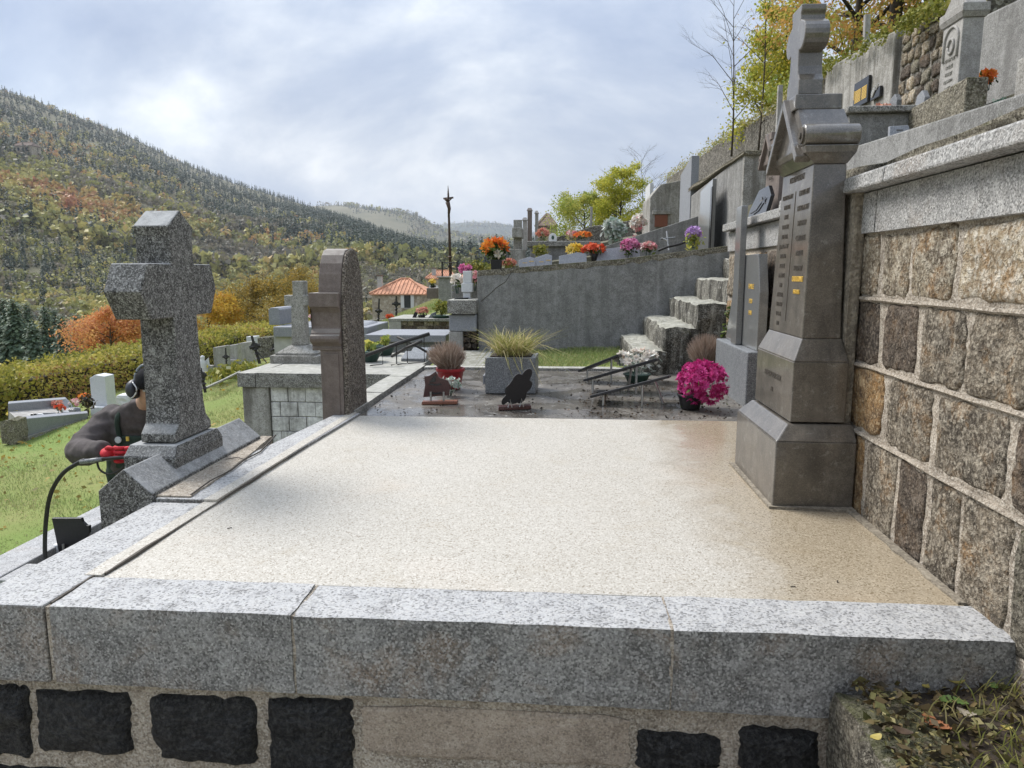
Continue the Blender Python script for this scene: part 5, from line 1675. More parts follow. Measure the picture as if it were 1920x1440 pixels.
slant('nearest slanted black plaque on steel legs left of the magenta chrysanthemum', (0.169, 4.850, 0.051), (0.694, 4.850, 0.196), 0.26, ((0.16, 0.1, 0.0), (0.66, 0.06, 0.0), (0.80, 0.5, 0.06), (0.16, 0.8, -0.02)), S['slate'])
slant('middle slanted dark plaque beneath the white flower bunch', (0.133, 5.350, 0.088), (0.672, 5.350, 0.253), 0.24, ((0.12, 0.1, 0.0), (0.72, 0.06, 0.0), (0.62, 0.6, -0.02)), S['slate'])
slant('farthest slanted dark plaque touching the white flower bunch', (0.101, 5.850, 0.091), (0.426, 5.850, 0.225), 0.22, ((0.2, 0.2, 0.0), (0.8, 0.2, 0.0)), S['slate'])
b = (0.588, 5.962, -0.000)
bouquet('flower_bunch', 'bunch of white and cream flowers lying over the slanted plaques', 'flowers', b, (b[0] + 0.0, b[1] + 0.05, 0.185), (0.165, 0.12, 0.075), 'pale', 40, 0.044, leaf='silverleaf', nl=90, ls=0.05, pot=(0.11, 0.08, 0.07, S['green_pot']), seed=12, layers=2)
# magenta chrysanthemum ball in a black pot, dry plant behind it
b = (0.830, 4.797, 0.000)
bouquet('chrysanthemum', 'magenta chrysanthemum ball in a black pot leaning right on the dark tomb', 'potted plant', b, (b[0] + 0.07, b[1] - 0.01, 0.178), (0.162, 0.155, 0.142), 'magenta', 230, 0.032, leaf='plantgreen', nl=60, ls=0.03, pot=(0.085, 0.062, 0.10, S['black_matt']), seed=21, petals=11, layers=2, lo=-0.85, wid=0.34)
b = (1.175, 6.126, 0.000)
shrub('dry_shrub', 'round leafless dry plant behind the magenta chrysanthemum', 'plant', b, (b[0], b[1], 0.26), (0.175, 0.16, 0.145), 'heather', 1900, 0.0055, seed=15, kind='spray', pot=(0.09, 0.07, 0.12, S['black_matt']))

# ---------------------------------------------------------------- grass plot, long concrete wall, steps
def zlawn(x, y):
    return -0.02 + 0.05 * max(0, x + 0.3) * 0.9 + 0.012 * mnoise.noise(Vector((x * 3, y * 3, 0)))


lv = [(x, y, zlawn(x, y)) for y in np.linspace(6.72, 8.32, 12) for x in np.linspace(-1.35, 1.9, 22)]
lf = [(j * 22 + i, j * 22 + i + 1, (j + 1) * 22 + i + 1, (j + 1) * 22 + i) for j in range(11) for i in range(21)]
tag(MB().add(lv, lf).build('grass_plot', S['turf'], smooth=True), kind='structure')
grass_patch('grass', lambda r: (r.uniform(-0.75, 1.0), r.uniform(6.78, 8.28)), 9000, 0.05, 31, zf=zlawn, wid=0.010, dens=lambda x, y: 0.25 + 0.75 * max(0, min(1, (y - 6.7) / 1.5)))
MB().rock(-1.30, -0.78, 6.80, 8.2, -0.2, 0.015, n=4, amp=0.008, seed=3, rnd=0.2).build('path_slab', S['concrete_lt'])
tag(bpy.data.objects['path_slab'], kind='structure')
cw = thing('concrete_wall', 'long dark streaked concrete wall behind the grass plot', 'wall', (0.45, 8.4, -0.1))
MB().prism([(-1.012, -0.4), (1.97, -0.4), (1.97, 1.215), (1.811, 1.181), (0.6, 1.035), (-1.03, 0.905)], 'y', 8.30, 8.46).build('wall_panel', S['concrete'], cw, bevel=0.01)
cr = [(-0.983, 8.297, 0.566), (-0.859, 8.297, 0.670), (-0.810, 8.297, 0.719), (-0.699, 8.297, 0.791), (-0.638, 8.297, 0.888), (-0.577, 8.297, 0.942)]
_o = [(x, 8.285 - 0.012 * mnoise.noise(Vector((x * 7, 1, 1))), 0.905 + (0.13 / 1.63) * (x + 1.03) if x < 0.6 else 1.035 + (0.146 / 1.211) * (x - 0.6)) for x in np.linspace(-1.02, 1.95, 40)]
mb = MB()
for i in range(39):
    (xa, ya_, za), (xb, yb_, zb_) = _o[i], _o[i + 1]
    dr = 0.055 + 0.03 * mnoise.noise(Vector((xa * 9, 3, 3)))
    dr2 = 0.055 + 0.03 * mnoise.noise(Vector((xb * 9, 3, 3)))
    mb.add([(xa, ya_, za + 0.008), (xb, yb_, zb_ + 0.008), (xb, 8.2985, zb_ - dr2), (xa, 8.2985, za - dr), (xa, 8.47, za + 0.012), (xb, 8.47, zb_ + 0.012)], [(3, 2, 1, 0), (0, 1, 5, 4)])
mb.build('mossy_edge', S['old_rock'], cw, smooth=True)
MB().tube([(p[0], 8.300, p[2]) for p in cr], 0.0045, 4).build('crack', S['ink'], cw)
st = thing('stone_steps', 'worn concrete steps climbing right along the streaked wall', 'steps', (1.2, 7.4, 0))
xs = [0.607, 0.86, 1.147, 1.42, 1.72, 2.0]
for i in range(6):
    MB().rock(xs[i], (xs[i + 1] + 0.05 if i < 5 else 2.6), 6.46 + 0.03 * i, 8.28, -0.3, 0.213 + 0.205 * i, n=12, amp=0.024, seed=70 + i, rnd=0.2).build('step', S['concrete_st'], st)
for i, (p, s_, lab) in enumerate((((0.993, 8.000, 0.310), 0.05, 'tiny weed in the joint behind the second step'), ((1.367, 6.200, 0.419), 0.10, 'leafy green weed between the steps and the grey stele'), ((1.379, 6.200, 0.545), 0.07, 'small weed high against the side of the steps'))):
    shrub('weed', lab, 'weed', (p[0], p[1], p[2] - s_), p, (s_ * 0.6, s_ * 0.5, s_), 'plantgreen', 70, 0.035, seed=80 + i)

# ---------------------------------------------------------------- next plot on the right: wall, band, grey stele
w2 = thing('retaining_wall', 'short rubble wall with granite band behind the grey stele', 'wall', (1.55, 5.0, -0.3))
MB().box(1.395, 1.75, 3.73, 6.42, -0.5, 1.24).build('mortar', S['mortar'], w2)
fx2 = lambda u, v, d: (1.395 - d, -u, v)
for ci, (v0, v1, cells) in enumerate(((-0.02, 0.22, [(6.4, 5.9), (5.86, 5.48), (5.44, 5.12), (5.08, 4.7), (4.66, 4.2)]), (0.25, 0.42, [(6.4, 6.0), (5.96, 5.40), (5.36, 5.0), (4.96, 4.5)]), (0.45, 0.66, [(6.4, 5.8), (5.76, 5.36), (5.32, 4.9), (4.86, 4.4)]),
                                      (0.69, 1.03, [(6.4, 5.9), (5.86, 5.50), (5.46, 5.22), (5.18, 4.8), (4.76, 4.3)]))):
    for k, (ya, yb) in enumerate(cells):
        rg = random.Random(300 + ci * 9 + k)
        m = ['fieldstone_ru', 'fieldstone_dk', 'fieldstone', 'fieldstone_lt'][(ci * 2 + k) % 4]
        face_stone(fx2, quad(-ya, -yb, v0, v1, rg, 0.010), 0.02, 320 + ci * 9 + k, ragged=0.009, per=5).build('stone', S[m], w2, smooth=True)
MB().box(1.375, 1.60, 3.73, 6.42, 1.07, 1.235).build('granite_panel', S['granite_fine'], w2, bevel=0.006)
MB().box(1.325, 1.75, 3.73, 6.42, 1.2405, 1.300).build('coping_stone', S['granite_fine'], w2, bevel=0.006)
gs = thing('grey_stele', 'polished grey granite stele with sloping side on a rough plinth before the short wall', 'gravestone', (1.30, 5.35, 0))
MB().box(1.20, 1.372, 4.85, 5.87, -0.05, 0.375).build('plinth', S['granite_bl'], gs, bevel=0.01)
MB().prism([(4.90, 0.377), (5.855, 0.377), (5.66, 0.765), (5.50, 1.02), (4.98, 1.02), (4.90, 0.765)], 'x', 1.270, 1.330).build('panel', S['granite_pol'], gs, bevel=0.004)
MB().box(1.225, 1.268, 5.315, 5.475, 0.3775, 1.362).build('upright', S['granite_pol'], gs, bevel=0.004)
text('FAMILLE', 0.05, (1.268, 5.12, 0.80), gs, S['gold'], sx=0.8)
text('1920', 0.045, (1.268, 5.12, 0.70), gs, S['gold'])
text('1998', 0.045, (1.268, 5.12, 0.62), gs, S['gold'])
m2 = monument((1.86, 6.25, 0.44), 'second gabled monument on the ledge behind the tall brown one', S['purple_stone'], with_letters=False, cross=False, base=False)
text('REGRETS', 0.035, (1.662, 6.25, 1.66), m2, S['ink'], sx=0.8)
b = (1.58, 6.0, 1.302)
bp = thing('memorial_plaque', 'black polished plaque with a raised rose leaning on the second monument', 'plaque', b)
mb = MB().prism([(5.78, 1.302), (6.34, 1.302), (6.34, 1.42), (6.22, 1.56), (5.95, 1.57), (5.78, 1.48)], 'x', 1.50, 1.53)
mb.v = [(x + (z - 1.302) * 0.25, y, z) for x, y, z in mb.v]
mb.build('panel', S['black_gran'], bp, bevel=0.003)
rg = np.random.default_rng(3)
v, f = blooms(rg, np.array([[1.535, 5.95, 1.46]]), np.array([[-1.0, 0, 0.2]]), 0.045, 9)
np_mesh('rose', v, f, S['black_matt'], bp)
MB().tube([(1.525, 5.97, 1.44), (1.512, 6.06, 1.39), (1.505, 6.2, 1.375)], 0.006, 5).build('stalk', S['black_matt'], bp)

# ---------------------------------------------------------------- box tomb on the left with its fallen iron cross
bt = thing('box_tomb', 'old box tomb of flaking white blocks under stained capstones left of the dark tomb', 'tomb', (-2.2, 7.0, -0.95))
MB().box(-2.99, -1.46, 6.47, 8.1, -1.1, -0.16).build('mortar', S['mortar_dk'], bt)
MB().rock(-3.035, -2.865, 6.385, 8.15, -0.155, -0.022, n=4, amp=0.004, seed=1, rnd=0.08).build('capstone', S['weathered'], bt)
MB().rock(-2.860, -1.44, 6.39, 8.15, -0.158, -0.020, n=6, amp=0.005, seed=2, rnd=0.08).build('capstone', S['weathered'], bt)
MB().box(-3.005, -2.755, 6.415, 6.60, -1.1, -0.160).build('corner_pier', S['concrete_lt'], bt, bevel=0.006)
k = 0
for r_ in range(5):
    xx = -2.748 - (0.08 if r_ % 2 else 0)
    xx = max(xx, -2.748)
    z1 = -0.163 - 0.140 * r_
    first = True
    while xx < -1.47:
        wd = (0.09 if (first and r_ % 2) else 0.168)
        first = False
        k += 1
        MB().box(xx, min(xx + wd - 0.006, -1.462), 6.440 + 0.003 * (k % 3), 6.56, z1 - 0.134, z1).build('block', S['whitewash'], bt, bevel=0.004, seg=1)
        xx += wd
g = thing('stone_cross', 'lichened grey stone cross on a stepped foot standing on the white block tomb', 'gravestone', (-2.76, 7.3, -0.02))
MB().box(-3.01, -2.50, 7.08, 7.52, -0.022, 0.058).build('foot', S['cross_grey'], g, bevel=0.006)
MB().box(-2.965, -2.545, 7.12, 7.48, 0.059, 0.082).build('foot_step', S['cross_grey'], g, bevel=0.004)
MB().frustum((-2.955, -2.555, 7.13, 7.47), 0.0825, (-2.85, -2.655, 7.23, 7.37), 0.150).build('foot_slope', S['cross_grey'], g)
MB().prism([(-2.835, 0.150), (-2.685, 0.150), (-2.69, 0.56), (-2.645, 0.56), (-2.645, 0.665), (-2.685, 0.665), (-2.68, 0.81), (-2.80, 0.81), (-2.80, 0.665), (-2.892, 0.665), (-2.892, 0.56), (-2.82, 0.56)], 'y', 7.235, 7.365).build('cross', S['cross_grey'], g, bevel=0.008)
ic = thing('iron_cross', 'black iron cross lying slanted on thin legs over the white block tomb', 'cross', (-1.6, 7.2, -0.02))
def bar(a, b_, r, nm, mat='iron'):
    return MB().tube([a, ((a[0] + b_[0]) / 2, (a[1] + b_[1]) / 2, (a[2] + b_[2]) / 2 + 0.012), b_], r, 8).build(nm, S[mat], ic, smooth=True)
bar((-1.964, 6.900, 0.088), (-1.382, 7.200, 0.281), 0.019, 'upright')
bar((-1.797, 7.300, 0.037), (-1.385, 6.800, 0.243), 0.015, 'cross_arm')
bar((-1.760, 7.400, 0.228), (-1.433, 7.300, 0.085), 0.012, 'cross_arm')
legs_ = [((-1.813, 6.980, 0.138), (-1.907, 7.261, -0.020)), ((-1.682, 7.020, 0.177), (-1.706, 7.145, -0.020)), ((-1.587, 7.080, 0.210), (-1.657, 7.370, -0.020)), ((-1.434, 7.180, 0.250), (-1.568, 7.864, -0.020))]
for a, b_ in legs_:
    MB().tube([a, (a[0], a[1], b_[2] + 0.015), (b_[0] - 0.03, a[1] - 0.02, b_[2] + 0.004)], 0.006, 6).build('leg', S['iron'], ic)
for i, (p, lab, s_) in enumerate((((-2.028, 7.297, -0.020), 'dark green bowl with a young plant at the right side of the arched headstone', 5), ((-2.019, 7.882, -0.020), 'dark green bowl with a leafy plant under the iron cross', 6))):
    shrub('planted_bowl', lab, 'potted plant', p, (p[0], p[1], p[2] + 0.16), (0.075, 0.075, 0.055), 'green', 60, 0.055, seed=s_, pot=(0.13, 0.07, 0.115, S['green_pot']), group='dark green planted bowls')
for i, (p, lab) in enumerate((((-1.583, 7.422, -0.020), 'grey open book plaque lying under the iron cross'), ((-1.582, 7.811, -0.020), 'small grey slab lying at the foot of the iron cross'))):
    o = MB().hexa([(p[0] - 0.13, p[1] - 0.08, p[2]), (p[0] + 0.13, p[1] - 0.08, p[2]), (p[0] + 0.13, p[1] + 0.1, p[2]), (p[0] - 0.13, p[1] + 0.1, p[2])], [(p[0] - 0.13, p[1] - 0.08, p[2] + 0.03), (p[0] + 0.13, p[1] - 0.08, p[2] + 0.03), (p[0] + 0.12, p[1] + 0.1, p[2] + 0.09), (p[0] - 0.12, p[1] + 0.1, p[2] + 0.09)]).build('plaque_slab', S['granite_bl'], bevel=0.004)
    tag(o, lab, 'plaque', 'grey plaques round the iron cross')

# ---------------------------------------------------------------- graves farther down on the left
pt = thing('pale_tomb', 'pale granite tomb with a small rounded stele at its left end', 'tomb', (-3.3, 9.4, -0.3))
r = (-3.845, -2.574, 0.051, 0.190)
MB().box(r[0], r[1], 9.2, 10.3, r[2], r[3]).build('tomb_top', S['granite_lt'], pt, bevel=0.012)
r2 = (-3.866, -2.611, -0.358, 0.039)
MB().box(r2[0], r2[1], 9.26, 10.25, r2[2] - 0.3, r[2] - 0.001).build('tomb_base', S['plaster'], pt, bevel=0.006)
MB().hexa([(r[0] + 0.25, 9.45, r[3] + 0.001), (r[1] - 0.1, 9.45, r[3] + 0.001), (r[1] - 0.1, 10.1, r[3] + 0.001), (r[0] + 0.25, 10.1, r[3] + 0.001)], [(r[0] + 0.3, 9.5, r[3] + 0.035), (r[1] - 0.15, 9.5, r[3] + 0.02), (r[1] - 0.15, 10.05, r[3] + 0.03), (r[0] + 0.3, 10.05, r[3] + 0.05)]).build('cover_slab', S['granite_lt'], pt, bevel=0.006)
t2 = thing('blue_grey_tomb', 'low blue grey granite tomb between the arched headstone and the stone pier', 'tomb', (-2.0, 8.9, -0.4))
r3 = (-2.519, -1.492, 0.030, 0.124)
MB().box(r3[0], r3[1], 8.85, 9.75, r3[2], r3[3]).build('tomb_top', S['granite_lt'], t2, bevel=0.01)
r4 = (-2.513, -1.531, -0.299, 0.019)
MB().box(r4[0], r4[1], 8.9, 9.7, r4[2] - 0.2, r3[2] - 0.001).build('tomb_base', S['granite_bl'], t2, bevel=0.006)
s = (-4.001, -3.843, 0.193, 0.425)
MB().prism([(s[0], s[2]), (s[1], s[2]), (s[1], s[3] - 0.03), (s[1] - 0.03, s[3]), (s[0] + 0.03, s[3]), (s[0], s[3] - 0.03)], 'y', 9.45, 10.05).build('stele', S['granite_lt'], pt, bevel=0.006)
b = (-3.481, 9.700, 0.188)
bouquet('flower_pot', 'tiny pot of pink and yellow flowers on the pale tomb behind the grey cross', 'potted plant', b, (b[0], b[1], b[2] + 0.07), (0.08, 0.07, 0.06), 'pinkwhite', 16, 0.04, nl=20, ls=0.04, seed=33)
# row of low headstones along the hedge
lab = ['pale headstone with a low side block at the near end of the hedge row', 'streaked grey headstone second along the hedge row', 'wide grey headstone behind the leaning iron cross', 'narrow white topped headstone behind the leaning iron cross', 'dark brown stone block at the far end of the hedge row']
mt = ['stele', 'stele', 'stele', 'white_stone', 'rubble']
SPEC = [(-6.719, -6.466, -1.018, -0.485), (-6.928, -6.702, -1.028, -0.555), (-7.212, -6.919, -0.996, -0.616), (-7.790, -7.522, -1.008, -0.642), (-7.158, -6.813, -0.991, -0.592)]
for i, (q, yy) in enumerate(zip(SPEC, (13.2, 14.2, 15.4, 17.0, 16.2))):
    o = thing('headstone', lab[i], 'gravestone', ((q[0] + q[1]) / 2, yy, q[2]), 'headstones along the hedge')
    MB().prism([(q[0], q[2] - 0.15), (q[1], q[2] - 0.15), (q[1], q[3]), (q[0], q[3] - (0.04 if i < 3 else 0.02))], 'y', yy, yy + (0.18 if i < 4 else 0.5)).build('stele', S[mt[i]], o, bevel=0.012)
    if i < 2:
        MB().box(q[0] - 0.14, q[0] + (0.02 if i == 0 else 0.22), yy - 0.10, yy - 0.002, q[2] - 0.2, q[2] + 0.16).build('side_block', S['stele'], o, bevel=0.01)
# iron crosses on the lawn
def grave_cross(label, foot, top, arm_t, arm, r=0.022, group='iron crosses on the lawn', stay=None):
    f, t_ = Vector(foot), Vector(top)
    o = thing('iron_cross', label, 'cross', foot, group)
    d = (t_ - f)
    MB().tube([f, f.lerp(t_, 0.5), t_], [r, r, r * 0.8], 6).build('upright', S['iron'], o)
    c_ = f.lerp(t_, arm_t)
    sd = Vector((1, 0.35, -d.x / max(d.z, 0.1))).normalized() * arm
    MB().tube([c_ - sd, c_, c_ + sd], [r * 1.3, r, r * 1.3], 6).build('cross_arm', S['iron'], o)
    m = MB()
    for k in range(3):
        p = f.lerp(t_, 0.2 + 0.17 * k)
        m.lathe(p - Vector((0, 0, 0.025)), [(0.0, 0), (r * 2.0, 0.02), (0.0, 0.05)], 8)
    m.lathe(c_ - Vector((0, 0.02, 0)), [(0.0, 0), (r * 2.6, 0.01), (r * 2.6, 0.03), (0.0, 0.04)], 10, 'y')
    m.build('ornament', S['iron'], o)
    if stay:
        MB().tube([f.lerp(t_, 0.5), stay], r * 0.35, 4).build('stay', S['iron'], o)
    return o


grave_cross('black iron cross leaning left in front of the wide grey headstone', (-4.181, 9.500, -0.342), (-4.273, 9.500, 0.038), 0.62, 0.07, 0.022, stay=(-4.040, 9.400, -0.313))
grave_cross('small black iron cross beside the dark brown block', (-4.528, 11.000, -0.365), (-4.608, 11.000, -0.222), 0.55, 0.09, 0.022)
grave_cross('thin upright iron cross before the second hedge headstone', (-6.123, 12.500, -0.817), (-6.120, 12.500, -0.449), 0.55, 0.06, 0.016)
grave_cross('dark iron cross leaning against the right side of the speckled cross', (-4.194, 8.000, -0.491), (-4.233, 8.000, -0.202), 0.7, 0.05, 0.018)
b = (-6.038, 11.500, -0.810)
ws = thing('angel_statue', 'small white statue with lilac flowers at its foot near the hedge', 'statue', b)
MB().lathe((b[0], b[1], b[2] - 0.05), [(0.07, 0), (0.075, 0.05), (0.06, 0.06), (0.065, 0.12), (0.05, 0.24), (0.055, 0.28), (0.025, 0.31), (0.036, 0.345), (0.032, 0.375), (0.0, 0.39)], 14).build('figure', S['white_stone'], ws, smooth=True)
for s_ in (-1, 1):
    MB().prism([(b[0] + s_ * 0.03, b[2] + 0.12), (b[0] + s_ * 0.10, b[2] + 0.16), (b[0] + s_ * 0.09, b[2] + 0.30), (b[0] + s_ * 0.03, b[2] + 0.24)], 'y', b[1] + 0.02, b[1] + 0.04).build('wing', S['white_stone'], ws, bevel=0.004)
rg = np.random.default_rng(4)
p, d = on_ellipsoid(rg, 22, (b[0] - 0.01, b[1] - 0.1, b[2] - 0.02), (0.09, 0.06, 0.07))
v, f = blooms(rg, p, d, 0.035)
np_mesh('flower_heads', v, f, L['purple'], ws, tint=rg.random(len(f)))
rng = np.random.default_rng(17)
C = np.array([np.array((-5.572, 11.000, -0.742)) * (1 - t) + np.array((-5.868, 12.600, -0.789)) * t for t in rng.random(420)]) + rng.normal(size=(420, 3)) * np.array([0.11, 0.2, 0.05])
v, f = leaf_quads(rng, C, 0.10, aspect=0.55)
o = thing('flower_bed', 'low green and yellow plants edging the lawn by the hedge row', 'plants', tuple(C.mean(axis=0) - np.array([0, 0, 0.1])))
np_mesh('foliage', v, f, L['boxgreen'], o, tint=rng.random(420))
MB().tube([(-5.029, 9.600, -0.708), (-5.147, 10.400, -0.708), (-5.266, 11.200, -0.698)], 0.02, 6).build('edging', S['weathered'], o)

# grave by the hedge with a long pale granite side, and the white headstone standing there
hg = thing('hedge_grave', 'grave with a long pale granite side wall at the foot of the hedge', 'grave', (-7.4, 8.7, -1.5))
A, B_, C_, D_ = Vector((-6.804, 8.300, -1.162)), Vector((-6.794, 9.600, -1.154)), Vector((-6.908, 9.600, -1.086)), Vector((-6.776, 8.300, -0.910))
n_ = Vector((-0.12, 0.16, 0))
MB().hexa([A, B_, B_ + n_, A + n_], [D_, C_ + Vector((0.12, 0, 0)), C_ + Vector((0.12, 0, 0)) + n_, D_ + n_]).build('side_wall', S['granite_lt'], hg, bevel=0.008)
MB().hexa([A + Vector((0.02, -0.06, -0.16)), B_ + Vector((0.02, -0.06, -0.16)), B_ + n_ + Vector((0, 0, -0.16)), A + n_ + Vector((0, 0, -0.16))], [A + Vector((0.02, -0.06, 0)), B_ + Vector((0.02, -0.06, 0)), B_ + n_, A + n_]).build('footing', S['weathered'], hg)
back = Vector((-0.75, 0.75, 0.0))
MB().hexa([A + back + Vector((0, 0, 0.0)), B_ + back, B_ + back + n_, A + back + n_], [D_ + back + Vector((0, 0, 0.05)), C_ + back + Vector((0, 0, 0.06)), C_ + back + n_ + Vector((0, 0, 0.06)), D_ + back + n_ + Vector((0, 0, 0.05))]).build('side_wall', S['granite_lt'], hg, bevel=0.008)
MB().hexa([A + n_, B_ + n_, B_ + back, A + back], [D_ + n_ + Vector((0, 0, -0.07)), C_ + n_ + Vector((0, 0, -0.07)), C_ + back + Vector((0, 0, -0.06)), D_ + back + Vector((0, 0, -0.06))]).build('grave_slab', S['stele'], hg)
for i, (a, b_, c2, d2) in enumerate(((-6.961, -6.836, -1.161, -0.918), (-6.869, -6.764, -1.171, -0.900))):
    MB().rock(a, b_, 8.2, 8.42, c2 - 0.05, d2, n=3, amp=0.02, seed=50 + i, rnd=0.3).build('end_stone', S['old_rock'], hg)
q = [(-7.183, -7.107, -1.060, -0.986), (-7.178, -7.086, -1.073, -1.006), (-7.163, -6.985, -1.077, -1.010), (-7.028, -6.950, -1.081, -1.021), (-7.024, -6.938, -1.093, -1.025), (-7.009, -6.914, -1.098, -1.013), (-7.056, -6.911, -1.115, -1.013)]
labs = ['small black oval plaque on the hedge grave', 'white plaque with a dark line beside the black oval', 'grey slate lying on the middle of the hedge grave', 'small dark square plaque beside the red flowers', 'plain white plaque on the hedge grave', 'dark plaque with a pale diagonal on the hedge grave', 'grey marble block nearest the dry flowers']
mats_ = ['black_gran', 'white_stone', 'granite_bl', 'black_gran', 'white_stone', 'granite_pol', 'granite_lt']
for i, r in enumerate(q):
    o = MB().prism([(r[0], r[2] - 0.03), (r[1], r[2] - 0.03), (r[1], r[3] - 0.012), (r[1] - 0.015, r[3]), (r[0] + 0.015, r[3]), (r[0], r[3] - 0.012)], 'y', 9.0 + 0.1 * i, 9.03 + 0.1 * i).build('grave_plaque', S[mats_[i]], bevel=0.004)
    tag(o, labs[i], 'plaque', 'plaques on the hedge grave')
for i, (px, pl_, lb, rr) in enumerate((((-7.206, 9.600, -1.028), 'scarlet', 'red flowers in the middle of the hedge grave', 0.06), ((-7.533, 10.000, -1.044), 'salmon', 'peach flowers behind the red ones on the hedge grave', 0.07), ((-7.265, 10.000, -1.033), 'pinkwhite', 'pink and white flowers right of the dark plaques on the hedge grave', 0.08), ((-7.106, 10.000, -0.926), 'fire', 'orange flowers beside the white hedge headstone', 0.06), ((-7.595, 9.200, -1.033), 'yellow', 'yellow and peach flowers at the near end of the hedge grave', 0.06))):
    bouquet('grave_flowers', lb, 'flowers', (px[0], px[1], px[2] - 0.14), px, (rr, rr * 0.8, rr * 0.7), pl_, 12, 0.04, nl=14, ls=0.04, seed=60 + i, group='flowers on the hedge grave')
b = (-6.640, 9.400, -1.058)
shrub('dead_flowers', 'withered brown flower stems in front of the white hedge headstone', 'plant', (b[0], b[1], b[2] - 0.03), (b[0], b[1], b[2] + 0.17), (0.10, 0.1, 0.12), 'debris', 160, 0.045, seed=9)
r = (-6.930, -6.692, -1.272, -0.581)
wh = thing('headstone', 'tall white headstone with slanted top against the hedge', 'gravestone', ((r[0] + r[1]) / 2, 9.9, r[2]))
MB().prism([(r[0], r[2]), (r[1], r[2]), (r[1], r[3] - 0.02), (r[0] + 0.09, r[3]), (r[0], r[3] - 0.05)], 'y', 9.9, 10.12).build('stele', S['white_stone'], wh, bevel=0.008)
r3 = (-6.878, -6.617, -1.329, -1.036)
MB().box(r3[0], r3[1], 9.78, 9.895, r3[2], r3[3]).build('plinth', S['white_stone'], wh, bevel=0.008)
r = (-6.906, -6.734, -1.076, -0.959)
o = MB().rock(r[0], r[1] + 0.1, 10.4, 10.8, r[2] - 0.1, r[3], n=3, amp=0.02, seed=4, rnd=0.5).build('pale_stone', S['white_stone'])
tag(o, 'pale rounded stone behind the shoulder of the person', 'stone')

# ---------------------------------------------------------------- hedge
hd = thing('hedge', 'long clipped yellow green hedge turning brown below, at the lower edge of the lawn', 'hedge', (-9.4, 14, -1.5))
rng = np.random.default_rng(23)
line = [Vector((-10.6, 4.0, -1.72)), Vector((-9.85, 8.0, -1.60)), Vector((-9.45, 11.0, -1.50)), Vector((-9.0, 15.0, -1.42)), Vector((-8.75, 19.0, -1.35)), Vector((-8.5, 24.0, -1.5))]
N = 52000
t = rng.random(N) * (len(line) - 1.001)
i0 = t.astype(int)
fr = t - i0
LP = np.array(line)
ctr = LP[i0] * (1 - fr[:, None]) + LP[i0 + 1] * fr[:, None]
u = rng.random(N)
wv = (rng.random(N) - 0.5) * 1.3
hz = np.where(u < 0.55, 0.72 + 0.10 * rng.normal(size=N) * 0.6, rng.random(N) * 0.75)
wv = np.where(u < 0.55, wv, 0.65 + 0.08 * rng.normal(size=N))
wv = np.where(u > 0.93, -0.65, wv)
lump = np.array([mnoise.noise(Vector((c_[0] * 0.9 + w_, c_[1] * 0.9, 3.0))) for c_, w_ in zip(ctr, wv)])
pos = ctr + np.stack([wv + 0.12 * lump, 0 * wv, np.maximum(0.02, hz + 0.10 * lump)], 1)
v, f = leaf_quads(rng, pos, 0.058, aspect=0.6)
tn = np.clip(0.42 + 0.5 * lump + 0.20 * rng.normal(size=N) + np.where(hz < 0.45, 0.25 * rng.random(N), 0.0), 0, 1)
np_mesh('foliage', v, f, L['hedge'], hd, tint=tn)
mb = MB()
for k in range(len(line) - 1):
    mb.hexa([line[k] + Vector((-0.5, 0, -0.1)), line[k] + Vector((0.5, 0, -0.1)), line[k + 1] + Vector((0.5, 0, -0.1)), line[k + 1] + Vector((-0.5, 0, -0.1))], [line[k] + Vector((-0.42, 0, 0.6)), line[k] + Vector((0.42, 0, 0.6)), line[k + 1] + Vector((0.42, 0, 0.6)), line[k + 1] + Vector((-0.42, 0, 0.6))])
mb.build('branches', S['bark_dk'], hd)

# lawn grass where it is close enough to show
grass_patch('lawn_grass', lambda r: (r.uniform(-9.0, -3.0), 3.6 + 12.4 * r.random() ** 1.3), 115000, 0.028, 41, zf=lambda x, y: ground_z(x, y) - 0.005, wid=0.007, dens=lambda x, y: 0.15 + 0.85 * max(0.0, min(1.0, 0.5 + 1.6 * mnoise.noise(Vector((x * 0.7, y * 0.7, 2.0))))))
grass_patch('bank_grass', lambda r: (r.uniform(-6.2, -2.2), 12 + 11 * r.random()), 30000, 0.045, 42, zf=lambda x, y: ground_z(x, y) - 0.005, wid=0.018)

# ---------------------------------------------------------------- trees below the hedge
z = hill1(-28, 26)
tree('orange_tree', 'bright orange autumn tree behind the hedge and the speckled cross', (-15.848, 24.000, -2.628), 2.1, 1.25, 'orange', 22000, 0.062, 3, 0.07, 12, 0.12, crown_w=1.05)
tree('golden_tree', 'golden yellow autumn tree right of the speckled cross', (-13.873, 27.000, -2.816), 3.3, 1.25, 'gold', 22000, 0.066, 7, 0.07, 11, 0.12, crown_w=1.1)
tree('olive_tree', 'brownish yellow autumn tree behind the lichened grey cross', (-12.295, 30.000, -2.850), 3.5, 2.1, 'olive', 30000, 0.072, 9, 0.10, 13, 0.1, crown_w=1.05, gap=0.8)
tree('olive_tree', 'thin golden brown tree touching the left edge of the arched headstone', (-12.082, 33.000, -2.831), 3.4, 1.0, 'olive', 8000, 0.075, 10, 0.07, 11, 0.1, gap=0.8)
spots = [(-28.58, 34.00, -4.16, 5.6), (-24.22, 30.00, -3.68, 5.2), (-21.10, 27.00, -3.43, 3.6), (-27.34, 36.00, -4.43, 5.6), (-24.25, 33.00, -4.11, 4.6), (-28.52, 40.00, -4.68, 5.0), (-36.20, 44.00, -5.29, 7.0), (-37.77, 48.00, -5.46, 6.6), (-25.92, 30.00, -3.57, 5.5), (-37.23, 50.00, -5.31, 5.6)]
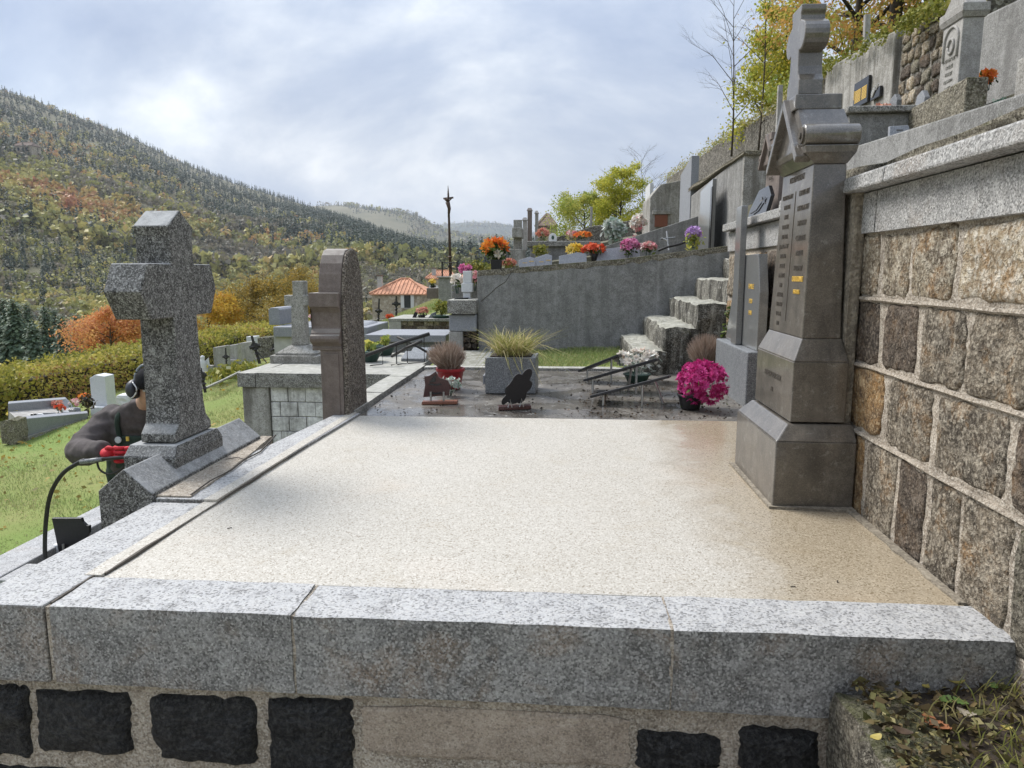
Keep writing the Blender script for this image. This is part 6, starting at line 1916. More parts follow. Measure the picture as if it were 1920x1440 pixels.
lb = ['dark conifer at the lower left edge of the photo above the hedge', 'grey green conifer in front of the others above the hedge', 'short round conifer nearest the hedge top', 'conifer standing left of the orange tree', 'small conifer half hidden by the orange tree', 'narrow conifer just left of the orange crown', 'tall dark conifer behind the grey green one', 'tall conifer in the second row above the hedge', 'conifer cut by the left edge of the photo', 'far slim conifer in the second row beside the orange tree']
for i, (x, y, z_, h_) in enumerate(spots):
    conifer(lb[i], (x, y, z_ - 1.2), 0.62 * h_ + 1.2, (0.62 * h_ + 1.2) * (0.68 if i in (1, 2) else 0.55), 200 + i, n=2200)


# autumn leaves blown over the lawn
rng = np.random.default_rng(91)
n = 2600
P = np.stack([rng.uniform(-9.0, -2.6, n), rng.uniform(4.0, 16.0, n), np.zeros(n)], 1)
keep = np.array([mnoise.noise(Vector((p[0] * 0.5, p[1] * 0.35, 9.0))) + 0.3 * rng.random() > 0.05 for p in P])
P = P[keep]
P[:, 2] = [ground_z(p[0], p[1]) + 0.03 for p in P]
v, f = leaf_quads(rng, P, 0.045, flat=0.7)
tag(np_mesh('fallen_leaves', v, f, L['olive'], tint=rng.random(len(f)), origin=tuple(P.mean(axis=0))), kind='stuff')

# ---------------------------------------------------------------- graves on the terrace above the streaked wall
def flat(name, pts, mat, kind='structure', th=0.25):
    """a terrace floor: outline with its own heights, given some depth"""
    n = len(pts)
    v = list(pts) + [(x, y, z - th) for x, y, z in pts]
    f = [tuple(range(n)), tuple(range(2 * n - 1, n - 1, -1))] + [((i + 1) % n, i, n + i, n + (i + 1) % n) for i in range(n)]
    o = MB().add(v, f).build(name, mat)
    return tag(o, kind=kind)


flat('terrace_ground', [(-1.0, 8.465, 0.80), (1.95, 8.465, 1.10), (1.95, 11.25, 1.15), (-1.1, 11.25, 0.80)], S['terrace'])
flat('terrace_ground', [(-1.1, 11.45, 0.95), (2.1, 11.45, 1.35), (2.6, 16.0, 1.7), (-1.0, 16.0, 1.1)], S['terrace'])
flat('terrace_ground', [(-0.6, 16.3, 1.3), (2.9, 16.3, 1.9), (3.2, 24.0, 2.3), (-0.6, 24.0, 1.7)], S['terrace'])
flat('terrace_ground', [(1.76, 3.0, 1.22), (2.7, 3.0, 1.75), (2.7, 6.4, 1.80), (1.76, 6.4, 1.26)], S['terrace'])
flat('terrace_ground', [(2.86, 2.0, 2.02), (3.9, 2.0, 2.05), (3.9, 9.5, 2.10), (2.86, 9.5, 2.06)], S['terrace'])
flat('terrace_ground', [(1.97, 6.5, 1.62), (3.4, 6.5, 1.95), (3.4, 8.5, 1.95), (1.97, 8.5, 1.62)], S['terrace'])

# sloping walls between the grave rows
o = thing('terrace_wall', 'dark sloping concrete wall rising right behind the pink flowers', 'wall', (1.2, 11.3, 0.8))
p0, p1 = (0.461, 11.300, 1.256), (1.915, 11.300, 1.751)
MB().prism([(p0[0], 0.6), (p1[0] + 0.1, 0.6), (p1[0] + 0.1, p1[2]), (p0[0], p0[2])], 'y', 11.3, 11.42).build('wall_panel', S['concrete'], o, bevel=0.01)
o = thing('terrace_wall', 'mossy dark wall sloping up to the right under the yellow tree', 'wall', (1.5, 19.5, 1.2))
p0, p1, p2 = (-0.617, 19.500, 1.712), (0.645, 19.500, 2.095), (2.099, 19.500, 2.307)
MB().prism([(p0[0], 0.8), (p2[0], 0.8), (p2[0], p2[2]), (p1[0], p1[2]), (p0[0], p0[2])], 'y', 19.5, 19.75).build('wall_panel', S['rubble'], o, bevel=0.03)

def block(name, label, cat, rect, y, th, mat, group=None, bevel=0.01):
    o = MB().box(rect[0], rect[1], y, y + th, rect[2], rect[3]).build(name, mat, bevel=bevel)
    return tag(o, label, cat, group)


# low tomb with pale cover, grey cross and brown posts at the left end
o = thing('low_tomb', 'long low tomb with pale mossy cover behind the grey plaques', 'tomb', (0.2, 12.4, 1.0))
r = (-0.659, 0.540, 1.313, 1.399)
MB().box(r[0], r[1], 12.0, 13.2, r[2], r[3]).build('cover_slab', S['weathered'], o, bevel=0.01)
r2 = (-0.608, 0.511, 0.987, 1.306)
MB().box(r2[0], r2[1], 12.05, 13.1, r2[2], r[2] - 0.002).build('side_wall', S['concrete'], o, bevel=0.01)
o = thing('stone_cross', 'pale grey stone cross on a block foot at the left end of the low tomb', 'gravestone', (-0.755, 11.600, 1.026))
r = (-0.909, -0.673, 0.983, 1.257)
MB().box(r[0], r[1], 11.5, 11.9, r[2], r[3]).build('foot', S['cross_grey'], o, bevel=0.01)
r = (-0.851, -0.723, 1.260, 1.716)
MB().box(r[0], r[1], 11.6, 11.76, r[2], r[3]).build('upright', S['cross_grey'], o, bevel=0.008)
a = (-0.848, -0.721, 1.433, 1.582)
MB().box(a[0] - 0.012, a[1] + 0.012, 11.42, 11.94, a[2], a[3]).build('cross_arm', S['cross_grey'], o, bevel=0.008)
for r, yy, m, lb in (((-0.733, -0.654, 1.425, 2.010), 13.5, 'purple_stone', 'tall thin brown post stone right of the pale grey cross'), ((-0.790, -0.715, 1.275, 1.804), 13.0, 'stele', 'short brown post stone touching the pale grey cross'), ((-0.617, -0.556, 1.444, 2.001), 14.0, 'stele', 'slim grey post stone beside the red and pink flowers')):
    o = thing('post_stone', lb, 'gravestone', ((r[0] + r[1]) / 2, yy, r[2]), 'post stones behind the low tomb')
    MB().box(r[0], r[1], yy, yy + 0.12, r[2], r[3]).build('shaft', S[m], o, bevel=0.01)
    MB().frustum((r[0] - 0.015, r[1] + 0.015, yy - 0.015, yy + 0.135), r[3] + 0.001, (r[0] + 0.01, r[1] - 0.01, yy + 0.02, yy + 0.10), r[3] + 0.05).build('cap', S[m], o)
r = (-0.309, -0.176, 1.377, 1.543)
o = thing('oval_plaque', 'white arched photo plaque on the low tomb', 'plaque', ((r[0] + r[1]) / 2, 12.3, r[2]))
xm, hw = (r[0] + r[1]) / 2, (r[1] - r[0]) / 2
MB().prism([(r[0], r[2]), (r[1], r[2])] + [(xm + hw * math.cos(t), r[3] - hw + hw * math.sin(t)) for t in np.linspace(0, math.pi, 10)], 'y', 12.3, 12.34).build('panel', S['white_stone'], o, bevel=0.004)
MB().lathe((xm, 12.290, (r[2] + r[3]) / 2 + 0.01), [(0.0, 0.0), (hw * 0.5, 0.002), (hw * 0.5, 0.008)], 14, 'y', sq=0.7).build('photo', S['green_pot'], o)

# grey plaques leaning on the near edge of the terrace
for i, (r, yy, m, lb) in enumerate((((-0.593, -0.391, 0.971, 1.086), 8.9, 'granite_lt', 'pale grey plaque with gold lines at the left of the terrace edge'), ((-0.393, -0.184, 0.984, 1.119), 8.95, 'granite_lt', 'pale grey plaque with a gabled top on the terrace edge'), ((-0.100, 0.239, 1.036, 1.139), 9.0, 'granite_lt', 'wide pale plaque below the yellow flowers'), ((0.359, 0.894, 1.069, 1.212), 9.1, 'granite_lt', 'long grey granite kerb between the red and pink flowers'))):
    o = thing('leaning_plaque', lb, 'plaque', ((r[0] + r[1]) / 2, yy, r[2]), 'grey plaques along the terrace edge')
    q = [(r[0], r[2] - 0.06), (r[1], r[2] - 0.04), (r[1], r[3] - 0.02), ((r[0] + 2 * r[1]) / 3, r[3]), (r[0], r[3] - 0.045)]
    mb = MB().prism(q, 'y', yy, yy + 0.025)
    mb.v = [(x, y + (z - r[2]) * 0.5, z) for x, y, z in mb.v]
    mb.build('panel', S[m], o, bevel=0.003)
    if i < 2:
        for k in range(2):
            xa = r[0] + (0.25 + 0.4 * k) * (r[1] - r[0])
            MB().box(xa, xa + 0.055, yy - 0.012 + 0.03, yy + 0.02, r[2] + 0.035 + 0.02 * k, r[2] + 0.043 + 0.02 * k).build('gold_line', S['gold'], o)

F = bouquet
b = (-0.815, 8.420, 0.937)
F('lily_bouquet', 'orange and white lilies in a black square vase on the streaked wall', 'flowers', b, (-0.835, 8.450, 1.169), (0.125, 0.10, 0.085), 'fire', 26, 0.075, nl=150, ls=0.075, seed=101, petals=6, cup=0.7)
vase = bpy.data.objects['lily_bouquet']
MB().frustum((b[0] - 0.058, b[0] + 0.058, b[1] - 0.05, b[1] + 0.05), b[2] - 0.01, (b[0] - 0.064, b[0] + 0.064, b[1] - 0.056, b[1] + 0.056), b[2] + 0.105).build('vase', S['black_matt'], vase, bevel=0.004)
rg = np.random.default_rng(5)
p, d = on_ellipsoid(rg, 7, (-0.769, 8.400, 1.107), (0.05, 0.05, 0.05))
v, f = blooms(rg, p, d, 0.06, 6)
np_mesh('white_flower_heads', v, f, L['pale'], vase, tint=rg.random(len(f)))
specs = [
    ('low_flowers', 'low salmon flowers just right of the black lily vase', (-0.680, 8.600, 1.000), (0.09, 0.07, 0.045), 'salmon', 22, 0.035, 'boxgreen', 30, None),
    ('yellow_flowers', 'bright yellow flowers on the terrace edge', (0.090, 9.200, 1.171), (0.085, 0.07, 0.06), 'yellow', 20, 0.055, 'plantgreen', 40, None),
    ('red_flowers', 'orange red chrysanthemums in a black vase on the terrace edge', (0.332, 9.100, 1.174), (0.135, 0.09, 0.055), 'scarlet', 36, 0.05, 'plantgreen', 60, None),
    ('pink_flowers', 'large pink hydrangea bunch on the streaked wall', (0.760, 9.000, 1.208), (0.11, 0.09, 0.08), 'pink', 60, 0.042, 'plantgreen', 50, None),
    ('mixed_flowers', 'pink and white flower bunch right of the large pink one', (1.001, 9.200, 1.201), (0.10, 0.08, 0.055), 'pinkwhite', 34, 0.04, 'plantgreen', 40, None),
    ('lilac_flowers', 'lilac flowers with trailing green stems at the right of the streaked wall', (1.515, 9.000, 1.358), (0.085, 0.07, 0.075), 'purple', 34, 0.045, 'green', 0, None),
    ('silver_plant', 'spiky silver and green artificial plant on the sloping wall', (0.804, 13.000, 1.622), (0.16, 0.12, 0.16), 'silverleaf', 30, 0.12, 'silverleaf', 160, None),
    ('white_flowers', 'white and pink artificial flowers at the foot of the black stele', (1.283, 13.500, 1.780), (0.13, 0.1, 0.14), 'pale', 34, 0.07, 'pinkwhite', 50, None),
    ('red_bouquet', 'red and peach flowers standing on the low tomb beside the arched plaque', (-0.427, 12.600, 1.551), (0.10, 0.08, 0.09), 'salmon', 36, 0.05, 'plantgreen', 40, None),
    ('orange_flowers', 'row of small orange flowers on the low tomb', (0.264, 13.000, 1.541), (0.16, 0.08, 0.05), 'fire', 34, 0.045, 'plantgreen', 40, None),
    ('dry_bouquet', 'mauve and straw dry flowers on the low tomb', (0.078, 13.200, 1.552), (0.11, 0.08, 0.08), 'pinkwhite', 20, 0.05, 'straw', 60, None),
]
for i, (nm, lb, ct, rr, pl, nb, bs, lf_, nl_, pt_) in enumerate(specs):
    F(nm, lb, 'flowers', (ct[0], ct[1], ct[2] - rr[2] - 0.10), ct, rr, pl, nb, bs, leaf=lf_, nl=nl_, ls=0.05 if rr[2] < 0.1 else 0.1, seed=120 + i, layers=2 if nb > 40 else 1)
o = bpy.data.objects['red_flowers']
p = (0.334, 9.100, 1.057)
MB().lathe((p[0], p[1], p[2] - 0.03), [(0.03, 0), (0.035, 0.05), (0.045, 0.10), (0.03, 0.10)], 12).build('vase', S['black_matt'], o, smooth=True)
o = bpy.data.objects['lilac_flowers']
rg = np.random.default_rng(9)
ct = np.array((1.526, 8.970, 1.262))
v, f = leaf_quads(rg, ct + rg.normal(size=(110, 3)) * np.array([0.05, 0.04, 0.06]), 0.05, aspect=0.5)
np_mesh('trailing_leaves', v, f, L['green'], o, tint=rg.random(110))
b = (-0.373, 10.200, 1.091)
shrub('potted_shrub', 'small yellow green shrub behind the gabled grey plaque', 'plant', (b[0], b[1], b[2] - 0.06), (-0.374, 10.200, 1.194), (0.11, 0.1, 0.10), 'boxgreen', 420, 0.035, seed=66)
b = (-1.126, 9.400, 0.832)
shrub('yellow_shrub', 'yellowish shrub at the left end of the streaked wall behind the white cross', 'plant', (b[0], b[1], b[2] - 0.3), (-1.139, 9.400, 0.934), (0.19, 0.15, 0.13), 'boxgreen', 900, 0.04, seed=67)
# grey metal crucifix and the branch lying beside it
o = thing('crucifix', 'small grey crucifix leaning on the dark sloping wall', 'cross', (1.284, 9.600, 1.173))
c0, c1 = (1.305, 9.550, 1.171), (1.296, 9.750, 1.425)
MB().tube([c0, c1], 0.012, 6).build('upright', S['granite_bl'], o)
m = Vector(c0).lerp(Vector(c1), 0.62)
MB().tube([m + Vector((-0.095, 0, -0.01)), m + Vector((0.10, 0, 0.015))], 0.012, 6).build('cross_arm', S['granite_bl'], o)
MB().tube([m + Vector((-0.08, -0.015, 0.01)), m + Vector((0, -0.02, -0.03)), m + Vector((0.005, -0.02, -0.13))], [0.008, 0.014, 0.008], 6).build('figure', S['steel'], o)
o = MB().tube(smooth_path([(1.139, 9.300, 1.165), (1.256, 9.300, 1.210), (1.381, 9.350, 1.238), (1.520, 9.400, 1.286)], 4), 0.016, 6).build('iron_branch', S['iron'], smooth=True)
tag(o, 'dark iron branch lying right of the crucifix on the terrace', 'ornament')

# steles along the uphill wall, facing the valley
def face_stele(label, x, y0, y1, z0, z1, th, mat, side=None, group='steles facing the valley', slope=0.0):
    o = thing('tall_stele', label, 'gravestone', (x, (y0 + y1) / 2, z0), group)
    MB().prism([(y0, z0), (y1, z0), (y1, z1 - slope), (y0, z1)], 'x', x, x + th).build('panel', mat, o, bevel=0.004)
    if side:
        MB().prism([(y0 - 0.05, z0), (y0 + 0.35 * (y1 - y0), z0), (y0 + 0.35 * (y1 - y0), z0 + 0.62 * (z1 - z0)), (y0 - 0.05, z0 + 0.62 * (z1 - z0))], 'x', x + th + 0.002, x + th + 0.11).build('side_wing', side, o, bevel=0.004)
    return o


face_stele('nearest tall pale stele with a dark edge above the streaked wall', 1.80, 9.42, 10.25, 1.05, 2.05, 0.05, S['granite_pol'], side=None, slope=0.07)
MB().box(1.785, 1.797, 9.36, 9.46, 1.05, 1.95).build('edge_strip', S['black_gran'], bpy.data.objects['tall_stele'], bevel=0.002)
face_stele('tall bright stele with a grey wing in the middle of the uphill row', 1.95, 12.0, 13.1, 1.5, 2.72, 0.12, S['granite_lt'], side=S['granite_bl'], slope=0.16)
face_stele('farthest narrow white stele backed by a black one', 2.0, 18.3, 19.4, 2.0, 3.05, 0.08, S['white_stone'], side=S['black_gran'])

# concrete buttress and retaining wall along the uphill side
o = thing('retaining_wall', 'pale concrete buttress above the top of the steps with a mossy sloping edge', 'wall', (2.2, 9.5, 1.0))
r = (1.857, 2.165, 1.141, 2.214)
MB().prism([(8.56, 0.6), (12.2, 0.6), (12.2, 2.10), (8.56, r[3])], 'x', 1.965, 2.30).build('flank', S['concrete'], o, bevel=0.02)
MB().box(1.960, 2.45, 8.50, 8.558, 0.7, r[3] - 0.004).build('end_face', S['concrete_lt'], o, bevel=0.01)
MB().rock(1.94, 2.42, 8.46, 12.2, r[3] - 0.03, r[3] + 0.02, n=6, amp=0.015, seed=2, rnd=0.4).build('cap', S['old_rock'], o)

o = thing('retaining_wall', 'high old retaining wall of patched concrete and mossy rubble along the top terrace', 'wall', (3.5, 9.0, 1.5))
XR = 3.3
def wall_strip(pix, nm, mat, dx=0.0, z0=1.6, thick=0.5):
    """pix: (y, top z) along the wall"""
    v, f = [], []
    for (y, zt) in pix:
        v += [(XR + dx, y, z0), (XR + dx, y, zt), (XR + thick, y, zt), (XR + thick, y, z0)]
    for i in range(len(pix) - 1):
        a, b_ = 4 * i, 4 * i + 4
        f += [(a, b_, b_ + 1, a + 1), (a + 1, b_ + 1, b_ + 2, a + 2), (a + 2, b_ + 2, b_ + 3, a + 3)]
    f += [(0, 1, 2, 3), tuple(4 * (len(pix) - 1) + k for k in (3, 2, 1, 0))]
    return MB().add(v, f).build(nm, mat, o, bevel=0.02)
q = [(3.300, 25.244, 3.994), (3.300, 20.026, 3.785), (3.300, 16.926, 3.711), (3.300, 13.854, 3.564), (3.300, 11.615, 3.432), (3.300, 9.933, 3.381)]
wall_strip([(p[1], p[2]) for p in q[::-1]], 'far_section', S['rubble'], z0=1.4)
q = [(3.300, 9.926, 3.443), (3.300, 8.847, 3.376), (3.300, 7.915, 3.293)]
wall_strip([(p[1], p[2]) for p in q[::-1]], 'concrete_section', S['concrete_lt'], dx=-0.05)
q = [(3.300, 7.898, 3.263), (3.300, 7.366, 3.238), (3.300, 6.889, 3.167), (3.300, 6.402, 3.120)]
wall_strip([(p[1], p[2]) for p in q[::-1]], 'rubble_section', S['rubble'])
q = [(3.280, 6.592, 2.880), (3.280, 6.176, 2.855), (3.280, 5.781, 2.825), (3.280, 4.912, 2.761)]
wall_strip([(p[1], p[2]) for p in q[::-1]], 'grey_section', S['concrete'], dx=-0.12, thick=-0.02)
# loose face stones of the rubble section, each proud of the mortar
rs = random.Random(8)
fx3 = lambda u, v, d: (XR - d, -u, v)
ya, yb = (3.300, 7.859, 3.051), (3.300, 6.554, 2.682)
zz = 2.05
while zz < 3.15:
    hh = rs.uniform(0.07, 0.13)
    yy = ya[1] - 0.03
    while yy > yb[1]:
        ww = rs.uniform(0.09, 0.2)
        m = rs.choice(['fieldstone', 'fieldstone', 'fieldstone_dk', 'fieldstone_lt', 'old_rock'])
        face_stone(fx3, quad(-yy, -(yy - ww), zz, zz + hh, rs, 0.012), 0.018, rs.randint(0, 9999), ragged=0.012, per=3, rings=((0.0, 0.4), (0.25, 1.0))).build('stone', S[m], o, smooth=True)
        yy -= ww + 0.025
    zz += hh + 0.022
# moss cushions along the wall top
rng = np.random.default_rng(77)
top = [(3.350, 10.079, 3.495), (3.350, 8.983, 3.425), (3.350, 8.037, 3.340), (3.350, 7.482, 3.293), (3.350, 6.906, 3.197), (3.350, 6.137, 3.098)]
C = []
for a, b_ in zip(top[:-1], top[1:]):
    t = rng.random((1500, 1))
    C.append(np.array(a) * (1 - t) + np.array(b_) * t + rng.normal(size=(1500, 3)) * np.array([0.12, 0.02, 0.022]) + np.array([0.05, 0, 0.0]))
C = np.concatenate(C)
lump = np.array([mnoise.noise(Vector(c_ * 3.0)) for c_ in C])
C = C[lump > -0.05]
hang = rng.random(len(C)) < 0.25
C[hang] += np.stack([-0.14 * np.ones(hang.sum()) - C[hang][:, 0] + 3.3, np.zeros(hang.sum()), -0.16 * rng.random(hang.sum())], 1)
v, f = leaf_quads(rng, C, 0.035, aspect=0.7)
tag(np_mesh('moss', v, f, L['boxgreen'], tint=np.clip(0.3 + 0.3 * rng.normal(size=len(f)), 0, 1), origin=tuple(C.mean(axis=0))), kind='stuff')
far = [(3.350, 25.627, 4.041), (3.350, 17.183, 3.753), (3.350, 11.791, 3.470), (3.350, 10.086, 3.432)]
C = []
for a, b_ in zip(far[:-1], far[1:]):
    t = rng.random((1500, 1))
    C.append(np.array(a) * (1 - t) + np.array(b_) * t + rng.normal(size=(1500, 3)) * np.array([0.12, 0.05, 0.05]))
C = np.concatenate(C)
v, f = leaf_quads(rng, C, 0.05, aspect=0.5)
tag(np_mesh('dry_grass', v, f, L['straw'], tint=rng.random(len(f)), origin=tuple(C.mean(axis=0))), kind='stuff')
nk = thing('burial_niche', 'pale concrete tomb block with a brown niche beside the far steles', 'tomb', (2.9, 15.5, 1.5))
r = (1.652, 2.170, 1.644, 2.636)
MB().prism([(r[0], r[2]), (r[1] + 0.3, r[2]), (r[1] + 0.3, r[3] + 0.12), (r[0] + 0.2, r[3]), (r[0], r[3] - 0.25)], 'y', 15.05, 16.5).build('block', S['concrete_lt'], nk, bevel=0.02)
r2 = (1.754, 2.009, 1.802, 2.043)
MB().box(r2[0], r2[1], 15.01, 15.048, r2[2], r2[3]).build('niche_door', S['redbrown'], nk, bevel=0.004)
MB().box(r2[0] - 0.05, r2[1] + 0.05, 14.98, 15.048, r2[3] + 0.002, r2[3] + 0.08).build('lintel', S['concrete_lt'], nk, bevel=0.006)

# ---------------------------------------------------------------- terrace above the stone wall on the right
o = MB().rock(1.18, 1.46, 1.55, 3.70, 1.20, 1.325, n=7, amp=0.02, seed=12, rnd=0.3).build('mossy_kerb', S['old_rock'])
tag(o, 'mossy rough kerb lying behind the granite coping of the brown wall', 'kerb')
o = thing('terrace_wall', 'low grey concrete wall behind the mossy kerb on the upper terrace', 'wall', (1.85, 3.4, 1.0))
p0, p1 = (1.800, 4.892, 1.708), (1.800, 3.450, 1.526)
MB().prism([(p0[1] + 0.5, 1.0), (1.9, 1.0), (1.9, p1[2] + 0.02), (p0[1] + 0.5, p0[2])], 'x', 1.80, 1.92).build('wall_panel', S['concrete'], o, bevel=0.01)
bx_ = thing('box_grave', 'grey concrete box grave with a dark cap behind the pale leaning plaque', 'grave', (2.4, 5.6, 1.6))
r = (1.987, 2.433, 1.813, 2.009)
MB().box(r[0], r[1], 5.5, 6.4, r[2] - 0.15, r[3]).build('front_wall', S['concrete'], bx_, bevel=0.01)
MB().box(r[0] - 0.03, r[1] + 0.03, 5.46, 6.45, r[3] + 0.001, r[3] + 0.045).build('cap', S['weathered'], bx_, bevel=0.01)
MB().prism([(4.75, 1.55), (5.49, 1.55), (5.49, r[3] + 0.02), (4.75, r[3] + 0.05)], 'x', r[1] - 0.05, r[1] + 0.08).build('side_wall', S['old_rock'], bx_, bevel=0.01)
r = (2.062, 2.211, 1.742, 1.838)
lp = thing('leaning_plaque', 'pale blank plaque leaning against the concrete box grave', 'plaque', ((r[0] + r[1]) / 2, 5.0, r[2]))
mb = MB().prism([(r[0], r[2] - 0.02), (r[1], r[2] - 0.02), (r[1] - 0.02, r[3]), (r[0] + 0.012, r[3] - 0.005)], 'y', 5.0, 5.03)
mb.v = [(x, y + (z - r[2]) * 0.35, z) for x, y, z in mb.v]
mb.build('panel', S['granite_lt'], lp, bevel=0.003)
MB().box(r[0] + 0.05, r[1] - 0.06, 5.018, 5.0205, r[2] + 0.062, r[2] + 0.066).build('cut_line', S['ink'], lp)
# black plaque with gold lines and a picture plaque on the high wall
def wall_plaque(label, a, b_, mat, kind):
    """a: lower far corner, b_: upper near corner, both on the high wall"""
    o2 = thing('wall_plaque', label, 'plaque', (XR - 0.06, (a[1] + b_[1]) / 2, a[2]), 'plaques fixed to the high wall')
    MB().box(XR - 0.085, XR - 0.055, b_[1], a[1], a[2], b_[2]).build('panel', mat, o2, bevel=0.004)
    if kind == 'lines':
        for i in range(9):
            z_ = b_[2] - 0.10 - i * (b_[2] - a[2] - 0.14) / 9
            for (t0, t1) in ((0.10, 0.52), (0.58, 0.92)):
                MB().box(XR - 0.088, XR - 0.0855, a[1] + (b_[1] - a[1]) * t1, a[1] + (b_[1] - a[1]) * t0, z_, z_ + 0.009).build('gold_line', S['gold'], o2)
        MB().box(XR - 0.088, XR - 0.0855, a[1] - 0.025, a[1] - 0.015, a[2] + 0.1, b_[2] - 0.08).build('gold_line', S['gold'], o2)
    elif kind == 'relief':
        rr = random.Random(4)
        m_ = MB()
        for i in range(7):
            yy_ = a[1] + (b_[1] - a[1]) * (0.2 + 0.6 * rr.random())
            z_ = a[2] + (b_[2] - a[2]) * (0.25 + 0.1 * i * 0.9)
            m_.tube([(XR - 0.088, yy_ + 0.03, z_), (XR - 0.092, yy_ - 0.03, z_ + 0.05)], 0.007, 5)
        m_.build('relief', S['silver'], o2)
    return o2


wall_plaque('black plaque with rows of gold lettering on the pale high wall', (3.240, 8.826, 2.719), (3.240, 8.427, 2.996), S['black_gran'], 'lines')
wall_plaque('small dark picture plaque with silver relief right of the gold lettered one', (3.240, 8.346, 2.705), (3.240, 8.114, 2.811), S['black_gran'], 'relief')
for i, (p, lb, m) in enumerate((((3.150, 7.632, 2.478), 'small grey block on the ledge under the pale high wall', 'granite_bl'), ((3.100, 6.959, 2.353), 'rounded grey plaque on the ledge before the rubble', 'granite_lt'))):
    oo = MB().prism([(p[1] - 0.10, p[2] - 0.03), (p[1] + 0.09, p[2] - 0.03), (p[1] + 0.05, p[2] + 0.10), (p[1] - 0.04, p[2] + 0.13), (p[1] - 0.10, p[2] + 0.06)], 'x', p[0], p[0] + 0.05).build('ledge_plaque', S[m], bevel=0.006)
    tag(oo, lb, 'plaque')
p = (3.100, 7.720, 2.492)
F('ledge_flowers', 'faded red flowers on the ledge below the picture plaque', 'flowers', (p[0], p[1], p[2] - 0.10), p, (0.08, 0.1, 0.04), 'salmon', 14, 0.04, nl=10, ls=0.04, seed=140)
# carved grey pillar stone


class PMB(MB):
    """MB whose shapes stand where the carved pillar stands"""

    def add(self, verts, faces):
        return MB.add(self, [(2.60 + (p[0] - 2.60) * 0.86, 4.86 + PY0 + (p[1] - 4.86) * 0.86, 1.74 + PZ0 + (p[2] - 1.74) * 0.86) for p in verts], faces)


PY0 = (2.600, 5.296, 1.829)[1] - 4.86                  # shift along the terrace
PZ0 = (2.600, 5.296, 1.829)[2] - 1.74
ps = thing('carved_pillar', 'tall grey pillar stone with an arched wreath relief on the upper terrace', 'gravestone', (2.7, 5.0 + PY0, 1.8 + PZ0))
PMB().box(2.555, 2.80, 4.80, 5.22, 1.74, 1.90).build('plinth', S['stele'], ps, bevel=0.006)
PMB().frustum((2.565, 2.79, 4.81, 5.21), 1.9005, (2.60, 2.757, 4.86, 5.16), 1.945).build('plinth_slope', S['stele'], ps)
PMB().box(2.600, 2.757, 4.86, 5.16, 1.9455, 2.60).build('shaft', S['stele'], ps, bevel=0.006)
PMB().frustum((2.59, 2.767, 4.85, 5.17), 2.601, (2.575, 2.78, 4.83, 5.19), 2.635).build('cornice', S['stele'], ps, bevel=0.003)
PMB().box(2.575, 2.78, 4.83, 5.19, 2.636, 2.70).build('cornice_band', S['stele'], ps, bevel=0.005)
PMB().prism([(4.84, 2.701), (5.18, 2.701), (5.09, 2.79), (5.065, 2.86), (4.955, 2.86), (4.93, 2.79)], 'x', 2.60, 2.757).build('top', S['stele'], ps, bevel=0.006)
PMB().frustum((2.62, 2.74, 4.965, 5.055), 2.861, (2.63, 2.73, 4.975, 5.045), 3.02).build('cross_stub', S['stele'], ps, bevel=0.004)
ar = [(2.597, 5.01 + 0.105 * math.cos(t), 2.47 + 0.105 * math.sin(t)) for t in np.linspace(0, math.pi, 12)]
PMB().tube([(2.597, 5.115, 2.33)] + ar + [(2.597, 4.905, 2.33)], 0.012, 6).build('arch_relief', S['stele'], ps, smooth=True)
wr = [(2.596, 5.01 + 0.045 * math.cos(t), 2.43 + 0.055 * math.sin(t)) for t in np.linspace(0, 2 * math.pi, 16)]
PMB().tube(wr, 0.012, 6).build('wreath', S['stele'], ps, smooth=True)
for k, s_ in enumerate(('ICI REPOSE', 'LOUISE', 'FERRET', '1874-1911', 'PRIEZ', 'POUR ELLE')):
    text(s_, 0.031, (2.598, 4.989 + PY0, 2.247 + PZ0 - 0.047 * k), ps, S['cross_grey'], sx=0.9, depth=0.003)
# wall end and black headstone at the right edge
o = thing('terrace_wall', 'brown mossy stub wall ending in a grey pier at the right edge of the upper terrace', 'wall', (2.8, 4.3, 1.7))
p0, p1 = (2.780, 5.468, 2.177), (2.780, 4.930, 2.166)
MB().prism([(p1[1], 1.7), (4.84, 1.7), (4.84, p0[2]), (p1[1], p1[2])], 'x', 2.78, 2.90).build('wall_panel', S['old_rock'], o, bevel=0.015)
MB().box(2.76, 2.95, p1[1] - 0.4, p1[1] - 0.003, 1.7, p1[2] + 0.03).build('pier', S['concrete_lt'], o, bevel=0.01)
bh = thing('black_headstone', 'black polished family headstone with a gold cross cut by the right edge of the photo', 'gravestone', (3.13, 4.75, 2.0))
z1 = 2.50
MB().prism([(4.2, 2.02), (5.14, 2.02), (5.14, 2.46), (5.11, 2.485), (4.9, 2.53), (4.2, 2.62)], 'x', 3.10, 3.16).build('panel', S['black_gran'], bh, bevel=0.006)
MB().box(3.096, 3.099, 5.055, 5.07, 2.22, 2.44).build('cross_mark', S['gold'], bh)
MB().box(3.096, 3.099, 5.02, 5.054, 2.375, 2.388).add(*(lambda m_: (m_.v, m_.f))(MB().box(3.096, 3.099, 5.071, 5.105, 2.375, 2.388))).build('cross_mark', S['gold'], bh)
text('FAMILLE', 0.058, (3.098, 4.86, 2.455), bh, S['white_ink'], sx=0.8)
text('CELLE', 0.058, (3.098, 4.60, 2.47), bh, S['white_ink'], sx=0.8)
red = m_flat('red_letters', (0.55, 0.03, 0.035), 0.5, 0.1, 40)
for k in range(3):
    text(('MARCELLIN', 'ROSA', 'HENRI')[k], 0.05, (3.098, 4.83, 2.36 - 0.07 * k), bh, red, sx=0.8)
